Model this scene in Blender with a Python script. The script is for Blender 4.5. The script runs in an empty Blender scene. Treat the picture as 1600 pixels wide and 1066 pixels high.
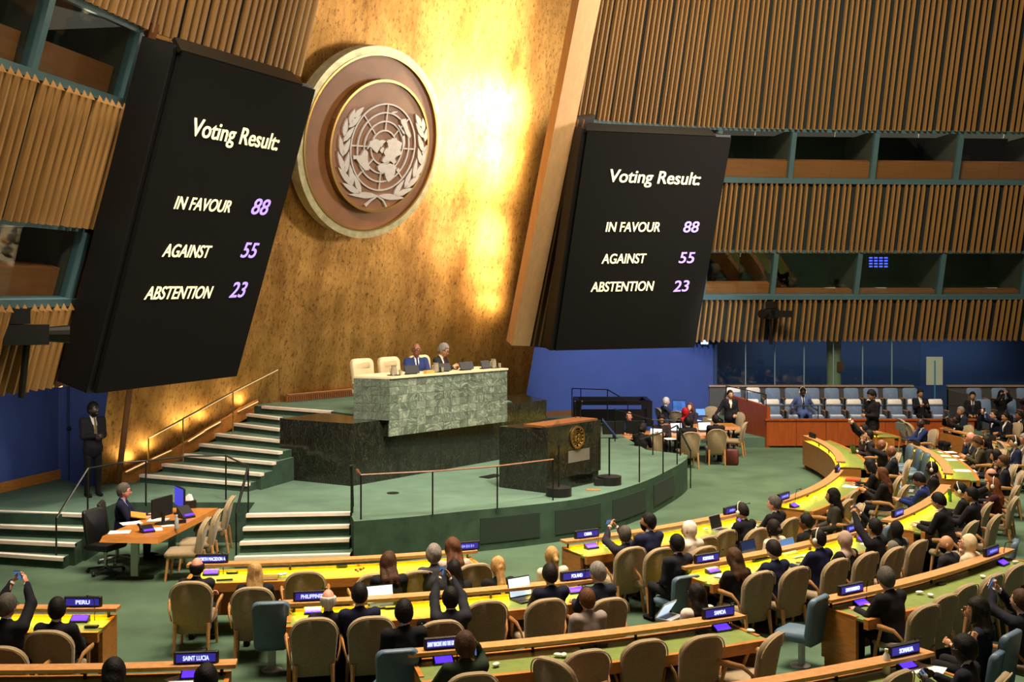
import bpy, bmesh, math, random
import numpy as np
from mathutils import Vector, Matrix, Euler

random.seed(7)
R_ = math.radians
SC = bpy.context.scene
COL = SC.collection

# ------------------------------------------------------------------ camera, world, light, exposure
CAM_H, FOC, HZ = 4.75, 1800.0, 455.0          # metres, pixels (1600 wide), row of the horizon
cam = bpy.data.cameras.new('camera')
cam.sensor_width = 36.0
cam.lens = 36.0 * FOC / 1600.0
cam.shift_y = -(533.0 - HZ) / 1600.0
cam.clip_end = 300
cam_o = bpy.data.objects.new('camera', cam)
cam_o.location = (0, 0, CAM_H)
cam_o.rotation_euler = (math.pi / 2, 0, 0)
COL.objects.link(cam_o)
SC.camera = cam_o

SC.view_settings.view_transform = 'Standard'
SC.view_settings.look = 'None'
SC.view_settings.exposure = 0.0
SC.view_settings.gamma = 1.0
SC.view_settings.use_curve_mapping = False
SC.cycles.max_bounces = 6
SC.cycles.sample_clamp_indirect = 4.0
SC.cycles.use_denoising = True

world = bpy.data.worlds.new('hall_ambience')
SC.world = world
world.use_nodes = True
world.node_tree.nodes['Background'].inputs[0].default_value = (1.0, 0.82, 0.62, 1)
world.node_tree.nodes['Background'].inputs[1].default_value = 0.085


def area(name, loc, target, size, energy, col, sy=None, spread=180):
    l = bpy.data.lights.new(name, 'AREA')
    l.size = size
    if sy:
        l.shape = 'RECTANGLE'
        l.size_y = sy
    l.energy = energy
    l.color = col
    l.spread = R_(spread)
    o = bpy.data.objects.new(name, l)
    o.location = loc
    d = Vector(target) - Vector(loc)
    o.rotation_euler = d.to_track_quat('-Z', 'Y').to_euler()
    COL.objects.link(o)
    return o


def spot(name, loc, target, energy, col, ang=40, blend=0.5, rad=0.15):
    l = bpy.data.lights.new(name, 'SPOT')
    l.energy = energy
    l.color = col
    l.spot_size = R_(ang)
    l.spot_blend = blend
    l.shadow_soft_size = rad
    o = bpy.data.objects.new(name, l)
    o.location = loc
    d = Vector(target) - Vector(loc)
    o.rotation_euler = d.to_track_quat('-Z', 'Y').to_euler()
    COL.objects.link(o)
    return o


WARM = (1.0, 0.83, 0.62)
NEUT = (1.0, 0.90, 0.76)
area('ceiling_lamp_audience', (2, 16, 17), (2, 16, 0), 7, 1900, WARM, 5, 95)
area('ceiling_lamp_far', (9, 27, 17), (9, 27, 0), 7, 1900, WARM, 5, 95)
area('ceiling_lamp_left', (-5, 14, 17), (-6, 20, 0), 5, 1300, WARM, 4, 95)
area('gallery_wash_right', (6, 22, 15), (10, 39, 7), 4, 1150, WARM, 2, 120)
area('gallery_wash_left', (0, 12, 14), (-9, 19, 6), 3, 110, WARM, 2, 110)
area('gold_wash_fill', (14.5, 28, 8.5), (0, 31, 6.5), 2.5, 420, NEUT, 2.5, 90)  # added light out of view, gives the gold wall its sheen
spot('stage_spot_desk', (11, 20, 13), (-1.4, 26, 2.0), 3300, NEUT, 26, 0.6, 0.3)
spot('stage_spot_carpet', (3, 15, 15), (-0.5, 24.5, 0.8), 12000, NEUT, 30, 0.8, 0.3)
spot('stage_spot_emblem', (-1, 14, 16), (-3.0, 27.0, 8.3), 5600, NEUT, 22, 0.7, 0.3)
spot('stage_spot_stairs', (1, 13, 15), (-7, 23.5, 1.2), 7000, NEUT, 34, 0.9, 0.3)
spot('wall_spot_blue', (7.5, 31.5, 5.5), (4.0, 37.6, 2.2), 1900, (0.8, 0.86, 1.0), 80, 0.9, 0.3)
area('overhang_fill_left', (-7.6, 20.5, 3.0), (-8.6, 22.5, 0.8), 1.2, 60, NEUT, 0.6)  # added fill under the overhang, lifts the dark guard and left stage
area('behind_glass_fill', (13, 40.7, 2.98), (13, 42, 0.9), 9, 70, (0.8, 0.92, 1.0), 0.4)  # added light behind the glass front, brightens the navy wall


# ------------------------------------------------------------------ geometry of view -> places in the hall
def ray(px, py):
    return Vector(((px - 800.0) / FOC, 1.0, (HZ - py) / FOC))


def G(px, py, z):
    d = FOC * (CAM_H - z) / (py - HZ)
    return Vector(((px - 800.0) * d / FOC, d, z))


def PL(px, py, p0, n):
    o = Vector((0, 0, CAM_H))
    d = ray(px, py)
    k = (Vector(p0) - o).dot(n) / d.dot(n)
    return o + d * k


# ------------------------------------------------------------------ materials
def lin(h):
    h = h.lstrip('#')
    v = [int(h[i:i + 2], 16) / 255 for i in (0, 2, 4)]
    return tuple(x / 12.92 if x <= 0.04045 else ((x + 0.055) / 1.055) ** 2.4 for x in v) + (1,)


MATS = {}


def mat(key, col, rough=0.6, metal=0.0, var=0.12, scale=6.0, stretch=(1, 1, 1), bump=0.0, bscale=60.0,
        emit=0.0, ecol=None, spec=0.5, coords='Object', sheen=0.0):
    if key in MATS:
        return MATS[key]
    m = bpy.data.materials.new(key)
    m.use_nodes = True
    nt = m.node_tree
    b = nt.nodes['Principled BSDF']
    c = lin(col) if isinstance(col, str) else col
    b.inputs['Roughness'].default_value = rough
    b.inputs['Metallic'].default_value = metal
    b.inputs['Specular IOR Level'].default_value = spec
    if sheen:
        b.inputs['Sheen Weight'].default_value = sheen
    tc = nt.nodes.new('ShaderNodeTexCoord')
    mp = nt.nodes.new('ShaderNodeMapping')
    mp.inputs['Scale'].default_value = stretch
    nt.links.new(tc.outputs[coords], mp.inputs['Vector'])
    if var > 0:
        n = nt.nodes.new('ShaderNodeTexNoise')
        n.inputs['Scale'].default_value = scale
        n.inputs['Detail'].default_value = 5
        nt.links.new(mp.outputs[0], n.inputs['Vector'])
        r = nt.nodes.new('ShaderNodeValToRGB')
        r.color_ramp.elements[0].position = 0.3
        r.color_ramp.elements[1].position = 0.7
        r.color_ramp.elements[0].color = tuple(x * (1 - var) for x in c[:3]) + (1,)
        r.color_ramp.elements[1].color = tuple(min(1, x * (1 + var)) for x in c[:3]) + (1,)
        nt.links.new(n.outputs[0], r.inputs[0])
        nt.links.new(r.outputs[0], b.inputs['Base Color'])
    else:
        b.inputs['Base Color'].default_value = c
    if bump > 0:
        n2 = nt.nodes.new('ShaderNodeTexNoise')
        n2.inputs['Scale'].default_value = bscale
        n2.inputs['Detail'].default_value = 3
        nt.links.new(mp.outputs[0], n2.inputs['Vector'])
        bp = nt.nodes.new('ShaderNodeBump')
        bp.inputs['Strength'].default_value = bump
        bp.inputs['Distance'].default_value = 0.02
        nt.links.new(n2.outputs[0], bp.inputs['Height'])
        nt.links.new(bp.outputs[0], b.inputs['Normal'])
    if emit > 0:
        b.inputs['Emission Color'].default_value = lin(ecol) if ecol else c
        b.inputs['Emission Strength'].default_value = emit
    MATS[key] = m
    return m


def marble(key, base, vein, amount=0.5, scale=3.0, rough=0.25, tile_random=False, fine=18):
    m = bpy.data.materials.new(key)
    m.use_nodes = True
    nt = m.node_tree
    b = nt.nodes['Principled BSDF']
    b.inputs['Roughness'].default_value = rough
    tc = nt.nodes.new('ShaderNodeTexCoord')
    vec = tc.outputs['Object']
    if tile_random:
        oi = nt.nodes.new('ShaderNodeObjectInfo')
        mul = nt.nodes.new('ShaderNodeVectorMath')
        mul.operation = 'MULTIPLY_ADD'
        cmb = nt.nodes.new('ShaderNodeCombineXYZ')
        for i, k in enumerate((37.0, 91.0, 53.0)):
            mm = nt.nodes.new('ShaderNodeMath')
            mm.operation = 'MULTIPLY'
            mm.inputs[1].default_value = k
            nt.links.new(oi.outputs['Random'], mm.inputs[0])
            nt.links.new(mm.outputs[0], cmb.inputs[i])
        mul.inputs[1].default_value = (1, 1, 1)
        nt.links.new(vec, mul.inputs[0])
        nt.links.new(cmb.outputs[0], mul.inputs[2])
        rot = nt.nodes.new('ShaderNodeVectorRotate')
        rot.rotation_type = 'Y_AXIS'
        ang = nt.nodes.new('ShaderNodeMath')
        ang.operation = 'MULTIPLY'
        ang.inputs[1].default_value = 40.0
        nt.links.new(oi.outputs['Random'], ang.inputs[0])
        nt.links.new(mul.outputs[0], rot.inputs['Vector'])
        nt.links.new(ang.outputs[0], rot.inputs['Angle'])
        vec = rot.outputs[0]
    n = nt.nodes.new('ShaderNodeTexNoise')
    n.inputs['Scale'].default_value = scale
    n.inputs['Detail'].default_value = 8
    n.inputs['Distortion'].default_value = 2.2
    st = nt.nodes.new('ShaderNodeMapping')
    st.inputs['Scale'].default_value = (1.0, 1.0, 0.45)
    nt.links.new(vec, st.inputs[0])
    nt.links.new(st.outputs[0], n.inputs['Vector'])
    r = nt.nodes.new('ShaderNodeValToRGB')
    e = r.color_ramp.elements
    e[0].position, e[0].color = 0.30, tuple(x * 0.55 for x in lin(base)[:3]) + (1,)
    e[1].position, e[1].color = 0.70, tuple(min(1, x * 1.35) for x in lin(base)[:3]) + (1,)
    nt.links.new(n.outputs[0], r.inputs[0])
    n2 = nt.nodes.new('ShaderNodeTexNoise')
    n2.inputs['Scale'].default_value = scale * 1.6
    n2.inputs['Detail'].default_value = 6
    n2.inputs['Distortion'].default_value = 3.5
    nt.links.new(st.outputs[0], n2.inputs['Vector'])
    r2 = nt.nodes.new('ShaderNodeValToRGB')
    e2 = r2.color_ramp.elements
    e2[0].position, e2[0].color = 0.47, (0, 0, 0, 1)
    e2[1].position, e2[1].color = 0.50, (1, 1, 1, 1)
    k = e2.new(0.53)
    k.color = (0, 0, 0, 1)
    nt.links.new(n2.outputs[0], r2.inputs[0])
    mx = nt.nodes.new('ShaderNodeMix')
    mx.data_type = 'RGBA'
    sc = nt.nodes.new('ShaderNodeMath')
    sc.operation = 'MULTIPLY'
    sc.inputs[1].default_value = amount
    nt.links.new(r2.outputs[0], sc.inputs[0])
    nt.links.new(sc.outputs[0], mx.inputs[0])
    nt.links.new(r.outputs[0], mx.inputs[6])
    mx.inputs[7].default_value = lin(vein)
    nt.links.new(mx.outputs[2], b.inputs['Base Color'])
    return m


def gold_leaf():
    m = bpy.data.materials.new('gold_leaf')
    m.use_nodes = True
    nt = m.node_tree
    b = nt.nodes['Principled BSDF']
    b.inputs['Metallic'].default_value = 0.78
    tc = nt.nodes.new('ShaderNodeTexCoord')
    mp = nt.nodes.new('ShaderNodeMapping')
    mp.inputs['Scale'].default_value = (1, 1, 0.35)
    nt.links.new(tc.outputs['Object'], mp.inputs[0])
    n = nt.nodes.new('ShaderNodeTexNoise')       # large cloudy tone of the leaf
    n.inputs['Scale'].default_value = 1.1
    n.inputs['Detail'].default_value = 9
    n.inputs['Roughness'].default_value = 0.68
    nt.links.new(mp.outputs[0], n.inputs['Vector'])
    r = nt.nodes.new('ShaderNodeValToRGB')
    e = r.color_ramp.elements
    e[0].position, e[0].color = 0.33, lin('#8a602a')
    e[1].position, e[1].color = 0.66, lin('#d2a058')
    nt.links.new(n.outputs[0], r.inputs[0])
    mp2 = nt.nodes.new('ShaderNodeMapping')
    mp2.inputs['Scale'].default_value = (1, 1, 0.5)
    nt.links.new(tc.outputs['Object'], mp2.inputs[0])
    n2 = nt.nodes.new('ShaderNodeTexNoise')      # small dark rubbed flecks
    n2.inputs['Scale'].default_value = 14.0
    n2.inputs['Detail'].default_value = 7
    n2.inputs['Roughness'].default_value = 0.75
    nt.links.new(mp2.outputs[0], n2.inputs['Vector'])
    r2 = nt.nodes.new('ShaderNodeValToRGB')
    r2.color_ramp.elements[0].position = 0.52
    r2.color_ramp.elements[0].color = (0, 0, 0, 1)
    r2.color_ramp.elements[1].position = 0.64
    r2.color_ramp.elements[1].color = (0.8, 0.8, 0.8, 1)
    nt.links.new(n2.outputs[0], r2.inputs[0])
    mx = nt.nodes.new('ShaderNodeMix')
    mx.data_type = 'RGBA'
    nt.links.new(r2.outputs[0], mx.inputs[0])
    nt.links.new(r.outputs[0], mx.inputs[6])
    mx.inputs[7].default_value = lin('#54370f')
    nt.links.new(mx.outputs[2], b.inputs['Base Color'])
    rr = nt.nodes.new('ShaderNodeMapRange')
    rr.inputs[3].default_value = 0.40
    rr.inputs[4].default_value = 0.56
    nt.links.new(n.outputs[0], rr.inputs[0])
    nt.links.new(rr.outputs[0], b.inputs['Roughness'])
    bp = nt.nodes.new('ShaderNodeBump')
    bp.inputs['Strength'].default_value = 0.35
    bp.inputs['Distance'].default_value = 0.03
    nt.links.new(n2.outputs[0], bp.inputs['Height'])
    n3 = nt.nodes.new('ShaderNodeTexNoise')      # slow waviness of the sheets
    n3.inputs['Scale'].default_value = 0.9
    n3.inputs['Detail'].default_value = 2
    nt.links.new(tc.outputs['Object'], n3.inputs['Vector'])
    bp2 = nt.nodes.new('ShaderNodeBump')
    bp2.inputs['Strength'].default_value = 0.5
    bp2.inputs['Distance'].default_value = 0.12
    nt.links.new(n3.outputs[0], bp2.inputs['Height'])
    nt.links.new(bp.outputs[0], bp2.inputs['Normal'])
    nt.links.new(bp2.outputs[0], b.inputs['Normal'])
    return m


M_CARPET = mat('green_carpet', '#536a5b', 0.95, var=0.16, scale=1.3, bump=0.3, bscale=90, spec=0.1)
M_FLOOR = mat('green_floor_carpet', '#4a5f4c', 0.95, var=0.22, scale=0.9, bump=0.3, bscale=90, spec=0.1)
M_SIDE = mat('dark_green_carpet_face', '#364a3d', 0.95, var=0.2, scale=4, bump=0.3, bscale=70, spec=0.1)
M_NOSE = mat('pale_stair_nosing', '#d8cabb', 0.7, var=0.06)
M_FIN = mat('oak_fin', '#a07844', 0.5, var=0.25, scale=5, stretch=(4, 4, 0.3))
M_WOOD = mat('honey_oak', '#a96d30', 0.38, var=0.22, scale=7, stretch=(1, 1, 6))
M_RAIL = mat('light_oak_rail', '#b98553', 0.38, var=0.18, scale=6, stretch=(2, 2, 6))
M_DARKW = mat('dark_wood', '#6b3f1c', 0.45, var=0.2, scale=5, stretch=(3, 3, 0.5))
M_RED = mat('red_cherry_wood', '#9a4a1e', 0.38, var=0.2, scale=5, stretch=(4, 4, 0.4))
M_BEAM = mat('pale_maple', '#dcae7c', 0.45, var=0.08, scale=4, stretch=(3, 3, 0.3))
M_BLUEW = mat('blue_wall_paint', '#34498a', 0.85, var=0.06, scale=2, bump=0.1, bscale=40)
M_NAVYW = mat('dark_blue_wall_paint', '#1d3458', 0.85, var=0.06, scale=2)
M_TEAL = mat('teal_steel', '#4b6a70', 0.5, var=0.06)
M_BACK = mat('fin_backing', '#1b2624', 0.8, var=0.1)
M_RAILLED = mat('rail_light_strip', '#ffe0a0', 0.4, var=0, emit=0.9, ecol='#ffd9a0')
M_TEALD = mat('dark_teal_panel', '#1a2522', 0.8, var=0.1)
M_BLACK = mat('black_plastic', '#080808', 0.5, var=0.1)
M_SCREEN = mat('dark_screen_face', '#0b0a08', 0.85, var=0.05, scale=40, spec=0.15)
M_IRON = mat('black_iron', '#15140f', 0.4, metal=0.3, var=0.1)
M_BRASS = mat('brass', '#b08a4a', 0.3, metal=0.9, var=0.05)
M_CHROME = mat('chrome', '#a8a8a8', 0.2, metal=1.0, var=0.03)
M_LEATHER = mat('green_leather', '#6c7b38', 0.45, var=0.12, scale=9, bump=0.1, bscale=120)
M_DARKIN = mat('dark_interior', '#15110b', 0.8, var=0.15, scale=1.2)
M_BEIGE = mat('beige_chair_cloth', '#8f7c5e', 0.85, var=0.12, scale=30, bump=0.2, bscale=200, sheen=0.2)
M_PIPE = mat('chair_piping', '#b59c72', 0.7, var=0.05)
M_BLUEV = mat('slate_blue_vinyl', '#4d6374', 0.5, var=0.08, scale=10, bump=0.05)
M_THEAT = mat('blue_grey_seat_cloth', '#6a80a0', 0.75, var=0.1, scale=20, bump=0.1)
M_CLOTHW = mat('white_cotton', '#d8d4d0', 0.8, var=0.05)
M_CREAM = mat('cream_leather', '#d6c298', 0.5, var=0.06, bump=0.05)
M_PAPER = mat('white_paper', '#e6e2da', 0.8, var=0.03)
M_GREY = mat('silver_plastic', '#a9abad', 0.35, metal=0.4, var=0.03)
M_DISP = mat('blue_display', '#201c70', 0.4, var=0, emit=0.5, ecol='#3c38c0')
M_LETT = mat('pale_lettering', '#d0d8ff', 0.4, var=0, emit=1.1, ecol='#c8d4ff')
M_PURP = mat('violet_console_screen', '#5a2be0', 0.4, var=0, emit=1.5, ecol='#5a34ff')
M_VOTE = mat('cream_screen_lettering', '#f5e9b0', 0.4, var=0, emit=1.0, ecol='#f8ecb8')
M_VIOL = mat('violet_screen_numbers', '#a88cf0', 0.4, var=0, emit=1.0, ecol='#b79cff')
M_LAPL = mat('lit_laptop_screen', '#cfe2f2', 0.4, var=0, emit=0.9, ecol='#cfe4f4')
M_LAPB = mat('blue_laptop_screen', '#4a78b8', 0.4, var=0, emit=0.5, ecol='#5a90d0')
M_LED = mat('warm_light_strip', '#ffe070', 0.4, var=0, emit=44.0, ecol='#f6e02a')
M_LAMP = mat('lamp_glow', '#fff0c0', 0.4, var=0, emit=25.0, ecol='#ffdf9a')
M_RING = mat('silver_gold_leaf', '#b8ad86', 0.42, metal=0.6, var=0.25, scale=5, bump=0.2, bscale=20)
M_EMBW = mat('walnut_disc', '#8a5a34', 0.45, var=0.16, scale=4, stretch=(0.5, 0.5, 4))
M_EMBM = mat('brushed_silver', '#b5aca6', 0.5, metal=0.35, var=0.08, scale=12)
M_GOLD = gold_leaf()
M_MARB = marble('green_marble_tile', '#5a6457', '#b2bba4', 0.6, 1.7, 0.3, True)
M_MARBD = marble('dark_green_marble', '#1d1f18', '#6a6450', 0.18, 3.0, 0.14)
M_GLASS = bpy.data.materials.new('window_glass')
M_GLASS.use_nodes = True
_nt = M_GLASS.node_tree
_nt.nodes.clear()
_o = _nt.nodes.new('ShaderNodeOutputMaterial')
_t = _nt.nodes.new('ShaderNodeBsdfTransparent')
_t.inputs[0].default_value = (0.86, 0.92, 0.92, 1)
_g = _nt.nodes.new('ShaderNodeBsdfGlossy')
_g.inputs['Roughness'].default_value = 0.03
_lw = _nt.nodes.new('ShaderNodeLayerWeight')
_lw.inputs[0].default_value = 0.5
_pw = _nt.nodes.new('ShaderNodeMath')
_pw.operation = 'POWER'
_pw.inputs[1].default_value = 4.0
_nt.links.new(_lw.outputs['Facing'], _pw.inputs[0])
_f = _nt.nodes.new('ShaderNodeMath')
_f.operation = 'MULTIPLY_ADD'
_f.inputs[1].default_value = 0.6
_f.inputs[2].default_value = 0.05
_nt.links.new(_pw.outputs[0], _f.inputs[0])
_m = _nt.nodes.new('ShaderNodeMixShader')
_nt.links.new(_f.outputs[0], _m.inputs[0])
_nt.links.new(_t.outputs[0], _m.inputs[1])
_nt.links.new(_g.outputs[0], _m.inputs[2])
_nt.links.new(_m.outputs[0], _o.inputs[0])


# ------------------------------------------------------------------ mesh helpers
class MB:
    def __init__(s):
        s.v, s.f, s.m = [], [], []

    def add(s, vs, fs, mi=0, M=None):
        o = len(s.v)
        if M is not None:
            vs = [M @ Vector(p) for p in vs]
        s.v += [tuple(p) for p in vs]
        s.f += [tuple(o + i for i in f) for f in fs]
        s.m += [mi] * len(fs)
        return s

    def box(s, c, d, mi=0, M=None, ch=0.0):
        x, y, z = d[0] / 2, d[1] / 2, d[2] / 2
        vs = [(c[0] + a * x, c[1] + b * y, c[2] + e * z) for e in (-1, 1) for a, b in ((-1, -1), (1, -1), (1, 1), (-1, 1))]
        return s.add(vs, [(3, 2, 1, 0), (4, 5, 6, 7), (0, 1, 5, 4), (1, 2, 6, 5), (2, 3, 7, 6), (3, 0, 4, 7)], mi, M)

    def rbox(s, c, d, r, mi=0, M=None, seg=3):
        """box with rounded outline in x-z (extruded along y), soft front/back edge"""
        x, z = d[0] / 2, d[2] / 2
        out = []
        for cx, cz, a0 in ((x - r, z - r, 0), (-x + r, z - r, 90), (-x + r, -z + r, 180), (x - r, -z + r, 270)):
            for k in range(seg + 1):
                a = R_(a0 + 90 * k / seg)
                out.append((cx + r * math.cos(a), cz + r * math.sin(a)))
        return s.slab(out, c, d[1], mi, M)

    def slab(s, out, c, th, mi=0, M=None, ins=None):
        """outline (x,z) extruded along y with a small chamfer"""
        ins = min(th * 0.3, 0.02) if ins is None else ins
        n = len(out)
        cx = sum(p[0] for p in out) / n
        cz = sum(p[1] for p in out) / n

        def shr(p):
            l = math.hypot(p[0] - cx, p[1] - cz) or 1
            k = max(0, 1 - ins / l)
            return (cx + (p[0] - cx) * k, cz + (p[1] - cz) * k)
        sm = [shr(p) for p in out]
        vs = []
        for y, ring in ((-th / 2, sm), (-th / 2 + ins, out), (th / 2 - ins, out), (th / 2, sm)):
            vs += [(c[0] + p[0], c[1] + y, c[2] + p[1]) for p in ring]
        fs = [tuple(range(n)), tuple(range(4 * n - 1, 3 * n - 1, -1))]
        for k in range(3):
            for i in range(n):
                j = (i + 1) % n
                fs.append((k * n + j, k * n + i, (k + 1) * n + i, (k + 1) * n + j))
        return s.add(vs, fs, mi, M)

    def prism(s, poly, z0, z1, mi=0, M=None):
        n = len(poly)
        z0s = z0 if isinstance(z0, (list, tuple)) else [z0] * n
        z1s = z1 if isinstance(z1, (list, tuple)) else [z1] * n
        vs = [(p[0], p[1], a) for p, a in zip(poly, z0s)] + [(p[0], p[1], a) for p, a in zip(poly, z1s)]
        fs = [tuple(range(n - 1, -1, -1)), tuple(range(n, 2 * n))] + [(i, (i + 1) % n, n + (i + 1) % n, n + i) for i in range(n)]
        return s.add(vs, fs, mi, M)

    def quad(s, a, b, c, d, mi=0):
        return s.add([a, b, c, d], [(0, 1, 2, 3)], mi)

    def slabq(s, a, b, c, d, th, mi=0):
        """thick panel behind quad a,b,c,d (counter-clockwise from the front)"""
        n = (Vector(b) - Vector(a)).cross(Vector(d) - Vector(a)).normalized() * th
        q = [Vector(p) for p in (a, b, c, d)]
        return s.add(q + [p - n for p in q], [(0, 1, 2, 3), (7, 6, 5, 4), (0, 4, 5, 1), (1, 5, 6, 2), (2, 6, 7, 3), (3, 7, 4, 0)], mi)

    def tube(s, path, r, sides=8, mi=0, M=None, cap=True, flat=None):
        P = [Vector(p) for p in path]
        n = len(P)
        rs = r if isinstance(r, (list, tuple)) else [r] * n
        vs = []
        prev = None
        for i in range(n):
            t = (P[min(i + 1, n - 1)] - P[max(i - 1, 0)])
            t = t.normalized() if t.length > 1e-9 else Vector((0, 0, 1))
            if prev is None:
                a = Vector((0, 0, 1)) if abs(t.z) < 0.9 else Vector((1, 0, 0))
                u = t.cross(a).normalized()
            else:
                u = (prev - t * prev.dot(t))
                u = u.normalized() if u.length > 1e-6 else t.orthogonal().normalized()
            prev = u
            w = t.cross(u)
            for k in range(sides):
                a = 2 * math.pi * k / sides
                fl = flat if flat else 1.0
                vs.append(P[i] + u * (rs[i] * math.cos(a)) + w * (rs[i] * fl * math.sin(a)))
        fs = []
        for i in range(n - 1):
            for k in range(sides):
                j = (k + 1) % sides
                fs.append((i * sides + k, i * sides + j, (i + 1) * sides + j, (i + 1) * sides + k))
        if cap:
            fs.append(tuple(range(sides - 1, -1, -1)))
            fs.append(tuple((n - 1) * sides + k for k in range(sides)))
        return s.add(vs, fs, mi, M)

    def lathe(s, prof, sides=16, mi=0, M=None):
        vs, fs = [], []
        for r, z in prof:
            for k in range(sides):
                a = 2 * math.pi * k / sides
                vs.append((r * math.cos(a), r * math.sin(a), z))
        for i in range(len(prof) - 1):
            for k in range(sides):
                j = (k + 1) % sides
                fs.append((i * sides + k, i * sides + j, (i + 1) * sides + j, (i + 1) * sides + k))
        fs.append(tuple(range(sides - 1, -1, -1)))
        fs.append(tuple((len(prof) - 1) * sides + k for k in range(sides)))
        return s.add(vs, fs, mi, M)

    def ball(s, c, r, mi=0, M=None, nu=10, nv=7):
        r = r if isinstance(r, (tuple, list)) else (r, r, r)
        vs = [(c[0], c[1], c[2] + r[2])]
        for i in range(1, nv):
            a = math.pi * i / nv
            for k in range(nu):
                b = 2 * math.pi * k / nu
                vs.append((c[0] + r[0] * math.sin(a) * math.cos(b), c[1] + r[1] * math.sin(a) * math.sin(b), c[2] + r[2] * math.cos(a)))
        vs.append((c[0], c[1], c[2] - r[2]))
        fs = [(0, 1 + k, 1 + (k + 1) % nu) for k in range(nu)]
        for i in range(nv - 2):
            for k in range(nu):
                j = (k + 1) % nu
                fs.append((1 + i * nu + k, 1 + (i + 1) * nu + k, 1 + (i + 1) * nu + j, 1 + i * nu + j))
        e = len(vs) - 1
        fs += [(e, 1 + (nv - 2) * nu + (k + 1) % nu, 1 + (nv - 2) * nu + k) for k in range(nu)]
        return s.add(vs, fs, mi, M)

    def mesh(s, name, mats, smooth=False):
        me = bpy.data.meshes.new(name)
        me.from_pydata(s.v, [], s.f)
        for m in (mats if isinstance(mats, (list, tuple)) else [mats]):
            me.materials.append(m)
        if any(s.m):
            me.polygons.foreach_set('material_index', s.m)
        if smooth:
            me.polygons.foreach_set('use_smooth', [True] * len(me.polygons))
            try:
                me.set_sharp_from_angle(angle=R_(50))
            except Exception:
                pass
        me.update()
        return me

    def build(s, name, mats, parent=None, smooth=False, M=None):
        return obj(name, s.mesh(name, mats, smooth), parent, M)


def obj(name, me, parent=None, M=None):
    o = bpy.data.objects.new(name, me)
    COL.objects.link(o)
    if parent:
        o.parent = parent
    if M is not None:
        o.matrix_basis = M
    return o


def tag(o, label, cat, group=None):
    o['label'] = label
    o['category'] = cat
    if group:
        o['group'] = group
    return o


def struct(o):
    o['kind'] = 'structure'
    return o


def stuff(o):
    o['kind'] = 'stuff'
    return o


def thing(name, label, cat, loc=(0, 0, 0), rz=0.0, group=None):
    o = bpy.data.objects.new(name, None)
    o.empty_display_size = 0.1
    COL.objects.link(o)
    o.location = loc
    o.rotation_euler = (0, 0, rz)
    return tag(o, label, cat, group)


def dup(root, loc, rz, label, group=None):
    def cp(o, par):
        c = o.copy()
        COL.objects.link(c)
        if par:
            c.parent = par
        for ch in o.children:
            cp(ch, c)
        return c
    r = cp(root, None)
    r.location = loc
    r.rotation_euler = (0, 0, rz)
    r['label'] = label
    if group:
        r['group'] = group
    return r


def frame(o, x, y, z):
    """matrix with origin o and given axes"""
    M = Matrix.Identity(4)
    for i, a in enumerate((x, y, z)):
        a = Vector(a)
        for k in range(3):
            M[k][i] = a[k]
    for k in range(3):
        M[k][3] = o[k]
    return M


TEXTS = []


def text(body, parent, M, width=None, size=0.1, m=None, shear=0.0, bold=0.0, align='LEFT', name='lettering'):
    cu = bpy.data.curves.new(name, 'FONT')
    cu.body = body
    cu.size = size
    cu.shear = shear
    cu.align_x = align
    cu.extrude = 0.003
    cu.materials.append(m or M_LETT)
    o = bpy.data.objects.new(name, cu)
    COL.objects.link(o)
    if parent:
        o.parent = parent
    o.matrix_basis = M
    o['stroke'] = bold
    TEXTS.append((o, M, width, size))
    return o


def fit_texts():
    bpy.context.view_layer.update()
    for o, M, w, size in TEXTS:
        if w:
            bb = [c[0] for c in o.bound_box]
            k = w / max(1e-6, max(bb) - min(bb))
            M = M @ Matrix.Diagonal((k, 1, 1, 1))
        me = bpy.data.meshes.new_from_object(o)
        bw = getattr(o, 'get')('stroke', 0.0)
        if bw:                                   # heavier strokes: the outline laid over itself with small shifts
            bm = bmesh.new()
            for i, (dx, dy) in enumerate(((-1, -0.6), (1, -0.6), (-1, 0.6), (1, 0.6), (0, 0))):
                t = me.copy()
                t.transform(Matrix.Translation((dx * bw / (k if w else 1), dy * bw, 0.0006 * i)))
                bm.from_mesh(t)
                bpy.data.meshes.remove(t)
            bm.to_mesh(me)
            bm.free()
        n = bpy.data.objects.new('lettering', me)
        COL.objects.link(n)
        n.parent = o.parent
        n.matrix_basis = M
        cu = o.data
        bpy.data.objects.remove(o)
        bpy.data.curves.remove(cu)
# ------------------------------------------------------------------ large structure
PZ, UZ = 0.76, 2.06                     # lower and upper stage level
fl = MB()
fl.box((2, 28, -0.1), (44, 44, 0.2))
struct(fl.build('floor', M_FLOOR))


def smooth_pts(pts, n=6):
    out = []
    for i in range(len(pts) - 1):
        p0, p1, p2, p3 = (Vector(pts[max(0, i - 1)]), Vector(pts[i]), Vector(pts[i + 1]), Vector(pts[min(len(pts) - 1, i + 2)]))
        for k in range(n):
            t = k / n
            out.append(0.5 * ((2 * p1) + (p2 - p0) * t + (2 * p0 - 5 * p1 + 4 * p2 - p3) * t * t + (3 * p1 - p0 - 3 * p2 + p3) * t ** 3))
    out.append(Vector(pts[-1]))
    return out


# gold wall frame: a line on the stage with a forward lean
GP0 = Vector((-4.85, 29.3, PZ))
GD = Vector((0.643, 0.766, 0)).normalized()
GH = Vector((GD.y, -GD.x, 0))
GT = 0.22
GN = (GH - Vector((0, 0, GT))).normalized()
GU = (GH * GT + Vector((0, 0, 1))).normalized()


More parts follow.
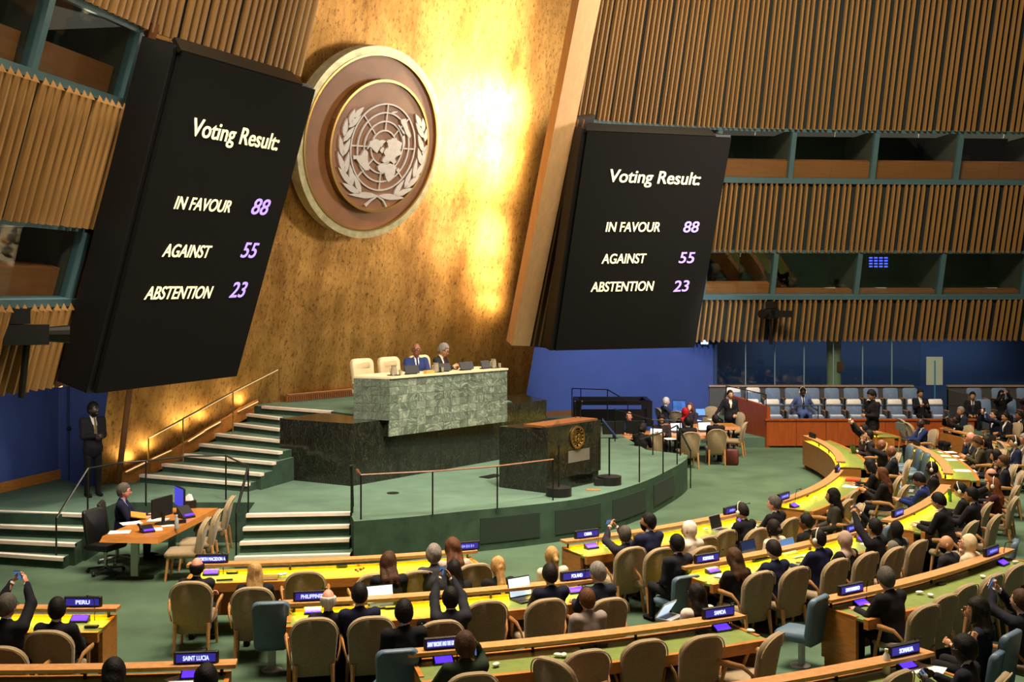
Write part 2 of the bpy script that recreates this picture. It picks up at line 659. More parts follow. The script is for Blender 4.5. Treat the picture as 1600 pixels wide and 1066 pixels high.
def gq(s):
    """the gold wall bends gently forward at both ends"""
    return 0.2 * (math.sqrt((s + 2.2) ** 2 + 0.5) - (s + 2.2)) / 2 * 2 * 0.5 + 0.1 * (math.sqrt((s - 3.5) ** 2 + 0.5) + (s - 3.5)) * 0.5


def GW(s, z, off=0.0):
    return GP0 + GD * s + GH * (GT * (z - PZ) + gq(s)) + Vector((0, 0, z - PZ)) + GN * off


def gpx(px, py, off=0.0):
    return PL(px, py, GP0 + GN * off, GN)


g = MB()
NS, NZ_ = 48, 10
for i in range(NS + 1):
    for k in range(NZ_ + 1):
        g.v.append(tuple(GW(-6.75 + 14.25 * i / NS, PZ - 0.02 + 15.7 * k / NZ_)))
for i in range(NS):
    for k in range(NZ_):
        q = i * (NZ_ + 1) + k
        g.f.append((q, q + NZ_ + 1, q + NZ_ + 2, q + 1))
        g.m.append(0)
wg = struct(g.build('wall_gold', M_GOLD, None, True))

# lower stage
edge = [G(553, 815, PZ), G(640, 808, PZ), G(725, 799, PZ), G(820, 790, PZ), G(920, 777, PZ), G(1000, 755, PZ), G(1050, 732, PZ), G(1072, 718, PZ), G(1074, 711, PZ)]
edge = smooth_pts(edge, 5)
stage = [Vector((-10.75, 20.85, 0)), G(136, 804, PZ), Vector((-7.45, 21.75, 0)), Vector((-4.85, 21.75, 0)), G(385, 804, PZ), G(547, 801, PZ)] + edge + \
        [G(1010, 703, PZ), Vector((2.9, 33.0, 0)), Vector((3.0, 37.5, 0)), Vector((0.3, 36.6, 0)), GW(7.5, PZ, -0.1), GW(-6.9, PZ, -0.1), Vector((-9.7, 24.6, 0))]
st = MB()
st.prism([(p.x, p.y) for p in stage], 0.0, PZ)
n = len(stage)
st.m = [0, 0] + [1] * n
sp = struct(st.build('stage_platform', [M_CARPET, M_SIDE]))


def wp(p):
    return 800 + p.x / p.y * FOC


def along_edge(px):
    for a, b in zip(edge, edge[1:]):
        if wp(a) <= px <= wp(b):
            k = (px - wp(a)) / (wp(b) - wp(a))
            return a.lerp(b, k)
    return edge[-1]


for x0, x1 in ((750, 843), (867, 938), (957, 1008), (1021, 1052)):
    v = MB()
    N = 6
    P = [along_edge(x0 + (x1 - x0) * i / N) for i in range(N + 1)]
    for a, b in zip(P, P[1:]):
        t = (b - a).normalized()
        o = Vector((t.y, -t.x, 0)) * 0.015
        v.slabq(Vector((a.x, a.y, 0.14)) + o, Vector((b.x, b.y, 0.14)) + o, Vector((b.x, b.y, 0.60)) + o, Vector((a.x, a.y, 0.60)) + o, 0.03)
    v.build('vent_panel', mat('vent_cloth', '#15261b', 0.9, var=0.15, scale=30), sp)

# upper stage and its stairs along the gold wall
NL = [(219, 742), (254, 725), (286, 710), (312, 694), (337, 678), (365, 662), (386, 647), (410, 635)]
NR = [(387, 756), (408, 740.5), (427, 723), (437, 706.5), (437, 688.5), (437, 670.6), (437, 653), (517, 643)]
RS = (UZ - PZ) / 8
ML = [G(p[0], p[1], PZ + RS * (k + 1)) for k, p in enumerate(NL)]
MR = [G(p[0], p[1], PZ + RS * (k + 1)) for k, p in enumerate(NR)]
BLK_A = G(437.4, 748.6, PZ)             # marble base: left corner, front corner
BLK_B = G(549.5, 760, PZ)
BLK_C = G(800, 715, PZ)
gdir = (BLK_C - BLK_B).normalized()
ssr = thing('stage_stairs', 'wide green carpeted stairs with eight pale nosings climbing beside the gold wall', 'stairs', (0, 0, 0))
ssr['kind'] = 'structure'
back = [GW(-2.0, PZ, 0.05), GW(-6.2, PZ, 0.05)]
for k in range(8):
    a, b = ML[k], MR[k]
    z0 = PZ + RS * k if k == 0 else PZ
    if k < 7:
        poly = [(a.x, a.y), (b.x, b.y), (MR[7].x, MR[7].y), (ML[7].x, ML[7].y)]
    else:
        dsk = BLK_A + (BLK_B - BLK_A).normalized() * -0.1
        poly = [(a.x, a.y), (b.x, b.y), (BLK_B.x + 0.2, BLK_B.y + 1.2), (BLK_C.x, BLK_C.y + 0.4), (GW(5, PZ).x, GW(5, PZ).y), (GW(-2.75, PZ).x, GW(-2.75, PZ).y)]
    m = MB()
    m.prism(poly, PZ + 0.001 * k, a.z)
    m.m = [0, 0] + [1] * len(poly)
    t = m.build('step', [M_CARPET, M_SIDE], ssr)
    d = (b - a).normalized()
    h = Vector((d.y, -d.x, 0))
    w = MB()
    q = [a + h * 0.03, b + h * 0.03, b - h * 0.09, a - h * 0.09]
    w.prism([(p.x, p.y) for p in q], a.z - 0.05, a.z + 0.008)
    w.build('nosing', M_NOSE, t)


def flight(L, Rr, label):
    root = thing('stairs', label, 'stairs')
    root['kind'] = 'structure'
    for k, (l, r) in enumerate(zip(L, Rr)):
        z = PZ - 0.19 * k
        a, b = G(l[0], l[1], z), G(r[0], r[1], z)
        if k:
            back = max(G(L[0][0], L[0][1], PZ).y, a.y + 0.8)
            m = MB()
            m.prism([(a.x, a.y), (b.x, b.y), (b.x, back), (a.x, back)], 0.001, z)
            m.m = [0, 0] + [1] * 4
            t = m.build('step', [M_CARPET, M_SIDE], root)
        else:
            t = root
        w = MB()
        w.prism([(a.x, a.y - 0.04), (b.x, b.y - 0.04), (b.x, b.y + 0.08), (a.x, a.y + 0.08)], z - 0.05, z + 0.008)
        w.build('nosing', M_NOSE, t)
    return root


flight([(-60, 797), (-60, 819), (-60, 842), (-60, 861)], [(136, 804), (134, 826), (117, 850), (99, 872)],
       'low green stairs with pale nosings below the blue wall')
flight([(385, 804), (380, 825), (375, 847.5), (367, 871)], [(547, 801), (546, 821), (546, 842), (547, 866)],
       'four green steps with pale nosings in the curved stage front')

# wooden skirting running up beside the stairs, and the grille on the upper level
sk = MB()
pts = [G(181, 757, PZ) + Vector((0, 0, 0.0))] + [p + Vector((-0.12, 0.1, 0)) for p in ML]
for a, b in zip(pts, pts[1:]):
    sk.slabq(a - Vector((0, 0, 0.16)), b - Vector((0, 0, 0.16)), b + Vector((0, 0, 0.16)), a + Vector((0, 0, 0.16)), 0.06)
struct(sk.build('trim_1', M_WOOD))
gr = thing('wall_grille', 'long low wooden ventilation grille at the foot of the gold wall', 'grille')
a, b = GW(-1.5, UZ, 0.2), GW(1.3, UZ, 0.2)
gm = MB()
up = Vector((0, 0, 1))
ln = (b - a)
gm.slabq(a, b, b + up * 0.24, a + up * 0.24, 0.06)
gm.build('panel', M_WOOD, gr)
fr = MB()
for z in (0.05, 0.20):
    fr.slabq(a + up * z + GH * 0.02, b + up * z + GH * 0.02, b + up * (z + 0.025) + GH * 0.02, a + up * (z + 0.025) + GH * 0.02, 0.02)
fr.build('frame', M_DARKW, gr)
sl = MB()
for i in range(40):
    p = a.lerp(b, (i + 0.5) / 40) + GH * 0.012
    sl.box((p.x, p.y, p.z + 0.125), (0.03, 0.03, 0.12))
stuff(sl.build('slat', M_DARKW, gr))

# dark wooden post on the left of the gold wall
tp = MB()
q = [gpx(181, 757, 1.0), gpx(189, 757, 1.0), gpx(207, 611, 1.0), gpx(199, 611, 1.0)]
e0 = (q[3] - q[0]) * 0.25
tp.slabq(q[0], q[1], q[2] + e0, q[3] + e0, 0.04)
struct(tp.build('trim_2', M_DARKW))

# blue walls
bw = MB()
bw.slabq(Vector((-12.4, 14.8, 0)), Vector((-9.65, 24.5, 0)), Vector((-9.65, 24.5, 6)), Vector((-12.4, 14.8, 6)), 0.2)
bw.slabq(Vector((-9.65, 24.5, 0)), Vector((-7.6, 25.0, 0)), Vector((-7.6, 25.0, 6)), Vector((-9.65, 24.5, 6)), 0.2)
struct(bw.build('wall_blue_left', M_BLUEW))
bb = MB()
bb.slabq(Vector((-12.35, 14.8, PZ)), Vector((-9.6, 24.5, PZ)), Vector((-9.6, 24.5, PZ + 0.2)), Vector((-12.35, 14.8, PZ + 0.2)), 0.04)
struct(bb.build('baseboard_left', M_WOOD))
dj = MB()
p = G(106, 750, PZ)
dj.box((p.x + 0.02, p.y, 2.6), (0.03, 0.03, 3.7))
struct(dj.build('trim_3', M_NAVYW))
dk = thing('door_handle', 'small dark door knob on the left blue wall', 'handle', (p.x + 0.05, p.y - 0.06, 1.85))
MB().ball((0, 0, 0), 0.05).build('knob', M_IRON, dk, True)
MB().tube([(0, 0, 0), (0, 0.08, 0)], 0.02).build('shank', M_IRON, dk)

bw = MB()
bw.slabq(Vector((-0.2, 35.9, 0)), Vector((6.85, 39.2, 0)), Vector((6.85, 39.2, 4.5)), Vector((-0.2, 35.9, 4.5)), 0.2)
struct(bw.build('wall_blue_right', M_BLUEW))
bb = MB()
bb.slabq(Vector((0.0, 35.97, PZ)), Vector((3.0, 37.37, PZ)), Vector((3.0, 37.37, PZ + 0.18)), Vector((0.0, 35.97, PZ + 0.18)), 0.04)
struct(bb.build('baseboard_right', M_DARKW))


# ------------------------------------------------------------------ leaning gallery walls with oak fins
class Wall:
    def __init__(s, base, z0, t):
        s.b = [Vector((p[0], p[1], 0)) for p in base]
        s.z0, s.t = z0, t
        s.L = [0]
        for a, b in zip(s.b, s.b[1:]):
            s.L.append(s.L[-1] + (b - a).length)
        s.len = s.L[-1]

    def at(s, u):
        u = max(0, min(s.len, u))
        i = 0
        while i < len(s.L) - 2 and u > s.L[i + 1]:
            i += 1
        k = (u - s.L[i]) / (s.L[i + 1] - s.L[i])
        p = s.b[i].lerp(s.b[i + 1], k)

        def nrm(j):
            d = (s.b[min(len(s.b) - 1, j + 1)] - s.b[max(0, j - 1)]).normalized()
            return Vector((d.y, -d.x, 0))
        nn = nrm(i).lerp(nrm(i + 1), k).normalized()
        return p, nn

    def pos(s, u, z, off=0.0):
        p, nn = s.at(u)
        return p + nn * (s.t * (z - s.z0) + off) + Vector((0, 0, z))

    def u_at(s, px, z):
        lo, hi = 0.0, s.len
        for _ in range(40):
            m = (lo + hi) / 2
            q = s.pos(m, z)
            if 800 + q.x / q.y * FOC < px:
                lo = m
            else:
                hi = m
        return lo

    def strip(s, mb, u0, u1, z0, z1, off=0.0, n=14, th=0.08, mi=0, off1=None):
        off1 = off if off1 is None else off1
        for i in range(n):
            a, b = u0 + (u1 - u0) * i / n, u0 + (u1 - u0) * (i + 1) / n
            mb.slabq(s.pos(a, z0, off), s.pos(b, z0, off), s.pos(b, z1, off1), s.pos(a, z1, off1), th, mi)
        return mb

    def bar(s, u, z, x, y, zz):
        """matrix of an upright bar at (u,z) following the lean"""
        p, nn = s.at(u)
        up = (nn * s.t + Vector((0, 0, 1))).normalized()
        d = Vector((nn.y, -nn.x, 0))
        return frame(s.pos(u, z, y), d, up.cross(d), up)


FIN = MB()
FIN.add([(-0.06, -0.02, 0), (0.06, -0.02, 0), (0.04, 0.10, 0), (-0.04, 0.10, 0), (-0.06, -0.02, 1), (0.06, -0.02, 1), (0.04, 0.10, 1), (-0.04, 0.10, 1)],
        [(3, 2, 1, 0), (4, 5, 6, 7), (0, 1, 5, 4), (1, 2, 6, 5), (2, 3, 7, 6), (3, 0, 4, 7)])
FIN_ME = FIN.mesh('slat', M_FIN)
CAPF = MB()   # V-shaped bent top end
CAPF.add([(-0.06, -0.02, 0), (0.06, -0.02, 0), (0.0, 0.16, 0), (-0.06, -0.02, 0.02), (0.06, -0.02, 0.02), (0.0, -0.01, 0.16)],
         [(0, 2, 1), (3, 4, 5), (0, 1, 4, 3), (1, 2, 5, 4), (2, 0, 3, 5)])
CAPF_ME = CAPF.mesh('slat_tip', M_FIN)
PAT = (0.9, 0.86, 0.94, 0.88, 1.22, 0.9, 0.84, 1.15, 0.92, 1.0, 0.85, 1.25)


def tier(w, par, u0, u1, z0, z1, pitch, wd, tips=True, jit=0.0):
    """fins one by one; also the dark panel behind them"""
    k = 0
    u = u0
    while u < u1:
        M = w.bar(u, z0 + random.uniform(-jit, jit), 0, 0.06, 0)
        L = (z1 - z0) * math.sqrt(1 + w.t * w.t)
        o = obj('slat', FIN_ME, par, M @ Matrix.Diagonal((wd, 1, L, 1)))
        if tips:
            obj('tip', CAPF_ME, o, Matrix.Translation((0, 0, 1)) @ Matrix.Diagonal((1, 1, 1.0 / L, 1)))
        u += pitch * PAT[k % len(PAT)]
        k += 1


# right-hand gallery
WR = Wall(smooth_pts([(0.6, 36.1, 0), (2.6, 37.2, 0), (6.2, 38.5, 0), (10.7, 39.1, 0), (19.0, 39.7, 0)], 4), 3.12, 0.30)
wr = MB()
uL = 0.0
ZR = (3.12, 4.48, 6.1, 8.25, 9.95, 16.5)
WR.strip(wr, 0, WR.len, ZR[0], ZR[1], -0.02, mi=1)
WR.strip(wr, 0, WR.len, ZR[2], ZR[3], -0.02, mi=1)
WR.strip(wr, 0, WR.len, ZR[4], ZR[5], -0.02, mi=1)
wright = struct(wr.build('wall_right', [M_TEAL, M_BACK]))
rl = MB()
for z in (ZR[1], ZR[3]):
    WR.strip(rl, 0, WR.len, z - 0.02, z + 0.13, 0.12, th=0.25)
for z in (ZR[2] - 0.1, ZR[4] - 0.1):
    WR.strip(rl, 0, WR.len, z, z + 0.1, 0.0, th=0.2)
struct(rl.build('trim_4', M_TEAL))
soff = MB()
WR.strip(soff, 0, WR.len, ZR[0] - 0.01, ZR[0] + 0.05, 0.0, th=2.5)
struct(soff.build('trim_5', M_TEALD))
tier(WR, wright, WR.u_at(1090, 3.8), WR.len, ZR[0] - 0.05, ZR[1] - 0.06, 0.222, 0.68)
tier(WR, wright, WR.u_at(1112, 7.2), WR.len, ZR[2] - 0.05, ZR[3] - 0.06, 0.214, 0.68)
tier(WR, wright, 0.12, WR.len, ZR[4] - 0.02, ZR[5] - 0.1, 0.212, 0.66, tips=False)
nwin = 0
for z0, z1, cols in ((ZR[1] + 0.1, ZR[2] - 0.1, (1100, 1209, 1340, 1470, 1602, 1730)), (ZR[3] + 0.1, ZR[4] - 0.1, (1120, 1237, 1366, 1497, 1630))):
    zm = (z0 + z1) / 2
    us = [WR.u_at(c, zm) for c in cols]
    for i in range(len(us)):
        m = MB()
        m.box((0, -0.02, 0.5), (0.15, 0.22, 1))
        L = (z1 - z0) * math.sqrt(1 + WR.t ** 2)
        M = WR.bar(us[i], z0, 0, 0.0, 0) @ Matrix.Diagonal((1, 1, L, 1))
        mul = obj('mullion', m.mesh('mullion', M_TEAL), wright, M)
        # partition wall running back from the mullion
        q = [WR.pos(us[i], z0, -0.1), WR.pos(us[i], z0, -2.6), WR.pos(us[i], z1 + 0.1, -2.6), WR.pos(us[i], z1 + 0.1, -0.1)]
        pm = MB()
        pm.slabq(q[0], q[1], q[2], q[3], 0.06)
        pm.build('partition', mat('booth_partition', '#5a5648', 0.8, var=0.05), wright)
    for i in range(len(us) - 1):
        nwin += 1
        wn = MB()
        WR.strip(wn, us[i] + 0.07, us[i + 1] - 0.07, z0, z1, 0.0, n=2, th=0.02)
        ww = struct(wn.build('window_%d' % nwin, M_GLASS))
        b = MB()
        WR.strip(b, us[i], us[i + 1], z0 - 0.1, z1 + 0.2, -2.6, n=2, th=0.05)
        WR.strip(b, us[i], us[i + 1], z0 - 0.1, z0 - 0.05, -0.1, n=2, th=2.5)
        WR.strip(b, us[i], us[i + 1], z1 + 0.1, z1 + 0.15, -0.1, n=2, th=2.5)
        b.build('booth_interior', M_DARKIN, ww)
        lg = MB()
        WR.strip(lg, us[i] + 0.05, us[i + 1] - 0.05, z0 - 0.05, z0 + (0.62 if z0 > 5 else (0.42 if i == 0 else 0.2)), -0.16, n=2, th=0.3)
        if z0 > 5 or i == 0:
            l = bpy.data.lights.new('booth_fill', 'POINT')  # added light without fixture, brightens the booth and its ledge
            l.energy = 9 if z0 > 5 else 4
            l.color = (1.0, 0.78, 0.55)
            l.shadow_soft_size = 0.15
            o = bpy.data.objects.new('booth_fill', l)
            COL.objects.link(o)
            o.location = WR.pos((us[i] + us[i + 1]) / 2, z1 - 0.03, -0.1)
        lg.build('ledge', mat('booth_counter_wood', '#b06a38', 0.5, var=0.12, scale=3, stretch=(0.4, 0.4, 6)), ww)

# lower right: glass front under the gallery, dark blue wall behind it, columns
gw = MB()
NG = 12
gx = [6.98 + i * 1.0 for i in range(NG)]
gnum = nwin
gl = MB()
for i in range(7):
    gnum += 1
    m = MB()
    m.box((gx[i] + 0.5, 39.4, 2.35), (0.98, 0.03, 1.7))
    w_ = struct(m.build('window_%d' % gnum, M_GLASS))
    k = MB()
    k.box((gx[i], 39.38, 2.35), (0.03, 0.05, 1.7))
    k.build('window_frame', mat('glass_edge', '#7fa0a8', 0.3, var=0), w_)
nb = MB()
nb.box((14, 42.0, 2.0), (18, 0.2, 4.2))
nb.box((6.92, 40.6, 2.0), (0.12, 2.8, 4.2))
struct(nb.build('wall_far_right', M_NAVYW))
co = thing('column', 'pale green round column behind the glass front', 'column', (11.15, 39.9, 0))
MB().lathe([(0.30, 0.0), (0.30, 0.12), (0.24, 0.14), (0.24, 3.4)], 20).build('shaft', mat('column_paint', '#8f9a78', 0.6, var=0.06), co, True)
sg = tag(MB().box((0, 0, 0), (0.24, 0.02, 0.34)).build('notice', mat('notice_brown', '#5a3a2c', 0.6, var=0.3, scale=18)), 'small brown notice on the pale green column', 'notice')
sg.location = (11.3, 39.63, 2.15)
st_ = thing('notice_stand', 'pale board on a thin blue post behind the theatre seats', 'sign', (14.3, 39.0, 0.3))
MB().box((0, 0, 1.75), (0.55, 0.04, 0.95)).build('board', mat('pale_board', '#a9b8a8', 0.6, var=0.03), st_)
MB().tube([(0, -0.04, 0), (0, -0.04, 2.1)], 0.025).build('post', mat('blue_post', '#3f7fa8', 0.4, var=0), st_)
MB().lathe([(0.3, 0), (0.3, 0.03), (0.05, 0.05)], 16).build('base', MATS['blue_post'], st_)

# left-hand gallery
WL = Wall([(-9.9, 9.8), (-8.15, 20.3)], 3.1, 0.29)
ZL = (3.1, 4.5, 5.87, 7.95, 9.3, 14.5)
wl = MB()
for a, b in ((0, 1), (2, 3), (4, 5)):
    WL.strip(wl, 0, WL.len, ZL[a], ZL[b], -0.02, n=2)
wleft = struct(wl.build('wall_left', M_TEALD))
rl = MB()
for z in (ZL[1], ZL[3]):
    WL.strip(rl, 0, WL.len, z - 0.02, z + 0.11, 0.1, n=2, th=0.22)
for z in (ZL[2] - 0.1, ZL[4] - 0.1):
    WL.strip(rl, 0, WL.len, z, z + 0.1, 0.0, n=2, th=0.2)
struct(rl.build('trim_6', M_TEAL))
soff = MB()
WL.strip(soff, 0, WL.len, ZL[0] - 0.01, ZL[0] + 0.05, 0.0, n=2, th=2.2)
struct(soff.build('trim_7', M_TEALD))
uend = WL.len - 0.12
for z0, z1, tips in ((ZL[0] - 0.03, ZL[1] - 0.05, True), (ZL[2] - 0.03, ZL[3] - 0.05, True), (ZL[4] - 0.02, ZL[5], False)):
    tier(WL, wleft, WL.u_at(-40, (z0 + min(z1, 11)) / 2), uend, z0, z1, 0.23, 0.62, tips)
for z0, z1, mx in ((ZL[1] + 0.1, ZL[2] - 0.1, (-90, 96)), (ZL[3] + 0.1, ZL[4] - 0.1, (-120, 62, 205))):
    zm = (z0 + z1) / 2
    us = [WL.u_at(c, zm) for c in mx]
    us[-1] = uend - 0.05
    for u in us:
        m = MB()
        m.box((0, -0.02, 0.5), (0.15, 0.2, 1))
        obj('mullion', m.mesh('mullion', M_TEAL), wleft, WL.bar(u, z0, 0, 0, 0) @ Matrix.Diagonal((1, 1, (z1 - z0) * 1.04, 1)))
        pm = MB()
        q = [WL.pos(u, z0, -0.1), WL.pos(u, z0, -2.2), WL.pos(u, z1 + 0.1, -2.2), WL.pos(u, z1 + 0.1, -0.1)]
        pm.slabq(q[0], q[1], q[2], q[3], 0.06)
        pm.build('partition', MATS['booth_partition'], wleft)
    for i in range(len(us) - 1):
        gnum += 1
        wn = MB()
        WL.strip(wn, us[i] + 0.07, us[i + 1] - 0.07, z0, z1, 0.0, n=1, th=0.02)
        ww = struct(wn.build('window_%d' % gnum, M_GLASS))
        b = MB()
        WL.strip(b, us[i], us[i + 1], z0 - 0.1, z1 + 0.2, -2.2, n=1, th=0.05)
        WL.strip(b, us[i], us[i + 1], z0 - 0.1, z0 - 0.05, -0.1, n=1, th=2.1)
        WL.strip(b, us[i], us[i + 1], z1 + 0.1, z1 + 0.15, -0.1, n=1, th=2.1)
        b.build('booth_interior', M_DARKIN, ww)
        lg = MB()
        WL.strip(lg, us[i] + 0.1, us[i + 1] - 0.15, z0 - 0.05, z0 + 0.55, -0.2, n=1, th=0.35)
        l = bpy.data.lights.new('booth_fill', 'POINT')  # added point light at the window head, lifts the dark left booths
        l.energy = 5
        l.color = (1.0, 0.78, 0.55)
        l.shadow_soft_size = 0.15
        o = bpy.data.objects.new('booth_fill', l)
        COL.objects.link(o)
        o.location = WL.pos((us[i] + us[i + 1]) / 2, z1 - 0.03, -0.1)
        lg.build('ledge', MATS['booth_counter_wood'], ww)
# wooden jamb where the left fins end
jb = MB()
for i, (o_, m_) in enumerate(((0.0, 0), (0.12, 1), (0.24, 0))):
    jb.slabq(WL.pos(WL.len, 3.05, 0.1 - o_), WL.pos(WL.len, 3.05, 0.1 - o_) + Vector((0.1, 0.12, 0)), WL.pos(WL.len, 9.4, 0.1 - o_) + Vector((0.1, 0.12, 0)), WL.pos(WL.len, 9.4, 0.1 - o_), 0.06, m_)
struct(jb.build('trim_8', [M_DARKW, M_BRASS]))

# wall over and behind the left display
WF = Wall([(-8.15, 20.55), (-6.15, 25.1)], 3.1, 0.29)
wf = MB()
WF.strip(wf, 0, WF.len, 3.0, 9.3, -0.25, n=1, mi=1)
WF.strip(wf, 0, WF.len, 9.3, 14.5, -0.02, n=1)
wfront = struct(wf.build('wall_front_left', [M_TEALD, M_BLACK]))
tier(WF, wfront, 0.1, WF.len, 9.28, 14.5, 0.22, 0.66, False)

# pale maple beam between the gold wall and the right display
bn = Vector((0.5, -0.87, -0.39)).normalized()
bp = G(800, 538, 3.27)
q = [PL(800, 540, bp, bn), PL(828, 541, bp, bn), PL(942, -15, bp, bn), PL(908, -15, bp, bn)]
ext = 0.12
q[2] = q[2] + (q[2] - q[1]) * ext
q[3] = q[3] + (q[3] - q[0]) * ext
bm_ = MB()
bm_.slabq(q[0], q[1], q[2], q[3], 0.35)
struct(bm_.build('trim_9', M_BEAM))
dkb = MB()
q2 = [PL(829, 541, bp, bn), PL(868, 543, bp, bn), PL(872, 330, bp, bn), PL(876, 330, bp, bn)]
e = [PL(829, 541, bp - bn * 0.3, bn), PL(860, 545, bp - bn * 0.3, bn), PL(930, 180, bp - bn * 0.3, bn), PL(900, 185, bp - bn * 0.3, bn)]
dkb.slabq(e[0], e[1], e[2], e[3], 0.2)
struct(dkb.build('trim_10', mat('dark_side_panel', '#2a1f14', 0.6, var=0.1)))
bs = MB()
for (xa, xb) in ((833, 903), (842, 912)):
    a_, b_ = PL(xa, 541, bp - bn * 0.05, bn), PL(xb, 187, bp - bn * 0.05, bn)
    bs.tube([a_, b_], 0.03, 6)
struct(bs.build('trim_11', mat('dull_brass', '#8a6a38', 0.55, metal=0.5, var=0.05)))

# lamps tucked behind the beam, washing the gold wall
for i, z in enumerate((3.9, 4.6, 5.3, 6.0, 7.1, 8.0, 9.0, 10.4, 11.6, 12.8)):
    fy = 540 - 555 * (z - 3.2) / 9.6
    p = PL(800 + 108 * (540 - fy) / 555 + 24, fy, bp, bn) - bn * 0.64
    lm = thing('cove_lamp', 'small cove lamp number %s from the floor behind the pale beam' % ('one two three four five six seven eight nine ten'.split()[i]), 'lamp', p, 0, 'cove lamps behind the pale beam')
    MB().lathe([(0.05, 0.04), (0.07, 0.0), (0.07, -0.12), (0.04, -0.14)], 10).build('housing', M_IRON, lm, True, frame((0, 0, 0), GD, GN.cross(GD), GN))
    MB().ball((0, 0, 0), 0.05).build('bulb', M_LAMP, lm, True, Matrix.Translation(-GN * 0.02))
    l = bpy.data.lights.new('cove_light', 'SPOT')
    l.energy = (80, 110, 160, 150, 240, 900, 900, 320, 260, 240)[i]
    l.color = (1.0, 0.74, 0.38)
    l.shadow_soft_size = 0.09 if i not in (5, 6) else 0.2
    l.spot_size = R_(150)
    l.spot_blend = 1.0
    o = bpy.data.objects.new('cove_light', l)
    COL.objects.link(o)
    o.parent = lm
    o.rotation_euler = (-(GN) - GD * 0.5).to_track_quat('-Z', 'Y').to_euler()
    o.location = -GN * 0.12 - GD * 0.05

for fy, en, tz in ((60, 45, 12.0), (190, 240, 9.2), (285, 50, 7.5), (400, 32, 5.2)):
    p = PL(800 + 108 * (540 - fy) / 555 + 30, fy, bp, bn) - bn * 0.85
    area('cove_wash_fill', p, GW(3.0, tz), 0.35, en, (1.0, 0.88, 0.68), 1.1, 160)  # added area lights without fixtures, widen the glow on the gold
for i, (px, py) in enumerate(((222, 733), (262, 706), (300, 684), (335, 664), (372, 644))):
    k = i * 1.45 + 0.2
    p = ML[min(7, int(k))] + Vector((-0.09, 0.08, 0.16)) + GH * (0.12 if i == 4 else 0.0)
    lm = thing('stair_lamp', '%s small lamp from the bottom on the wooden skirting beside the stairs' % ('first second third fourth fifth'.split()[i]), 'lamp', p, 0, 'skirting lamps beside the stairs')
    sdv = (ML[min(7, int(k) + 1)] - ML[min(6, int(k))]).normalized()
    MB().box((0, 0, -0.02), (0.6, 0.05, 0.03)).build('housing', M_BRASS, lm, False, frame((0, 0, 0), sdv, Vector((-sdv.y, sdv.x, 0)).normalized(), sdv.cross(Vector((-sdv.y, sdv.x, 0)).normalized())))
    MB().box((0, 0, 0.0), (0.56, 0.03, 0.01)).build('diffuser', MATS['rail_light_strip'], lm, False, frame((0, 0, 0), sdv, Vector((-sdv.y, sdv.x, 0)).normalized(), sdv.cross(Vector((-sdv.y, sdv.x, 0)).normalized())))
    l = bpy.data.lights.new('stair_light', 'SPOT')
    l.energy = 30
    l.color = (1.0, 0.78, 0.4)
    l.spot_size = R_(150)
    l.spot_blend = 0.8
    l.shadow_soft_size = 0.12
    o = bpy.data.objects.new('stair_light', l)
    COL.objects.link(o)
    o.parent = lm
    o.location = (0, 0, 0.05)
    o.rotation_euler = (Vector((0, 0, 1)) - GH * 0.35).to_track_quat('-Z', 'Y').to_euler()

# ------------------------------------------------------------------ emblem on the gold wall
EC = gpx(582, 224, 0.5)
EU, EV = GD, GU


def emb(px, py, off):
    p = PL(px, py, GP0 + GN * off, GN) - EC2
    return p.dot(EU), p.dot(EV)


em = thing('wall_emblem', 'huge round wooden seal with silver world map and laurel leaves on the gold wall', 'emblem', EC)
FE = frame((0, 0, 0), EU, GN.cross(EU) * -1 if GN.cross(EU).dot(EV) < 0 else GN.cross(EU), GN)


def ringm(r0, r1, z0, z1, seg=96):
    m = MB()
    vs, fs = [], []
    for k in range(seg):
        a = 2 * math.pi * k / seg
        c, s_ = math.cos(a), math.sin(a)
        vs += [(r0 * c, r0 * s_, z0), (r0 * c, r0 * s_, z1), (r1 * c, r1 * s_, z1), (r1 * c, r1 * s_, z0)]
    for k in range(seg):
        j = (k + 1) % seg
        for i in range(4):
            i2 = (i + 1) % 4
            fs.append((4 * k + i, 4 * k + i2, 4 * j + i2, 4 * j + i))
    m.add(vs, [f[::-1] for f in fs])
    return m


RO = 2.31
MB().lathe([(RO * 0.93, -0.2), (RO * 0.93, 0.0)], 96).build('wood_disc', M_EMBW, em, False, FE)
ringm(RO * 0.915, RO, -0.28, 0.05).build('outer_ring', M_RING, em, True, FE)
ringm(RO * 0.905, RO * 0.925, -0.1, 0.07).build('gold_band', M_BRASS, em, True, FE)
EC2 = gpx(594, 229, 0.64)
dlt = Matrix.Translation(EC2 - EC)
RI = 1.60
MB().lathe([(RI, -0.18), (RI, 0.0)], 96).build('inner_disc', M_EMBW, em, False, dlt @ FE)
ringm(RI * 0.965, RI, -0.18, 0.05).build('inner_band', M_BRASS, em, True, dlt @ FE)
ZO = 0.64


def z7(x, y):
    return emb(500 + x / 5.328, 140 + y / 5.328, ZO)


def flat(poly, z0, z1):
    m = MB()
    area_ = sum(a[0] * b[1] - b[0] * a[1] for a, b in zip(poly, poly[1:] + poly[:1]))
    if area_ < 0:
        poly = poly[::-1]
    m.prism(poly, z0, z1)
    return m


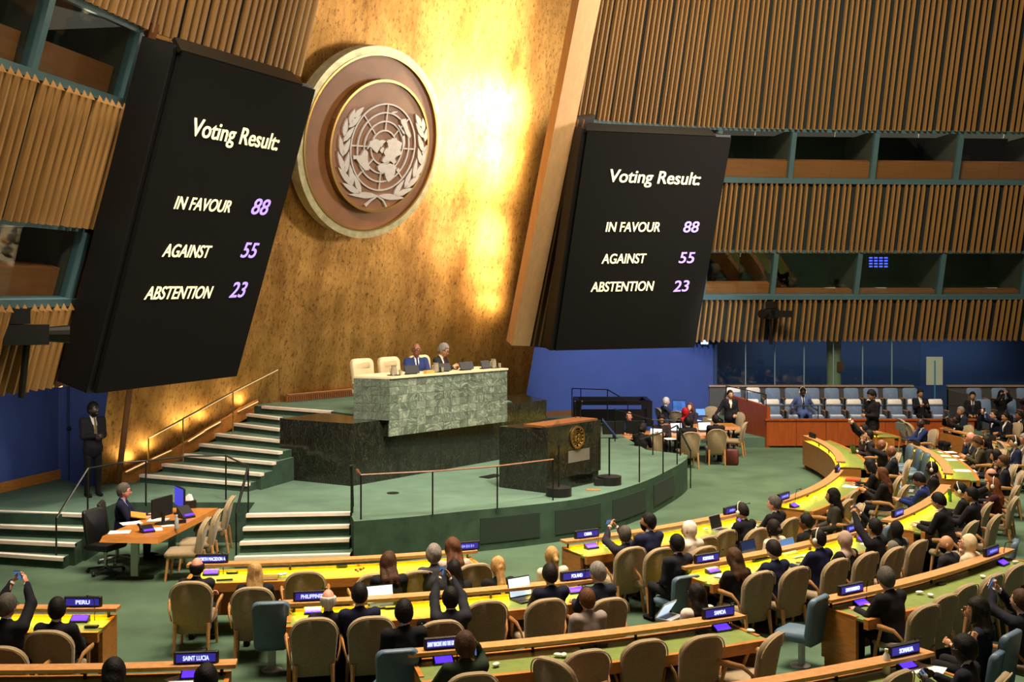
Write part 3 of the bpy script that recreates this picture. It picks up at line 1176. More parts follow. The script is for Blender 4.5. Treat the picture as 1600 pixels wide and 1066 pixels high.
mc = z7(521, 480)
mr = (z7(785, 503)[0] - z7(258, 458)[0]) / 2
for k, f in enumerate((1.0, 0.8, 0.6, 0.39)):
    ringm(mr * f - 0.018, mr * f + 0.018, 0.0, 0.045, 72).build('map_circle', M_EMBM, em, True, dlt @ FE @ Matrix.Translation((mc[0], mc[1], 0)))
for k in range(8):
    a = math.pi * k / 4 + R_(3)
    r0 = 0.39 * mr
    MB().box(((r0 + mr) / 2, 0, 0.02), (mr - r0, 0.032, 0.04)).build('map_meridian', M_EMBM, em, False, dlt @ FE @ Matrix.Translation((mc[0], mc[1], 0)) @ Matrix.Rotation(a, 4, 'Z'))
LAND = [
    [(400, 430), (418, 425), (440, 408), (465, 412), (480, 422), (505, 416), (525, 420), (535, 432), (512, 448), (505, 470), (488, 478), (480, 495), (462, 525), (448, 516), (435, 505), (415, 480), (398, 474), (388, 492), (380, 492), (385, 470), (398, 455)],
    [(485, 505), (500, 480), (515, 478), (522, 490), (505, 530)],
    [(540, 430), (560, 412), (575, 415), (590, 400), (610, 405), (622, 395), (632, 420), (655, 432), (672, 445), (660, 480), (655, 500), (668, 535), (645, 545), (622, 555), (610, 570), (622, 600), (600, 620), (585, 600), (570, 590), (545, 600), (520, 610), (505, 595), (512, 565), (530, 552), (518, 520), (535, 490), (555, 480), (552, 445)],
    [(468, 642), (480, 622), (500, 612), (530, 622), (570, 612), (600, 622), (616, 650), (612, 690), (600, 730), (575, 755), (555, 767), (535, 735), (525, 690), (490, 687), (472, 668)],
    [(262, 545), (300, 548), (325, 548), (345, 510), (365, 498), (387, 520), (385, 580), (392, 625), (402, 650), (395, 668), (365, 670), (340, 645), (312, 612), (290, 575), (266, 580)],
    [(658, 250), (680, 242), (702, 240), (708, 268), (722, 322), (745, 380), (735, 402), (722, 395), (700, 360), (682, 312), (664, 280)],
    [(580, 188), (600, 180), (632, 178), (630, 188), (605, 196), (590, 196)],
    [(622, 668), (640, 650), (650, 660), (645, 690), (632, 688)],
    [(636, 296), (648, 292), (662, 318), (688, 350), (694, 372), (678, 362), (655, 325)],
    [(668, 392), (692, 378), (696, 440), (688, 478), (672, 492), (678, 440)],
]
for poly in LAND:
    flat([z7(*p) for p in poly], 0.0, 0.06).build('map_land', M_EMBM, em, False, dlt @ FE)
LV = [((272, 232), (357, 143)), ((228, 314), (332, 213)), ((234, 284), (282, 158)), ((188, 388), (216, 236)), ((184, 432), (277, 306)), ((182, 550), (242, 403)),
      ((178, 556), (155, 376)), ((200, 700), (232, 513)), ((196, 692), (136, 512)), ((264, 796), (238, 620)), ((258, 798), (138, 642)), ((332, 862), (270, 698)), ((322, 866), (172, 773)),
      ((472, 882), (228, 872)), ((472, 882), (698, 902)),
      ((832, 304), (785, 202)), ((853, 350), (845, 232)), ((856, 404), (786, 272)), ((862, 432), (884, 315)), ((850, 520), (806, 370)), ((838, 535), (890, 455)), ((832, 622), (806, 482)),
      ((832, 640), (886, 455)), ((768, 738), (797, 570)), ((778, 738), (874, 578)), ((692, 818), (757, 653)), ((702, 820), (832, 703)), ((602, 878), (692, 748)), ((608, 882), (767, 818))]
for (a, b) in LV:
    A_, B_ = Vector(z7(*a)), Vector(z7(*b))
    d = B_ - A_
    nn = Vector((-d.y, d.x)).normalized() * min(0.075, d.length * 0.2)
    poly = [A_, A_ + d * 0.2 + nn * 0.75, A_ + d * 0.45 + nn, A_ + d * 0.75 + nn * 0.6, B_, A_ + d * 0.75 - nn * 0.6, A_ + d * 0.45 - nn, A_ + d * 0.2 - nn * 0.75]
    flat([(p.x, p.y) for p in poly], 0.0, 0.05).build('laurel_leaf', M_EMBM, em, False, dlt @ FE)
for pts in (((470, 885), (420, 915), (365, 968)), ((465, 885), (515, 920), (540, 972))):
    m = MB()
    m.tube([tuple(z7(*p)) + (0.02,) for p in pts], [0.03, 0.035, 0.045], 6)
    m.build('laurel_stem', M_EMBM, em, True, dlt @ FE)

# ------------------------------------------------------------------ displays with the voting result
def display(label, base, d, t, corners, lines, depth):
    nh = Vector((d.y, -d.x, 0)).normalized()
    N = (nh - Vector((0, 0, t))).normalized()
    q = [PL(x, y, base, N) for x, y in corners]          # bl br tr tl
    r = thing('voting_display', label, 'display', q[0])
    o = q[0]
    ql = [p - o for p in q]
    m = MB()
    m.slabq(ql[0], ql[1], ql[2], ql[3], 0.08)
    m.build('screen', M_SCREEN, r)
    m = MB()
    ee = 0.12
    dd = (ql[1] - ql[0]).normalized()
    uu = (ql[3] - ql[0]).normalized()
    hb = [ql[0] - dd * ee - uu * 0.02, ql[1] + dd * 0.03 - uu * 0.02, ql[2] + dd * 0.03 + uu * 0.06, ql[3] - dd * ee + uu * 0.06]
    hb = [p - N * 0.1 for p in hb]
    m.slabq(hb[0], hb[1], hb[2], hb[3], depth)
    m.build('housing', M_BLACK, r)
    m = MB()
    m.slabq(ql[3] - dd * 0.05 + uu * 0.02, ql[2] - dd * 0.5 + uu * 0.02, ql[2] - dd * 0.55 + uu * 0.2 - N * 0.3, ql[3] + dd * 0.1 + uu * 0.2 - N * 0.3, 0.08)
    m.build('lamp_bar', M_IRON, r)
    return r, o, N, base


def scr_text(r, o, N, base, body, p_l, p_r, h_px, m, shear=0.25):
    a = PL(p_l[0], p_l[1], base + N * 0.02, N) - o
    b = PL(p_r[0], p_r[1], base + N * 0.02, N) - o
    x = (b - a).normalized()
    y = N.cross(x)
    d = (a + o).y
    hh = PL(p_l[0], p_l[1] - h_px, base, N) - PL(p_l[0], p_l[1], base, N)
    cap = hh.length
    text(body, r, frame(a, x, y, N), (b - a).length, cap / 0.70, m, shear, cap * 0.022)


lb, ldir = Vector((-7.18, 19.9, 3.0)), Vector((1.45, 4.1, 0)).normalized()
L1 = display('tall black display with voting result in front of the left fin wall', lb, ldir, 0.31, [(150, 615), (370, 588), (493, 140), (285, 80)], None, 0.66)
for body, a, b, h, m in (('Voting Result:', (297, 211), (432, 235), 27, M_VOTE), ('IN FAVOUR', (270, 326), (357, 332), 19, M_VOTE), ('88', (390, 334), (416, 336), 23, M_VIOL),
                         ('AGAINST', (253, 401), (327, 403), 19, M_VOTE), ('55', (374, 402), (398, 403), 22, M_VIOL),
                         ('ABSTENTION', (225, 468), (329, 466), 19, M_VOTE), ('23', (357, 465), (381, 464), 22, M_VIOL)):
    scr_text(*L1, body, a, b, h, m, 0.05 if body[0] == 'V' else 0.2)
rb, rdir = Vector((1.2, 31.0, 3.15)), Vector((4.0, 1.7, 0)).normalized()
L2 = display('tall black display with voting result right of the pale beam', rb, rdir, 0.21, [(868, 548), (1085, 543), (1143, 215), (918, 205)], None, 0.5)
for body, a, b, h, m in (('Voting Result:', (950, 284), (1091, 289), 20, M_VOTE), ('IN FAVOUR', (945, 362), (1029, 362), 15, M_VOTE), ('88', (1066, 363), (1090, 363), 17, M_VIOL),
                         ('AGAINST', (940, 412), (1009, 411), 15, M_VOTE), ('55', (1059, 411), (1083, 411), 17, M_VIOL),
                         ('ABSTENTION', (923, 456), (1021, 454), 15, M_VOTE), ('23', (1051, 456), (1075, 455), 17, M_VIOL)):
    scr_text(*L2, body, a, b, h, m, 0.15)
# ------------------------------------------------------------------ marble desk, base and tribune on the stage
nfront = Vector((gdir.y, -gdir.x, 0))
BE = BLK_B + gdir * 6.6
base = thing('marble_podium_base', 'long low dark marble base under the green marble desk', 'podium', (0, 0, PZ))
m = MB()
poly = [BLK_A, BLK_B, BE, BE + Vector((-0.5, 1.4, 0)), BLK_A + gdir * 5.5 + Vector((0.3, 0.9, 0)), BLK_A + Vector((0.55, 0.9, 0))]
m.prism([(p.x, p.y) for p in poly], 0.0, UZ - PZ - 0.02)
m.build('body', M_MARBD, base)
m = MB()
for k in (1.35, 2.7, 4.05, 5.4):
    p = BLK_B + gdir * k + nfront * 0.003
    m.slabq(Vector((p.x, p.y, 0)), Vector((p.x, p.y, 0)) + gdir * 0.012, Vector((p.x, p.y, 1.25)) + gdir * 0.012, Vector((p.x, p.y, 1.25)), 0.01)
stuff(m.build('joint', M_BLACK, base))

DZ0, DZ1 = 1.70, 2.95
DF = G(609, 589.4, DZ1)
DR = G(793.3, 575.4, DZ1)
DL = G(553, 588, DZ1)
ddir = (DR - DF)
ddir.z = 0
dlen = ddir.length
ddir.normalize()
dn = Vector((ddir.y, -ddir.x, 0))
desk_o = thing('marble_desk', 'high desk faced with square green marble tiles below the gold wall', 'desk', (DF.x, DF.y, DZ0))


def L_(p, z):
    return Vector((p.x - DF.x, p.y - DF.y, z - DZ0))


sd = (DL - DF)
sd.z = 0
m = MB()
bk = -dn * 0.95
pl = [DF - dn * 0.05, DR - dn * 0.05, DR + bk, DL + ddir * 0.55 + bk * 0.35, DL]
m.prism([tuple(L_(p, 0))[:2] for p in [DF - dn * 0.05, DR - dn * 0.05, DR - dn * 0.3, DF - dn * 0.3]], 0, DZ1 - DZ0 - 0.04)
m.prism([tuple(L_(p, 0))[:2] for p in pl], UZ - DZ0 - 0.02, DZ1 - DZ0 - 0.04)
m.build('body', M_MARBD, desk_o)
m = MB()
m.prism([tuple(L_(p, 0))[:2] for p in [DF + dn * 0.02, DR + dn * 0.02, DR + bk, DL + ddir * 0.55 + bk * 0.35, DL - dn * 0.0]], DZ1 - DZ0 - 0.04, DZ1 - DZ0)
m.build('desk_top', mat('pale_desk_top', '#cdbb98', 0.5, var=0.06), desk_o)
NX, NZ = 14, 7
tw, th = dlen / NX, (DZ1 - DZ0 - 0.045) / NZ
tile = MB()
tile.slab([(0.002, 0.002), (tw - 0.002, 0.002), (tw - 0.002, th - 0.002), (0.002, th - 0.002)], (0, 0, 0), 0.04, ins=0.003)
t_me = tile.mesh('marble_tile', M_MARB)
mats_t = [M_MARB, marble('green_marble_tile_dark', '#515a4e', '#98a189', 0.5, 3.2, 0.3, True), marble('green_marble_tile_pale', '#687162', '#b6bea8', 0.55, 2.2, 0.3, True)]
tmes = [t_me]
for q in mats_t[1:]:
    c = t_me.copy()
    c.materials.clear()
    c.materials.append(q)
    tmes.append(c)
for i in range(NX):
    for j in range(NZ):
        p = L_(DF, DZ0) + ddir * (i * tw) + Vector((0, 0, j * th)) - dn * (0.03 + random.uniform(0, 0.004))
        obj('marble_tile', random.choices(tmes, (6, 1, 2))[0], desk_o, frame(p, ddir, dn * -1, (0, 0, 1)))
# side tiles
sdir = -sd.normalized()
sn = Vector((sdir.y, -sdir.x, 0))
nS = 4
tw2 = sd.length / nS
z0s = UZ - DZ0 - 0.02
th2 = (DZ1 - DZ0 - 0.04 - z0s) / 5
tile = MB()
tile.slab([(0.002, 0.002), (tw2 - 0.002, 0.002), (tw2 - 0.002, th2 - 0.002), (0.002, th2 - 0.002)], (0, 0, 0), 0.03, ins=0.003)
s_me = tile.mesh('marble_tile', mats_t[1])
for i in range(nS):
    for j in range(5):
        p = L_(DL, DZ0) + sdir * (i * tw2) + Vector((0, 0, z0s + j * th2)) + sn * 0.008
        obj('marble_tile', s_me, desk_o, frame(p, sdir, sn * -1, (0, 0, 1)))

T1, T2, T3 = G(780, 761.6, PZ), G(852, 771, PZ), G(935, 753, PZ)
T4 = T1 + T3 - T2
tri = thing('speaker_tribune', 'broad dark marble speaking tribune with gold crest at the stage front', 'lectern', T2)


def Lt(p, z=0):
    return Vector((p.x - T2.x, p.y - T2.y, z))


TH = 1.24
m = MB()
m.prism([tuple(Lt(p))[:2] for p in (T1, T2, T3, T4)], 0, TH)
m.build('body', M_MARBD, tri)
td = (T3 - T2).normalized()
tn = Vector((td.y, -td.x, 0))
m = MB()
m.prism([tuple(Lt(p))[:2] for p in (T2 + td * 0.0 + tn * 0.06, T3 + tn * 0.06, T3 - tn * 0.1, T2 - tn * 0.1)], 0.25, TH + 0.06)
m.build('front_slab', M_MARBD, tri)
m = MB()
m.prism([tuple(Lt(p))[:2] for p in (T2 - tn * 0.02, T3 - tn * 0.02, T3 - tn * 0.55, T2 - tn * 0.55)], TH + 0.04, TH + 0.085)
m.build('reading_shelf', M_DARKW, tri)
pm = T2 + td * 1.05 + tn * 0.066
m = MB()
a = pm + td * -0.38
m.slabq(Lt(a, 0.52), Lt(a + td * 0.72, 0.52), Lt(a + td * 0.72, 0.76), Lt(a, 0.76), 0.02)
m.build('speaker_grille', mat('grey_grille', '#6a6458', 0.6, var=0.2, scale=60), tri)
cp = T2 + td * 0.95 + tn * 0.07
crest = ringm(0.19, 0.23, 0, 0.03, 32)
fc = frame(Lt(cp, 1.02), td, (0, 0, 1), tn)
cr = crest.build('crest', M_BRASS, tri, True, fc)
for r_ in (0.05, 0.10, 0.14):
    ringm(r_ - 0.006, r_ + 0.006, 0, 0.02, 28).build('crest_circle', M_BRASS, cr, True)
for sgn in (-1, 1):
    m = MB()
    for k in range(6):
        a = R_(-70 + k * 25)
        m.ball((sgn * 0.18 * math.cos(a), 0.18 * math.sin(a), 0.015), (0.03, 0.018, 0.01), nu=6, nv=4)
    stuff(m.build('crest_laurel', M_BRASS, cr, True))
m = MB()
for x, y, r_ in ((-0.05, 0.0, 0.045), (0.045, 0.03, 0.05), (0.03, -0.05, 0.04), (-0.06, -0.06, 0.03)):
    m.ball((x, y, 0.015), (r_, r_ * 0.8, 0.01), nu=8, nv=4)
stuff(m.build('crest_land', M_BRASS, cr, True))
mi = thing('twin_microphone', 'thin twin microphones standing on the dark tribune', 'microphone', (T4.x + 0.5, T4.y - 0.6, PZ + TH))
for dx in (-0.05, 0.05):
    m = MB()
    m.tube([(dx, 0, 0), (dx, 0, 0.25), (dx * 1.5, -0.1, 0.42)], 0.008, 6)
    m.ball((dx * 1.5, -0.12, 0.44), 0.02)
    m.build('stem', M_IRON, mi)
MB().box((0, 0, 0.012), (0.2, 0.1, 0.024)).build('base', M_IRON, mi)


def prompter(bx, by, ty, label, gl):
    p = G(bx, by, PZ)
    hgt = (by - ty) * p.y / FOC
    r = thing('teleprompter', label, 'teleprompter', p)
    MB().lathe([(0.25, 0), (0.25, 0.17), (0.2, 0.18)], 20).build('base', M_BLACK, r, True)
    MB().tube([(0, 0, 0.15), (0, 0, hgt)], 0.018, 8).build('pole', M_IRON, r)
    m = MB()
    m.rbox((0, 0, 0), (0.34, 0.012, 0.46), 0.01)
    x = td if not gl else Vector((0.1, 0.98, 0))
    up = Vector((-0.35, -0.2, 0.75)).normalized() if not gl else Vector((-0.62, 0.0, 0.78)).normalized()
    y = up.cross(x)
    m.build('glass_plate', mat('smoked_glass', '#1b1f22', 0.12, var=0) if gl else M_GLASS, r, False, frame((0, 0, hgt + 0.2), (x - up * x.dot(up)).normalized(), up.cross(x).normalized(), up))
    return r


prompter(873, 775, 695, 'black teleprompter in front of the gold crest of the tribune', False)
prompter(952, 757, 684, 'black teleprompter to the right of the dark tribune', True)
tag(MB().box((0, 0, 0.07), (0.3, 0.26, 0.14)).build('floor_monitor', M_BLACK), 'small black floor box beside the right teleprompter', 'speaker').location = G(940, 758, PZ)
for px, py, l in ((660, 771, 'small dark round floor plate on the stage carpet'), ):
    d_ = tag(MB().lathe([(0.12, 0), (0.12, 0.012), (0.1, 0.016)], 20).build('floor_socket', M_IRON), l, 'socket')
    d_.location = G(614, 771, PZ)
d_ = tag(MB().box((0, 0, 0.008), (0.5, 0.28, 0.016)).build('floor_plate', M_IRON), 'flat dark metal floor plate near the tribune', 'plate')
d_.location = G(768, 745, PZ)
d_.rotation_euler = (0, 0, R_(50))
d_ = tag(MB().box((0, 0, 0.006), (0.28, 0.2, 0.012)).build('floor_plate', mat('copper_plate', '#8a6238', 0.5)), 'flat copper floor plate near the stage edge', 'plate')
d_.location = G(927, 766, PZ)


# ------------------------------------------------------------------ handrails
def rail(label, posts, path, h=0.9, r=0.022, m=M_IRON, top=None):
    root = thing('handrail', label, 'handrail', posts[0])
    o = posts[0]
    MB().tube([p + Vector((0, 0, h)) - o for p in path], 0.026, 6, flat=0.6).build('top_rail', top or m, root)
    for p in posts:
        MB().tube([p - o, p + Vector((0, 0, h)) - o], 0.016, 6).build('post', m, root)
    return root


f1 = G(88, 886, 0)
tp1, tp2, tp3 = G(137, 806, PZ), G(228, 791, PZ), G(353, 781, PZ)
f2, tp5 = G(369, 876, 0), G(388, 802, PZ)
rail('black iron handrail around the recess of the corner table', [f1, tp1, tp2, tp3, tp5, f2], [f1, tp1, tp1.lerp(tp2, 0.5) + Vector((0, 0.25, 0)), tp2, tp2.lerp(tp3, 0.5) + Vector((0, 0.3, 0)), tp3, tp5, f2], 0.84)
ra, rb_ = G(549, 806, PZ), G(551, 868, 0)
rail('short black handrail down the right side of the centre steps', [ra, rb_], [ra + Vector((-0.02, 0.1, 0)), ra, rb_], 0.88)
pp = [G(564, 812, PZ), G(676, 805, PZ), G(777, 795, PZ), G(864, 782, PZ)]
rail('thin dark handrail along the curved stage front', pp, [pp[0] + Vector((-0.15, 0.6, 0))] + pp, 0.78, top=M_DARKW)
pp = [G(999, 754, PZ), G(1036, 740, PZ), G(1058, 726, PZ), G(1079, 763, 0)]
rail('black handrail at the right end of the curved stage', pp, [pp[0], pp[1], pp[2], pp[3] + Vector((0, 0.0, 0))], 0.9)
pp = [G(961, 690, PZ), G(1020, 711, PZ), G(1063, 712, PZ), G(1066, 713, PZ)]
rail('far black handrail beside the steps behind the tribune', pp[:3], pp[:3], 0.85)
lo, hi = G(232, 751, PZ), G(436, 636, UZ)
mid1, mid2 = lo.lerp(hi, 0.33), lo.lerp(hi, 0.72)
mid1, mid2 = G(286, 722, PZ + RS * 2.6), G(364, 676, PZ + RS * 5.4)
hr = rail('thin brass handrail climbing the stairs beside the gold wall', [lo, mid1, mid2, hi], [lo, mid1, mid2, hi], 0.9, m=mat('bronze_rail', '#8f7440', 0.35, metal=0.7, var=0.05))


MB().tube([p - lo + Vector((-0.01, 0.02, 0.872)) for p in (lo, mid1, mid2, hi)], 0.008, 6).build('light_strip', M_RAILLED, hr)

# ------------------------------------------------------------------ rows of delegate desks
C0 = Vector((-5.417, 29.679, 0))
R1, R2, R3, R4 = 13.457, 15.678, 17.947, 20.0


def pt(R, a, z=0.0):
    return Vector((C0.x + R * math.cos(R_(a)), C0.y + R * math.sin(R_(a)), z))


def polar(p):
    d = p - C0
    return math.hypot(d.x, d.y), math.degrees(math.atan2(d.y, d.x))


def outward(p):
    """z rotation that turns local +Y away from the hall centre"""
    d = p - C0
    return math.atan2(-d.x, d.y)


def arc(mb, r0, r1, a0, a1, z0, z1, mi=0, r0t=None):
    n = max(2, int(abs(a1 - a0) / 1.6) + 1)
    vs, fs = [], []
    for i in range(n + 1):
        a = R_(a0 + (a1 - a0) * i / n)
        c, s_ = math.cos(a), math.sin(a)
        for r, z in ((r0, z0), (r1, z0), (r1, z1), (r0 if r0t is None else r0t, z1)):
            vs.append((r * c, r * s_, z))
    for i in range(n):
        for k in range(4):
            j = (k + 1) % 4
            fs.append((4 * i + k, 4 * i + j, 4 * i + 4 + j, 4 * i + 4 + k))
    fs += [(3, 2, 1, 0), (4 * n, 4 * n + 1, 4 * n + 2, 4 * n + 3)]
    mb.add(vs, [f[::-1] for f in fs], mi)
    return mb


WZ = 0.74


def delegate_desk(label, R, a0, a1, lit):
    r = thing('delegate_desk', label, 'desk', C0, 0, 'curved rows of delegate desks')
    arc(MB(), R - 0.16, R + 0.46, a0, a1, WZ - 0.03, WZ).build('worktop', M_LEATHER, r)
    arc(MB(), R + 0.46, R + 0.53, a0, a1, WZ - 0.11, WZ + 0.012).build('front_edge', M_WOOD, r)
    arc(MB(), R - 0.22, R - 0.17, a0, a1, 0.12, WZ + 0.02).build('front_panel', M_WOOD, r)
    ea = math.degrees(0.05 / R)
    for a, b in ((a0, a0 + ea), (a1 - ea, a1)):
        arc(MB(), R - 0.17, R + 0.34, a, b, 0.0, WZ + 0.012).build('end_panel', M_WOOD, r)
    arc(MB(), R - 0.2, R, a0 - 0.2, a1 + 0.2, 0.845, 0.885).build('rail', M_RAIL, r)
    n = max(2, int(abs(a1 - a0) * R_(1) * R / 1.1))
    for i in range(n + 1):
        a = a0 + 0.3 + (a1 - a0 - 0.6) * i / n
        p = pt(R - 0.15, a) - C0
        MB().box((p.x, p.y, 0.79), (0.03, 0.03, 0.11)).build('rail_post', M_IRON, r)
    m = arc(MB(), R - 0.12, R - 0.075, a0 + 0.3, a1 - 0.3, 0.83, 0.843)
    s_ = m.build('light_strip', M_LED if lit else M_IRON, r)
    return r


delegate_desk('lit desk row behind the North Macedonia plate', R1, -86.3, -68.8, True)
delegate_desk('lit desk row under the China plate', R1, -62.1, -44.9, True)
delegate_desk('lit curved desk row with wide wooden rail behind the white jacket', R1, -38.9, -21.0, True)
delegate_desk('lit desk at the far end of the front row with tall wooden front', R1, -15.2, 4.9, True)
delegate_desk('lit desk under the Peru plate', R2, -99, -88.0, True)
delegate_desk('lit desk row running from the Philippines plate to the Poland plate', R2, -80.3, -65.7, True)
delegate_desk('lit desk row beginning at the Portugal plate', R2, -59.8, -44.6, True)
delegate_desk('lit desk row with green bottle and headphone wearers', R2, -40.9, -25.5, True)
delegate_desk('lit desk with rows of white papers left of the bald man', R2, -19.4, -1.9, True)
delegate_desk('pale wooden desk end where a man in blue works on a laptop', R2, 6.8, 10.5, True)
delegate_desk('unlit green desk under the Saint Lucia plate', R3, -96, -82.0, False)
delegate_desk('unlit green desk row with white mice from the long plate to the Samoa plate', R3, -75.9, -63.0, False)
delegate_desk('unlit green desk row beginning at the San Marino plate', R3, -58.2, -44.0, False)
delegate_desk('unlit green desk at far right in front of the man with glasses', R3, -2.8, 9.2, False)
delegate_desk('unlit green desk under the Somalia plate', R4, -73.5, -60.4, False)


def put(o, px, py, z, rz=None, off=0.0):
    p = G(px, py, z)
    o.location = p
    o.rotation_euler = (0, 0, outward(p) + off if rz is None else rz)
    return o


def blurred(mb, w, h):
    x = -w / 2
    while x < w / 2 - 0.02:
        k = random.uniform(0.014, 0.026)
        mb.box((x + k / 2, 0.038, 0.065), (k, 0.004, random.uniform(0.6, 1.0) * h))
        x += k + random.uniform(0.006, 0.02)


def name_plate(label, word, px, py, R, wd=None, small=1.0):
    p0 = G(px, py, 0.885)
    a = polar(p0)[1]
    p = pt(R - 0.1, a, 0.885)
    r = thing('name_plate', label, 'name plate', p, outward(p))
    r.scale = (small, small, small)
    hm = MB()
    hm.rbox((0, 0, 0.065), (0.46, 0.06, 0.125), 0.012)
    hm.box((0, 0, 0.005), (0.3, 0.09, 0.012))
    hm.build('housing', M_BLACK, r)
    MB().box((0, 0.031, 0.065), (0.40, 0.006, 0.082)).build('panel', M_DISP, r)
    fm = frame((0, 0.0365, 0.042), (-1, 0, 0), (0, 0, 1), (0, 1, 0))
    if word:
        w = wd or min(0.38, 0.042 * len(word))
        text(word, r, frame((w / 2, 0.0365, 0.042), (-1, 0, 0), (0, 0, 1), (0, 1, 0)), w, 0.066, M_LETT, 0, 0.0016)
    else:
        m = MB()
        blurred(m, 0.26, 0.045)
        stuff(m.build('lettering', mat('dim_lettering', '#8f9af0', 0.4, var=0, emit=0.9, ecol='#7d8cf8'), r))
    return r


name_plate('blue lit name plate reading NORTH MACEDONIA', 'NORTH MACEDONIA', 331, 880, R1)
name_plate('dark name plate at the right end of the North Macedonia row', None, 722, 857, R1)
name_plate('blue lit name plate reading PERU', 'PERU', 128, 950, R2)
name_plate('blue lit name plate reading SAINT LUCIA', 'SAINT LUCIA', 308, 1034, R3, 0.26)
name_plate('blue lit name plate reading PHILIPPINES', 'PHILIPPINES', 487, 937, R2, 0.27)
name_plate('blue lit name plate reading SAINT VINCENT AND THE GRENADINES', 'SAINT VINCENT AND THE GRENADINES', 693, 1011, R3, 0.39)
name_plate('blue lit name plate reading POLAND', 'POLAND', 899, 906, R2, 0.16)
name_plate('blue lit name plate reading CHINA', 'CHINA', 919, 841, R1, 0.14)
name_plate('blue lit name plate reading PORTUGAL', 'PORTUGAL', 1109, 880, R2, 0.2)
name_plate('blue lit name plate reading SAMOA', 'SAMOA', 1121, 964, R3, 0.16)
name_plate('blue lit name plate reading SAN MARINO', 'SAN MARINO', 1338, 930, R3, 0.26)
name_plate('blue lit name plate reading SOMALIA', 'SOMALIA', 1407, 1022, R4, 0.2)
name_plate('blue lit name plate left of the headphone man beside the black laptop', None, 1153, 804, R1)
name_plate('blue lit name plate above the grey haired man on the curved front row', None, 1234, 782, R1)
name_plate('blue lit name plate left of the raised phone behind the pink headscarf', None, 1340, 832, R2)
name_plate('blue lit name plate behind the blue suit man with a lap laptop', None, 1415, 808, R2)
name_plate('blue lit name plate at right end of the San Marino row', None, 1559, 869, R3)
name_plate('small dark name plate at far bend of the curved rail', None, 1309, 737, R1)
name_plate('small blue name plate at the far tip of the front row', None, 1277, 684, R1)
name_plate('small blue name plate on the pale wooden desk end', None, 1385, 672, R2)
name_plate('small blue name plate above the empty slate blue chairs', None, 1444, 696, R2)
name_plate('small blue name plate near end of the far right desk', None, 1564, 688, R3)
name_plate('small bright name plate left of the man with a camera', None, 1465, 662, R3)


def console(label, px, py, neck=True):
    p = G(px, py, WZ + 0.02)
    r = thing('desk_console', label, 'console', (p.x, p.y, WZ), outward(p))
    m = MB()
    m.prism([(-0.11, -0.05), (0.11, -0.05), (0.11, 0.06), (-0.11, 0.06)], 0.0, [0.07, 0.07, 0.02, 0.02])
    m.build('base', M_BLACK, r)
    m = MB()
    m.add([(-0.095, -0.035, 0.069), (0.095, -0.035, 0.069), (0.095, 0.05, 0.03), (-0.095, 0.05, 0.03)], [(0, 1, 2, 3)])
    m.add([(-0.095, -0.035, 0.064), (0.095, -0.035, 0.064), (0.095, 0.05, 0.025), (-0.095, 0.05, 0.025)], [(3, 2, 1, 0)])
    m.build('screen', M_PURP, r)
    if neck:
        m = MB()
        m.tube([(-0.16, -0.05, 0.0), (-0.16, -0.05, 0.18), (-0.15, -0.02, 0.3), (-0.12, 0.07, 0.33)], 0.006, 5)
        m.ball((-0.115, 0.08, 0.33), 0.013, nu=6, nv=5)
        m.build('gooseneck', M_IRON, r)
    return r


for l, x, y in (('at North Macedonia', 330, 896), ('at Peru', 125, 969), ('at Saint Lucia', 299, 1057), ('at the Philippines', 489, 956), ('beside the patterned dress', 693, 1034),
                ('at Samoa', 1128, 983), ('at Poland', 900, 924), ('at China', 924, 855), ('at Portugal', 1114, 893), ('left of the headphone man', 1159, 815), ('on the curved front row', 1241, 791),
                ('between the pink headscarf and the raised phone', 1347, 844), ('at San Marino', 1346, 944), ('at right end of the San Marino row', 1567, 881), ('at Somalia', 1417, 1042)):
    console('desk console with violet screen and gooseneck microphone ' + l, x, y)

# small things lying on the desks
M_WHITEP = mat('white_plastic', '#d8d4c4', 0.4, var=0.02)


def earpiece(label, px, py, two=False, grp=None):
    r = tag(MB().ball((0, 0, 0.02), (0.035, 0.055, 0.02)).build('earpiece', M_WHITEP, None, True), label, 'earpiece')
    put(r, px, py, WZ + 0.012, None, random.uniform(-1, 1))
    return r


for px, py, l in ((775, 1041, 'white earpiece right of the woman in patterned dress'), (872, 1026, 'left one of two white earpieces on the green Samoa desk'), (881, 1026, 'right one of two white earpieces on the green Samoa desk'),
                  (1173, 988, 'white earpiece at the end of the Samoa desk'), (1437, 928, 'white earpiece right of the San Marino man on the green desk'), (1454, 932, 'second white earpiece beyond the San Marino man'),
                  (1536, 903, 'white earpiece in the middle of the San Marino row'), (1587, 880, 'white earpiece near the right end plate of the San Marino row'), (438, 900, 'left grey earpiece on the North Macedonia desk'), (445, 899, 'right grey earpiece on the North Macedonia desk'),
                  (947, 855, 'white earpiece beside the China console'), (1257, 824, 'pale earpiece on the curved front row desk'), (1274, 779, 'pale clip on the lit bend of the curved desk'), (1257, 871, 'pale earpiece beside the silver laptop'), (1103, 828, 'pale earpiece left of the black laptop')):
    earpiece(l, px, py)


def blackbox(label, px, py, s=(0.16, 0.09, 0.03), name='desk_socket', cat='socket'):
    r = tag(MB().rbox((0, 0, s[2] / 2), (s[0], s[1], s[2]), 0.008).build(name, M_BLACK), label, cat)
    return put(r, px, py, WZ)


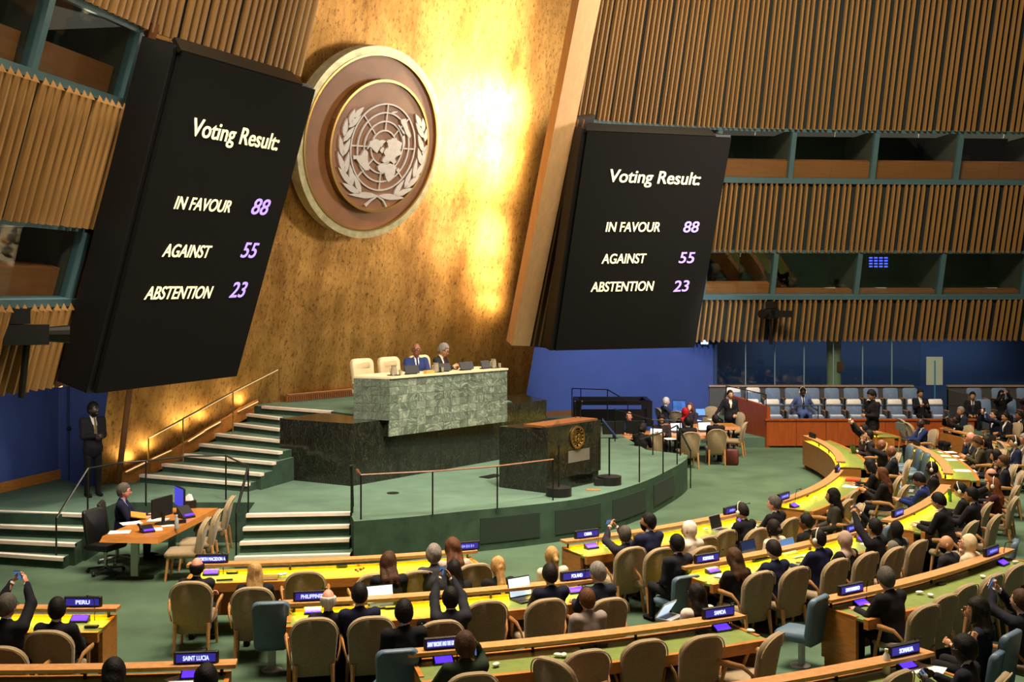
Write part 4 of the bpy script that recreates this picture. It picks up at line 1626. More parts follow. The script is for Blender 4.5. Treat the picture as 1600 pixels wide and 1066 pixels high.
for px, py, l in ((534, 887, 'black socket box in the middle of the North Macedonia desk'), (363, 896, 'dark flat socket left on the North Macedonia desk'), (584, 987 - 36, 'black socket left of the lit laptop on the Philippines desk'), (610, 951, 'black socket right of the lit laptop on the Philippines desk'),
                  (917, 1013, 'left black socket on the green Samoa desk'), (938, 1010, 'right black socket on the green Samoa desk'), (1097, 989, 'black socket left of the Samoa console'), (1470, 914, 'black socket on the San Marino row'), (143, 981, 'black socket at the end of the Peru desk'), (1306, 779, 'black socket on the lit bend of the curved desk')):
    blackbox(l, px, py)
pen = tag(MB().tube([(-0.12, 0, 0.01), (0.1, 0.03, 0.012)], 0.012, 6).build('pen', M_BLACK), 'long black pen on the lit North Macedonia desk', 'pen')
put(pen, 350, 907, WZ)
sw = random.Random(3)
for i in range(9):
    c = tag(MB().ball((0, 0, 0.015), (0.028, 0.02, 0.015), nu=7, nv=5).build('sweet', [mat('red_sweet', '#a01818', 0.4, var=0), mat('yellow_sweet', '#d8a818', 0.4, var=0)][i % 2], None, True), ('red' if i % 2 == 0 else 'yellow') + ' wrapped sweet in the small heap beside the long haired woman', 'sweet', 'wrapped sweets in a small heap')
    put(c, 563 + sw.uniform(-7, 7), 889 + sw.uniform(-4, 4), WZ, None, sw.uniform(0, 3))


def paper(label, px, py, z=WZ, s=(0.21, 0.3), rot=0.0, m=None, n=1, cat='paper', rz=None):
    mb = MB()
    for i in range(n):
        k = random.uniform(-0.12, 0.12)
        mb.box((0, 0, 0.004 + 0.004 * i), (s[0], s[1], 0.004), 0, Matrix.Rotation(k, 4, 'Z'))
    o = tag(mb.build('paper_sheets' if n > 1 else 'paper_sheet', m or M_PAPER), label, cat)
    return put(o, px, py, z, rz, rot)


paper('white papers fanned on the desk left of the headphone man', 1163, 823, n=4, rot=0.6, s=(0.3, 0.42))
paper('white papers on the Portugal desk before the auburn haired woman', 1135, 902, n=3, rot=0.4)
paper('white papers beside the phone of the man in navy headphones', 1283, 866, n=2)
paper('white sheet beside the raised phone in the Portugal row', 1362, 851, n=1, rot=0.2)
paper('white papers before the two women in black on the bend', 1333, 761, n=2, s=(0.3, 0.4))
paper('left white sheet of four on the far lit desk', 1480, 707, s=(0.3, 0.4))
paper('second white sheet of four on the far lit desk', 1484, 713, s=(0.3, 0.4))
paper('third white sheet of four on the far lit desk', 1492, 719, s=(0.3, 0.4))
paper('nearest white sheet of four on the far lit desk', 1508, 736, s=(0.34, 0.45))
paper('white papers on the Somalia desk behind the bottle', 1444, 1048, n=3, s=(0.35, 0.4), rot=0.5)
paper('white sheet under the Saint Lucia console', 288, 1062, s=(0.3, 0.3), rot=0.8)
tag(put(MB().box((0, 0, 0.02), (0.24, 0.3, 0.04)).build('folder', mat('red_card', '#a32018', 0.6, var=0.03)), 1333, 752, WZ), 'red folder on the lit desk by the women in black', 'folder')
tag(put(MB().box((0, 0, 0.01), (0.2, 0.26, 0.02)).build('folder', MATS['red_card']), 1367, 845, WZ), 'red folder beneath the raised phone', 'folder')
tag(put(MB().box((0, 0, 0.01), (0.22, 0.3, 0.02)).build('folder', mat('brown_card', '#5a3c2c', 0.6, var=0.05)), 422, 904, WZ), 'brown folder right of the blonde woman at North Macedonia', 'folder')


def bottle(label, px, py, m, h=0.24, r=0.035, z=WZ):
    b = thing('bottle', label, 'bottle')
    MB().lathe([(r * 0.9, 0), (r, 0.01), (r, h * 0.7), (r * 0.45, h * 0.85), (r * 0.42, h * 0.92)], 12).build('body', m, b, True)
    MB().lathe([(r * 0.5, h * 0.92), (r * 0.5, h)], 10).build('cap', M_WHITEP, b, True)
    return put(b, px, py, z)


bottle('white flask on the Somalia desk', 1385, 1053, M_WHITEP, 0.26, 0.04)
bottle('green bottle on the desk before the headphone wearers', 1484, 784, mat('green_glass', '#3f7a2a', 0.2, var=0), 0.26)
bottle('clear bottle on the corner table behind the black monitor', 276, 827, mat('clear_plastic', '#9aa6a8', 0.15, var=0), 0.24, z=0.76)


def laptop(label, px, py, body, scr, z=WZ, rz=None, off=0.0, tilt=15, w=0.33, d=0.23, loc=None):
    r = thing('laptop', label, 'laptop')
    MB().box((0, 0.0, 0.01), (w, d, 0.02)).build('base', body, r)
    kb = MB()
    kb.box((0, -0.02, 0.021), (w * 0.86, d * 0.45, 0.003))
    kb.build('keyboard', M_BLACK, r)
    M = Matrix.Translation((0, -d / 2, 0.015)) @ Matrix.Rotation(R_(tilt), 4, 'X')
    lid = MB().rbox((0, 0, d * 0.5), (w, 0.012, d), 0.012).build('lid', body, r, False, M)
    MB().box((0, 0.007, d * 0.5), (w * 0.93, 0.004, d * 0.88)).build('display', scr, lid)
    if loc is not None:
        r.location = loc
        r.rotation_euler = (0, 0, rz)
    else:
        put(r, px, py, z, rz, off)
    return r


laptop('lit laptop in front of the navy suit man at the Philippines', 598, 948, M_BLACK, M_LAPL, off=0.12, w=0.36)
laptop('lit laptop before the bearded man in navy left of Poland', 823, 938, M_BLACK, M_LAPL, off=0.25, w=0.36, d=0.26)
laptop('silver laptop with black screen on the China row', 1129, 829, M_GREY, M_BLACK, off=0.1)
laptop('black laptop with dark blue screen before the navy suit man', 1183, 874, M_BLACK, mat('navy_screen', '#1c2c58', 0.3, var=0, emit=0.25, ecol='#22386c'), off=0.1, w=0.36, d=0.25)
laptop('silver laptop with blue screen on the Portugal row', 1243, 869, M_GREY, M_LAPB, off=0.0)
laptop('dark blue laptop on the far tip of the front row', 1342, 709, M_BLACK, mat('dark_navy_screen', '#141f40', 0.3, var=0, emit=0.2, ecol='#1c2c5c'), off=0.2)
laptop('dark laptop before the man in the bright blue suit', 1412, 673, M_GREY, M_BLACK, off=0.3)

# row end desk accessories: dark microphone sockets hanging below the green desk edge
for px, py, l in ((830, 1046, 'round black earphone dial on the Samoa desk edge'), (885, 1042, 'second round black dial on the Samoa desk edge'), (653, 967, 'round black dial on the Philippines desk edge')):
    d_ = thing('earphone_dial', l, 'dial')
    MB().lathe([(0.06, 0), (0.06, 0.02), (0.045, 0.03)], 16).build('rim', M_BLACK, d_, True, Matrix.Rotation(R_(-90), 4, 'X'))
    MB().ball((0, 0.03, 0), 0.02).build('knob', M_IRON, d_, True)
    p = G(px, py, WZ - 0.05)
    rr, aa = polar(p)
    Rk = min((R1, R2, R3, R4), key=lambda v: abs(v + 0.53 - rr))
    p = pt(Rk + 0.53, aa, WZ - 0.05)
    d_.location = p
    d_.rotation_euler = (0, 0, outward(p))
# ------------------------------------------------------------------ chairs
def arch(w, h, r, n=6, wb=None):
    """tall back outline, rounded top, narrower rounded foot"""
    wb = wb or w * 0.86
    out = []
    for k in range(n + 1):
        a = math.pi * k / (2 * n)
        out.append((w / 2 - r + r * math.cos(a), h - r + r * math.sin(a)))
    for k in range(n + 1):
        a = math.pi / 2 + math.pi * k / (2 * n)
        out.append((-w / 2 + r + r * math.cos(a), h - r + r * math.sin(a)))
    rb = 0.06
    for k in range(3):
        a = math.pi + math.pi / 2 * k / 2
        out.append((-wb / 2 + rb + rb * math.cos(a), rb + rb * math.sin(a)))
    for k in range(3):
        a = 1.5 * math.pi + math.pi / 2 * k / 2
        out.append((wb / 2 - rb + rb * math.cos(a), rb + rb * math.sin(a)))
    return out


def curved_back(mb, out, th, tilt, y0, z0, bow=0.05, mi=0):
    """arched panel bowed around the sitter; built from strips so that it can bend"""
    n0 = len(mb.v)
    mb.slab(out, (0, 0, 0), th, mi, None, 0.018)
    w = max(p[0] for p in out)
    for i in range(n0, len(mb.v)):
        x, y, z = mb.v[i]
        y += bow * (x / w) ** 2
        yy = y0 + y * math.cos(tilt) - z * math.sin(tilt)
        zz = z0 + z * math.cos(tilt) + y * math.sin(tilt)
        mb.v[i] = (x, yy, zz)
    return mb


def make_chair(kind):
    r = thing({'beige': 'delegate_armchair', 'side': 'side_chair', 'blue': 'pedestal_chair', 'cream': 'leather_armchair', 'office': 'office_chair'}[kind], 'x', 'chair')
    if kind in ('beige', 'side'):
        bk = curved_back(MB(), arch(0.55, 0.74, 0.23), 0.075, 0.20, -0.235, 0.27, 0.06)
        bk.build('backrest', M_BEIGE, r, True)
        n = arch(0.56, 0.745, 0.235)
        pm = MB()
        ring = []
        for x, z in n[:14]:
            y = -0.043 + 0.06 * (x / 0.28) ** 2
            ring.append((x, -0.235 + y * math.cos(0.2) - z * math.sin(0.2), 0.27 + z * math.cos(0.2) + y * math.sin(0.2)))
        pm.tube(ring, 0.008, 5)
        pm.build('piping', M_PIPE, r)
        s = MB()
        s.slab([(-0.25, -0.25), (0.25, -0.25), (0.27, 0.2), (0.22, 0.27), (-0.22, 0.27), (-0.27, 0.2)], (0, 0, 0), 0.10, 0, frame((0, 0.02, 0.43), (1, 0, 0), (0, 0, -1), (0, 1, 0)), 0.03)
        s.build('seat', M_BEIGE, r, True)
        for sx in (-1, 1):
            MB().tube([(sx * 0.21, -0.27, 0.42), (sx * 0.22, -0.33, 0.0)], [0.03, 0.018], 6).build('leg', M_RAIL, r, True)
            MB().tube([(sx * 0.22, 0.22, 0.42), (sx * 0.235, 0.27, 0.0)], [0.028, 0.018], 6).build('leg', M_RAIL, r, True)
            if kind == 'beige':
                MB().tube([(sx * 0.265, -0.24, 0.44), (sx * 0.30, -0.22, 0.58), (sx * 0.315, -0.12, 0.655), (sx * 0.32, 0.05, 0.66), (sx * 0.31, 0.2, 0.65)], [0.02, 0.024, 0.034, 0.042, 0.036], 6, flat=0.55).build('armrest', M_RAIL, r, True)
                MB().tube([(sx * 0.305, 0.08, 0.65), (sx * 0.275, 0.16, 0.42)], [0.022, 0.02], 6).build('arm_support', M_RAIL, r, True)
    elif kind == 'blue':
        curved_back(MB(), arch(0.47, 0.63, 0.10, 4, 0.42), 0.085, 0.15, -0.21, 0.31, 0.05).build('backrest', M_BLUEV, r, True)
        s = MB()
        s.slab([(-0.21, -0.22), (0.21, -0.22), (0.235, 0.15), (0.19, 0.24), (-0.19, 0.24), (-0.235, 0.15)], (0, 0, 0), 0.12, 0, frame((0, 0.02, 0.41), (1, 0, 0), (0, 0, -1), (0, 1, 0)), 0.035)
        s.build('seat', M_BLUEV, r, True)
        MB().box((0, -0.02, 0.18), (0.10, 0.05, 0.36)).build('pedestal', M_GREY, r)
        MB().lathe([(0.13, 0), (0.13, 0.015), (0.06, 0.03)], 14).build('foot', M_GREY, r, True)
    elif kind == 'cream':
        curved_back(MB(), arch(0.62, 0.78, 0.13, 4, 0.56), 0.13, 0.14, -0.25, 0.40, 0.05).build('backrest', M_CREAM, r, True)
        p = MB()
        p.rbox((0, -0.27, 1.03), (0.42, 0.1, 0.16), 0.06)
        p.build('headrest', M_CREAM, r, True)
        MB().slab([(-0.3, -0.28), (0.3, -0.28), (0.3, 0.28), (-0.3, 0.28)], (0, 0, 0), 0.14, 0, frame((0, 0, 0.46), (1, 0, 0), (0, 0, -1), (0, 1, 0)), 0.04).build('seat', M_CREAM, r, True)
        for sx in (-1, 1):
            MB().rbox((sx * 0.33, 0, 0.64), (0.08, 0.42, 0.07), 0.03).build('armrest', M_CREAM, r, True)
        MB().lathe([(0.28, 0), (0.28, 0.05), (0.05, 0.09), (0.04, 0.4)], 12).build('pedestal', M_IRON, r, True)
    else:
        curved_back(MB(), arch(0.5, 0.62, 0.06, 3, 0.46), 0.07, 0.14, -0.22, 0.45, 0.04).build('backrest', M_BLACK, r, True)
        MB().slab([(-0.25, -0.24), (0.25, -0.24), (0.25, 0.24), (-0.25, 0.24)], (0, 0, 0), 0.10, 0, frame((0, 0, 0.46), (1, 0, 0), (0, 0, -1), (0, 1, 0)), 0.03).build('seat', M_BLACK, r, True)
        MB().tube([(0, 0, 0.1), (0, 0, 0.42)], 0.03, 8).build('column', M_CHROME, r, True)
        for k in range(5):
            a = 2 * math.pi * k / 5
            l = MB().tube([(0, 0, 0.1), (0.3 * math.cos(a), 0.3 * math.sin(a), 0.07)], [0.03, 0.018], 6).build('base_arm', M_CHROME, r, True)
            MB().ball((0.3 * math.cos(a), 0.3 * math.sin(a), 0.035), 0.035, nu=8, nv=6).build('castor', M_BLACK, l, True)
    return r


PROTO = {}
GRP = {'beige': 'beige delegate armchairs', 'side': 'beige armless chairs', 'blue': 'slate blue pedestal chairs', 'cream': 'cream leather armchairs', 'office': 'black office chairs'}


def chair(kind, p, rz, label):
    if kind not in PROTO:
        PROTO[kind] = make_chair(kind)
        c = PROTO[kind]
        c.location = p
        c.rotation_euler = (0, 0, rz)
        c['label'] = label
        c['group'] = GRP[kind]
        return c
    c = dup(PROTO[kind], p, rz, label, GRP[kind])
    c.scale = (1, 1, 1)
    return c


def inward(p):
    d = C0 - p
    return math.atan2(-d.x, d.y)


def chair_px(kind, px, py, label, off=0.0, rz=None, zt=None):
    """place by the middle of the top of its back"""
    zt = {'beige': 0.985, 'side': 0.985, 'blue': 0.92, 'cream': 1.35, 'office': 1.05}[kind] if zt is None else zt
    t = G(px, py, zt)
    a = inward(t) + off if rz is None else rz
    back = {'beige': -0.38, 'side': -0.38, 'blue': -0.30, 'cream': -0.37, 'office': -0.3}[kind]
    p = t - Matrix.Rotation(a, 3, 'Z') @ Vector((0, back, 0))
    p.z = 0 if kind != 'cream' else UZ
    return chair(kind, p, a, label)


# ------------------------------------------------------------------ people
def snet(f, lo, hi, h):
    """surface nets of a distance function"""
    lo = np.array(lo) - h
    n = np.ceil((np.array(hi) + h - lo) / h).astype(int) + 1
    ax = [lo[i] + h * np.arange(n[i]) for i in range(3)]
    X, Y, Z = np.meshgrid(*ax, indexing='ij')
    P = np.stack([X.ravel(), Y.ravel(), Z.ravel()], 1)
    D = f(P).reshape(n)
    S = D < 0
    c = np.zeros(tuple(n - 1), int)
    for i in (0, 1):
        for j in (0, 1):
            for k in (0, 1):
                c += S[i:n[0] - 1 + i, j:n[1] - 1 + j, k:n[2] - 1 + k]
    act = (c > 0) & (c < 8)
    idx = -np.ones(act.shape, int)
    cells = np.argwhere(act)
    idx[act] = np.arange(len(cells))
    acc = np.zeros((len(cells), 3))
    cnt = np.zeros(len(cells))
    corners = [(i, j, k) for i in (0, 1) for j in (0, 1) for k in (0, 1)]
    for a in corners:
        for d in range(3):
            if a[d] == 0:
                b = list(a)
                b[d] = 1
                da = D[cells[:, 0] + a[0], cells[:, 1] + a[1], cells[:, 2] + a[2]]
                db = D[cells[:, 0] + b[0], cells[:, 1] + b[1], cells[:, 2] + b[2]]
                x = (da < 0) != (db < 0)
                t = np.where(x, da / np.where(x, da - db, 1), 0)
                p = np.tile(np.array(a, float), (len(cells), 1))
                p[:, d] += t
                acc[x] += p[x]
                cnt[x] += 1
    V = lo + h * (cells + acc / cnt[:, None])
    F = []
    for d in range(3):
        sl0 = [slice(1, m - 1) for m in n]
        sl0[d] = slice(0, n[d] - 1)
        sl1 = list(sl0)
        sl1[d] = slice(1, n[d])
        s0, s1 = S[tuple(sl0)], S[tuple(sl1)]
        e = np.argwhere(s0 != s1)
        flip = s0[s0 != s1]
        off = np.array([1, 1, 1])
        off[d] = 0
        e = e + off
        u, v = (d + 1) % 3, (d + 2) % 3
        q = []
        for du, dv in ((0, 0), (1, 0), (1, 1), (0, 1)):
            c_ = e.copy()
            c_[:, u] -= du
            c_[:, v] -= dv
            q.append(idx[c_[:, 0], c_[:, 1], c_[:, 2]])
        q = np.stack(q, 1)
        q[~flip] = q[~flip][:, ::-1]
        F.append(q)
    F = np.concatenate(F)
    return V, F[(F >= 0).all(1)]


def sd_cone(P, a, b, ra, rb):
    a, b = np.array(a), np.array(b)
    d = b - a
    t = np.clip(((P - a) @ d) / max(1e-9, d @ d), 0, 1)
    return np.linalg.norm(P - a - t[:, None] * d, axis=1) - (ra + (rb - ra) * t)


def sd_ell(P, c, r, Rm=None):
    q = P - np.array(c)
    if Rm is not None:
        q = q @ np.array(Rm)          # into the local frame (columns are axes)
    r = np.array(r)
    k0 = np.linalg.norm(q / r, axis=1)
    k1 = np.linalg.norm(q / (r * r), axis=1)
    return k0 * (k0 - 1) / np.maximum(k1, 1e-9)


def smin(a, b, k):
    h = np.clip(0.5 + 0.5 * (b - a) / k, 0, 1)
    return b + (a - b) * h - k * h * (1 - h)


def union(P, prims, k=0.035):
    D = None
    for p in prims:
        if p[0] == 'c':
            d = sd_cone(P, *p[1:])
        else:
            d = sd_ell(P, *p[1:])
        D = d if D is None else smin(D, d, k)
    return D


def prim_bounds(prims):
    lo, hi = np.full(3, 9.0), np.full(3, -9.0)
    for p in prims:
        if p[0] == 'c':
            for c, r in ((p[1], p[3]), (p[2], p[4])):
                lo = np.minimum(lo, np.array(c) - r)
                hi = np.maximum(hi, np.array(c) + r)
        else:
            r = max(p[2])
            lo = np.minimum(lo, np.array(p[1]) - r)
            hi = np.maximum(hi, np.array(p[1]) + r)
    return lo, hi


def sdf_obj(name, prims, m, par, h=0.024, k=0.035, cut=None, wr=0.0):
    ph = random.uniform(0, 6)

    def f(P):
        D = union(P, prims, k)
        if wr:
            D = D + wr * np.sin(P[:, 2] * 38 + P[:, 0] * 22 + ph) * np.sin(P[:, 1] * 31 - P[:, 2] * 17 + ph)
        if cut is not None:
            D = np.maximum(D, cut(P))
        return D
    lo, hi = prim_bounds(prims)
    V, F = snet(f, lo, hi, h)
    me = bpy.data.meshes.new(name)
    me.vertices.add(len(V))
    me.vertices.foreach_set('co', V.ravel())
    me.loops.add(F.size)
    me.loops.foreach_set('vertex_index', F.ravel().astype(np.int32))
    me.polygons.add(len(F))
    me.polygons.foreach_set('loop_start', np.arange(0, F.size, 4, dtype=np.int32))
    me.polygons.foreach_set('use_smooth', np.ones(len(F), bool))
    me.materials.append(m)
    me.update(calc_edges=True)
    me.validate()
    return obj(name, me, par)


SKIN = {k: mat('skin_' + k, c, 0.55, var=0.05, scale=12) for k, c in dict(pale='#d9a688', pink='#cf8f78', tan='#b5835c', olive='#a8754e', brown='#7a4b30', dark='#432a1e', deep='#2f1d16').items()}
HAIRM = {k: mat('hair_' + k, c, 0.65, var=0.3, scale=40, stretch=(1, 1, 0.2), bump=0.4, bscale=90, spec=0.22) for k, c in
         dict(black='#0b0807', dark='#18100b', brown='#3f2817', auburn='#55331d', red='#6e3c1e', blonde='#b08a56', fair='#a5824e', grey='#77716a', white='#c2bdb4', salt='#4c4741').items()}


def cloth(c):
    return mat('cloth_' + c.lstrip('#'), c, 0.85, var=0.10, scale=18, bump=0.15, bscale=160, spec=0.2)


M_EYEW = mat('eye_white', '#cfc8bf', 0.3, var=0)
M_EYED = mat('eye_dark', '#1a0f0a', 0.3, var=0)
M_LIP = mat('lips', '#8a4a40', 0.5, var=0)
M_BROW = mat('brow', '#1c130e', 0.8, var=0)


def head_geo(mb, M):
    """a face with nose, brow, sockets, eyes, mouth, chin and ears; +Y looks forward"""
    nu, nv = 20, 16
    vs = []
    for i in range(nv + 1):
        a = math.pi * i / nv
        for k in range(nu):
            b = 2 * math.pi * k / nu
            x, y, z = math.sin(a) * math.cos(b), math.sin(a) * math.sin(b), math.cos(a)
            px, py, pz = x * 0.074, y * 0.094, z * 0.118
            if z < 0:
                px *= 1 - 0.34 * (-z) ** 1.4
                py = py * (1 - 0.10 * (-z)) if y > 0 else py * (1 - 0.35 * (-z) ** 1.3)
            if y > 0:
                g = lambda cx, cz, sx, sz: math.exp(-((px - cx) / sx) ** 2 - ((pz - cz) / sz) ** 2)
                py += 0.024 * g(0, -0.022, 0.014, 0.024) + 0.007 * g(0, 0.034, 0.06, 0.012)
                py -= 0.010 * (g(-0.031, 0.012, 0.016, 0.012) + g(0.031, 0.012, 0.016, 0.012))
                py += 0.010 * g(0, -0.095, 0.022, 0.018) + 0.005 * g(0, -0.058, 0.024, 0.012)
            vs.append((px, py, pz))
    fs = []
    for i in range(nv):
        for k in range(nu):
            j = (k + 1) % nu
            fs.append((i * nu + k, (i + 1) * nu + k, (i + 1) * nu + j, i * nu + j))
    mb.add(vs, fs, 0, M)
    for s in (-1, 1):
        mb.ball((s * 0.077, -0.008, -0.004), (0.012, 0.022, 0.034), 0, M, 8, 6)
        mb.ball((s * 0.031, 0.079, 0.012), (0.014, 0.008, 0.008), 1, M, 8, 5)
        mb.ball((s * 0.030, 0.085, 0.012), (0.006, 0.004, 0.006), 2, M, 6, 4)
        mb.tube([(s * 0.015, 0.094, 0.031), (s * 0.033, 0.092, 0.036), (s * 0.05, 0.078, 0.03)], 0.004, 5, 4, M)
    mb.ball((0, 0.091, -0.056), (0.024, 0.006, 0.007), 3, M, 8, 4)


def hand_geo(mb, w, fwd, palm, side, curl=0.6):
    """palm with four unequal bent fingers and a thumb leaving the side near the wrist"""
    f = Vector(fwd).normalized()
    n = Vector(palm)
    n = (n - f * n.dot(f)).normalized()
    x = f.cross(n) * side
    M = frame(w, x, f, x.cross(f))
    pz = M.to_3x3().inverted() @ n
    sg = 1 if pz.z > 0 else -1
    mb.ball((0, 0.045, 0), (0.042, 0.056, 0.017), 0, M, 8, 6)
    for i, (fx, L) in enumerate(((-0.031, 0.066), (-0.011, 0.078), (0.010, 0.073), (0.030, 0.056))):
        p0 = Vector((fx, 0.082, 0))
        p1 = p0 + Vector((fx * 0.15, math.cos(curl * 0.5), sg * math.sin(curl * 0.5))) * (L * 0.45)
        p2 = p1 + Vector((0, math.cos(curl * 1.3), sg * math.sin(curl * 1.3))) * (L * 0.32)
        p3 = p2 + Vector((0, math.cos(curl * 2.0), sg * math.sin(curl * 2.0))) * (L * 0.25)
        mb.tube([p0, p1, p2, p3], [0.0095, 0.009, 0.008, 0.006], 6, 0, M)
    mb.tube([(-0.032, 0.018, 0), (-0.058, 0.048, sg * 0.012), (-0.056, 0.078, sg * 0.026)], [0.012, 0.011, 0.008], 6, 0, M)


def rotm(yaw, pitch, roll=0.0):
    return (Matrix.Rotation(yaw, 3, 'Z') @ Matrix.Rotation(pitch, 3, 'X') @ Matrix.Rotation(roll, 3, 'Y'))


LEGS_SIT = ((0.10, 0.0, 0.0), (0.135, 0.43, 0.04), (0.14, 0.42, -0.40))
POSES = {
    'lap': ((-0.10, 0.26, 0.14), (0.10, 0.28, 0.14)),
    'desk': ((-0.14, 0.42, 0.27), (0.16, 0.40, 0.27)),
    'type': ((-0.09, 0.44, 0.29), (0.09, 0.44, 0.29)),
    'phone': ((-0.05, 0.36, 0.80), (0.07, 0.36, 0.78)),
    'high': ((-0.06, 0.36, 0.95), (0.08, 0.34, 0.90)),
    'ear': ((-0.12, 0.30, 0.16), (0.13, 0.10, 0.70)),
    'chin': ((-0.10, 0.30, 0.30), (0.06, 0.17, 0.60)),
    'fold': ((0.12, 0.22, 0.28), (-0.12, 0.24, 0.31)),
    'wide': ((-0.36, 0.18, 0.20), (0.36, 0.18, 0.20)),
    'reach': ((-0.12, 0.32, 0.2), (0.20, 0.52, 0.30)),
    'write': ((-0.12, 0.40, 0.27), (0.10, 0.44, 0.28)),
    'read': ((-0.12, 0.36, 0.36), (0.12, 0.36, 0.36)),
    'clasp': ((-0.04, 0.24, 0.22), (0.04, 0.25, 0.23)),
    'down': ((-0.24, 0.04, -0.06), (0.24, 0.04, -0.06)),
    'lean': ((-0.10, 0.22, 0.10), (0.50, 0.12, 0.10)),
}
NPERS = [0]


def person(px, py, label, hair='short', hc='black', skin='tan', top='#15151a', pose='lap', lean=0.0, hy=0.0, hp=0.0, roll=0.0, off=0.0, rz=None, zf=0.0,
           stand=False, bottom='#141418', shirt='#d8d4d0', tie=None, glasses=False, phones=False, phone=False, seat=None, seatl=None, sc=1.0, dress=False, beard=False, loc=None, bare=False, zh=None, shoe='#100c0a', ch=None):
    rc = None
    if loc is None and not stand and rz is None and not zh and not ch:
        zh = 1.15
    if ch:                                   # the chair is known: find the head height that fits it
        t = G(ch[0], ch[1], 0.985)
        ca = inward(t) + (off if off > 0.4 else 0.0)
        Rm = Matrix.Rotation(ca, 3, 'Z')
        rc = t + Rm @ Vector((0, 0.38, 0))
        rc.z = 0
        fy_ = 0.035 * math.cos(lean) + 0.70 * math.sin(lean)
        best = None
        for i in range(40):
            z = 1.06 + 0.30 * i / 39
            q = G(px, py, z) - Rm @ Vector((0, fy_ + 0.03, 0))
            k = math.hypot(q.x - rc.x, q.y - rc.y)
            if best is None or k < best[0]:
                best = (k, z)
        zh, rz = best[1], ca
    if zh:
        sc *= 0.95 if zh < 1.08 else 0.98
    """placed by the middle of the head in the photograph's hall coordinates; everything else is built from joints"""
    pel = (0.93 if stand else 0.50) * sc if not zh else zh - 0.70 * sc * math.cos(lean)
    L = Matrix.Rotation(-lean, 3, 'X')
    nk = Matrix.Rotation(hy * 0.35, 3, 'Z')

    def U(x, y, z):
        return Vector((0, 0, pel)) + L @ Vector((x * sc, y * sc, z * sc))
    hd = U(0, 0.035, 0.71)
    if loc is None:
        q = G(px, py, zf + hd.z)
        a = inward(q) + off if rz is None else rz
        p = q - Matrix.Rotation(a, 3, 'Z') @ Vector((hd.x, hd.y, 0))
        if rc is not None:                   # stay on the seat, never behind the backrest
            rel = Matrix.Rotation(-a, 3, 'Z') @ (p - rc)
            rel.y = min(0.2, max(0.03, rel.y))
            rel.x = min(0.2, max(-0.2, rel.x))
            p = rc + Matrix.Rotation(a, 3, 'Z') @ rel
        p.z = zf
    else:
        p, a = loc, rz
    r = thing('person', label, 'person', p, a)
    NPERS[0] += 1
    far = p.y > 22
    hM = Matrix.Rotation(hy, 3, 'Z') @ Matrix.Rotation(hp - lean * 0.55, 3, 'X') @ Matrix.Rotation(roll, 3, 'Y')
    HM = Matrix.Translation(hd) @ hM.to_4x4() @ Matrix.Scale(sc * 1.15, 4)
    sh = {s: U(s * 0.185, 0.0, 0.50) for s in (-1, 1)}
    arms = {}
    for s, wt in zip((-1, 1), POSES[pose]):
        S = sh[s]
        W = U(*wt) if pose in ('phone', 'high', 'ear', 'chin', 'fold', 'down') or stand else Vector((0, 0, pel)) + Vector((wt[0], wt[1] + 0.35 * math.sin(lean) * (wt[2] > 0.2), wt[2])) * sc
        la, lb_ = 0.29 * sc, 0.265 * sc
        d = W - S
        if d.length > (la + lb_) * 0.985:
            d = d.normalized() * (la + lb_) * 0.985
            W = S + d
        dd = d.length
        x = (la * la - lb_ * lb_ + dd * dd) / (2 * dd)
        hgt = math.sqrt(max(0, la * la - x * x))
        hint = Vector((s * (0.55 if pose in ('phone', 'high', 'wide') else 0.35), -0.35 if pose != 'ear' else 0.5, -0.8))
        pn = (hint - d.normalized() * hint.dot(d.normalized())).normalized()
        arms[s] = (S, S + d.normalized() * x + pn * hgt, W)
    if stand:
        legs = {s: (Vector((s * 0.09, 0, pel - 0.03)), Vector((s * 0.105, 0.02, 0.50 * sc)), Vector((s * 0.11, -0.01, 0.09))) for s in (-1, 1)}
    else:
        legs = {s: tuple(Vector((s * q[0], q[1], pel + q[2] if i < 2 else 0.1)) for i, q in enumerate(LEGS_SIT)) for s in (-1, 1)}
    # body: one mesh, visible at head, neck and hands (and arms when bare)
    b = MB()
    head_geo(b, HM)
    b.tube([U(0, -0.01, 0.46), U(0, 0.005, 0.55), hd + hM @ Vector((0, -0.012, -0.06)) * sc], [0.075 * sc, 0.054 * sc, 0.056 * sc], 10)
    b.tube([U(0, 0, -0.02), U(0, 0.01, 0.15), U(0, 0, 0.36), U(0, -0.01, 0.50)], [0.12 * sc, 0.105 * sc, 0.115 * sc, 0.07 * sc], 10, flat=0.8)
    for s in (-1, 1):
        S, E, W = arms[s]
        b.tube([U(s * 0.04, 0, 0.48), S, E, W], [0.05, 0.047 * sc, 0.038 * sc, 0.026 * sc], 8)
        f = (W - E).normalized()
        pd = Vector((-s * 0.9, 0.2, -0.1)) if pose in ('phone', 'high', 'clasp', 'ear', 'fold', 'read', 'chin') else Vector((-s * 0.15, 0.1, -1))
        hand_geo(b, W, f, pd, s, 0.75 if pose in ('phone', 'high', 'clasp', 'fold', 'ear', 'chin', 'lean') else 0.45)
        H, K, A = legs[s]
        b.tube([H, K, A], [0.072, 0.052, 0.036], 8)
    b.build('body', [SKIN[skin], M_EYEW, M_EYED, M_LIP, M_BROW], r, True)
    # jacket or dress
    fem = dress or hair in ('long', 'bun', 'pony', 'halfup', 'wavy')
    w = 0.9 if fem else 1.0
    T = lambda c, rr: ('e', U(*c), [v * sc for v in rr], L)
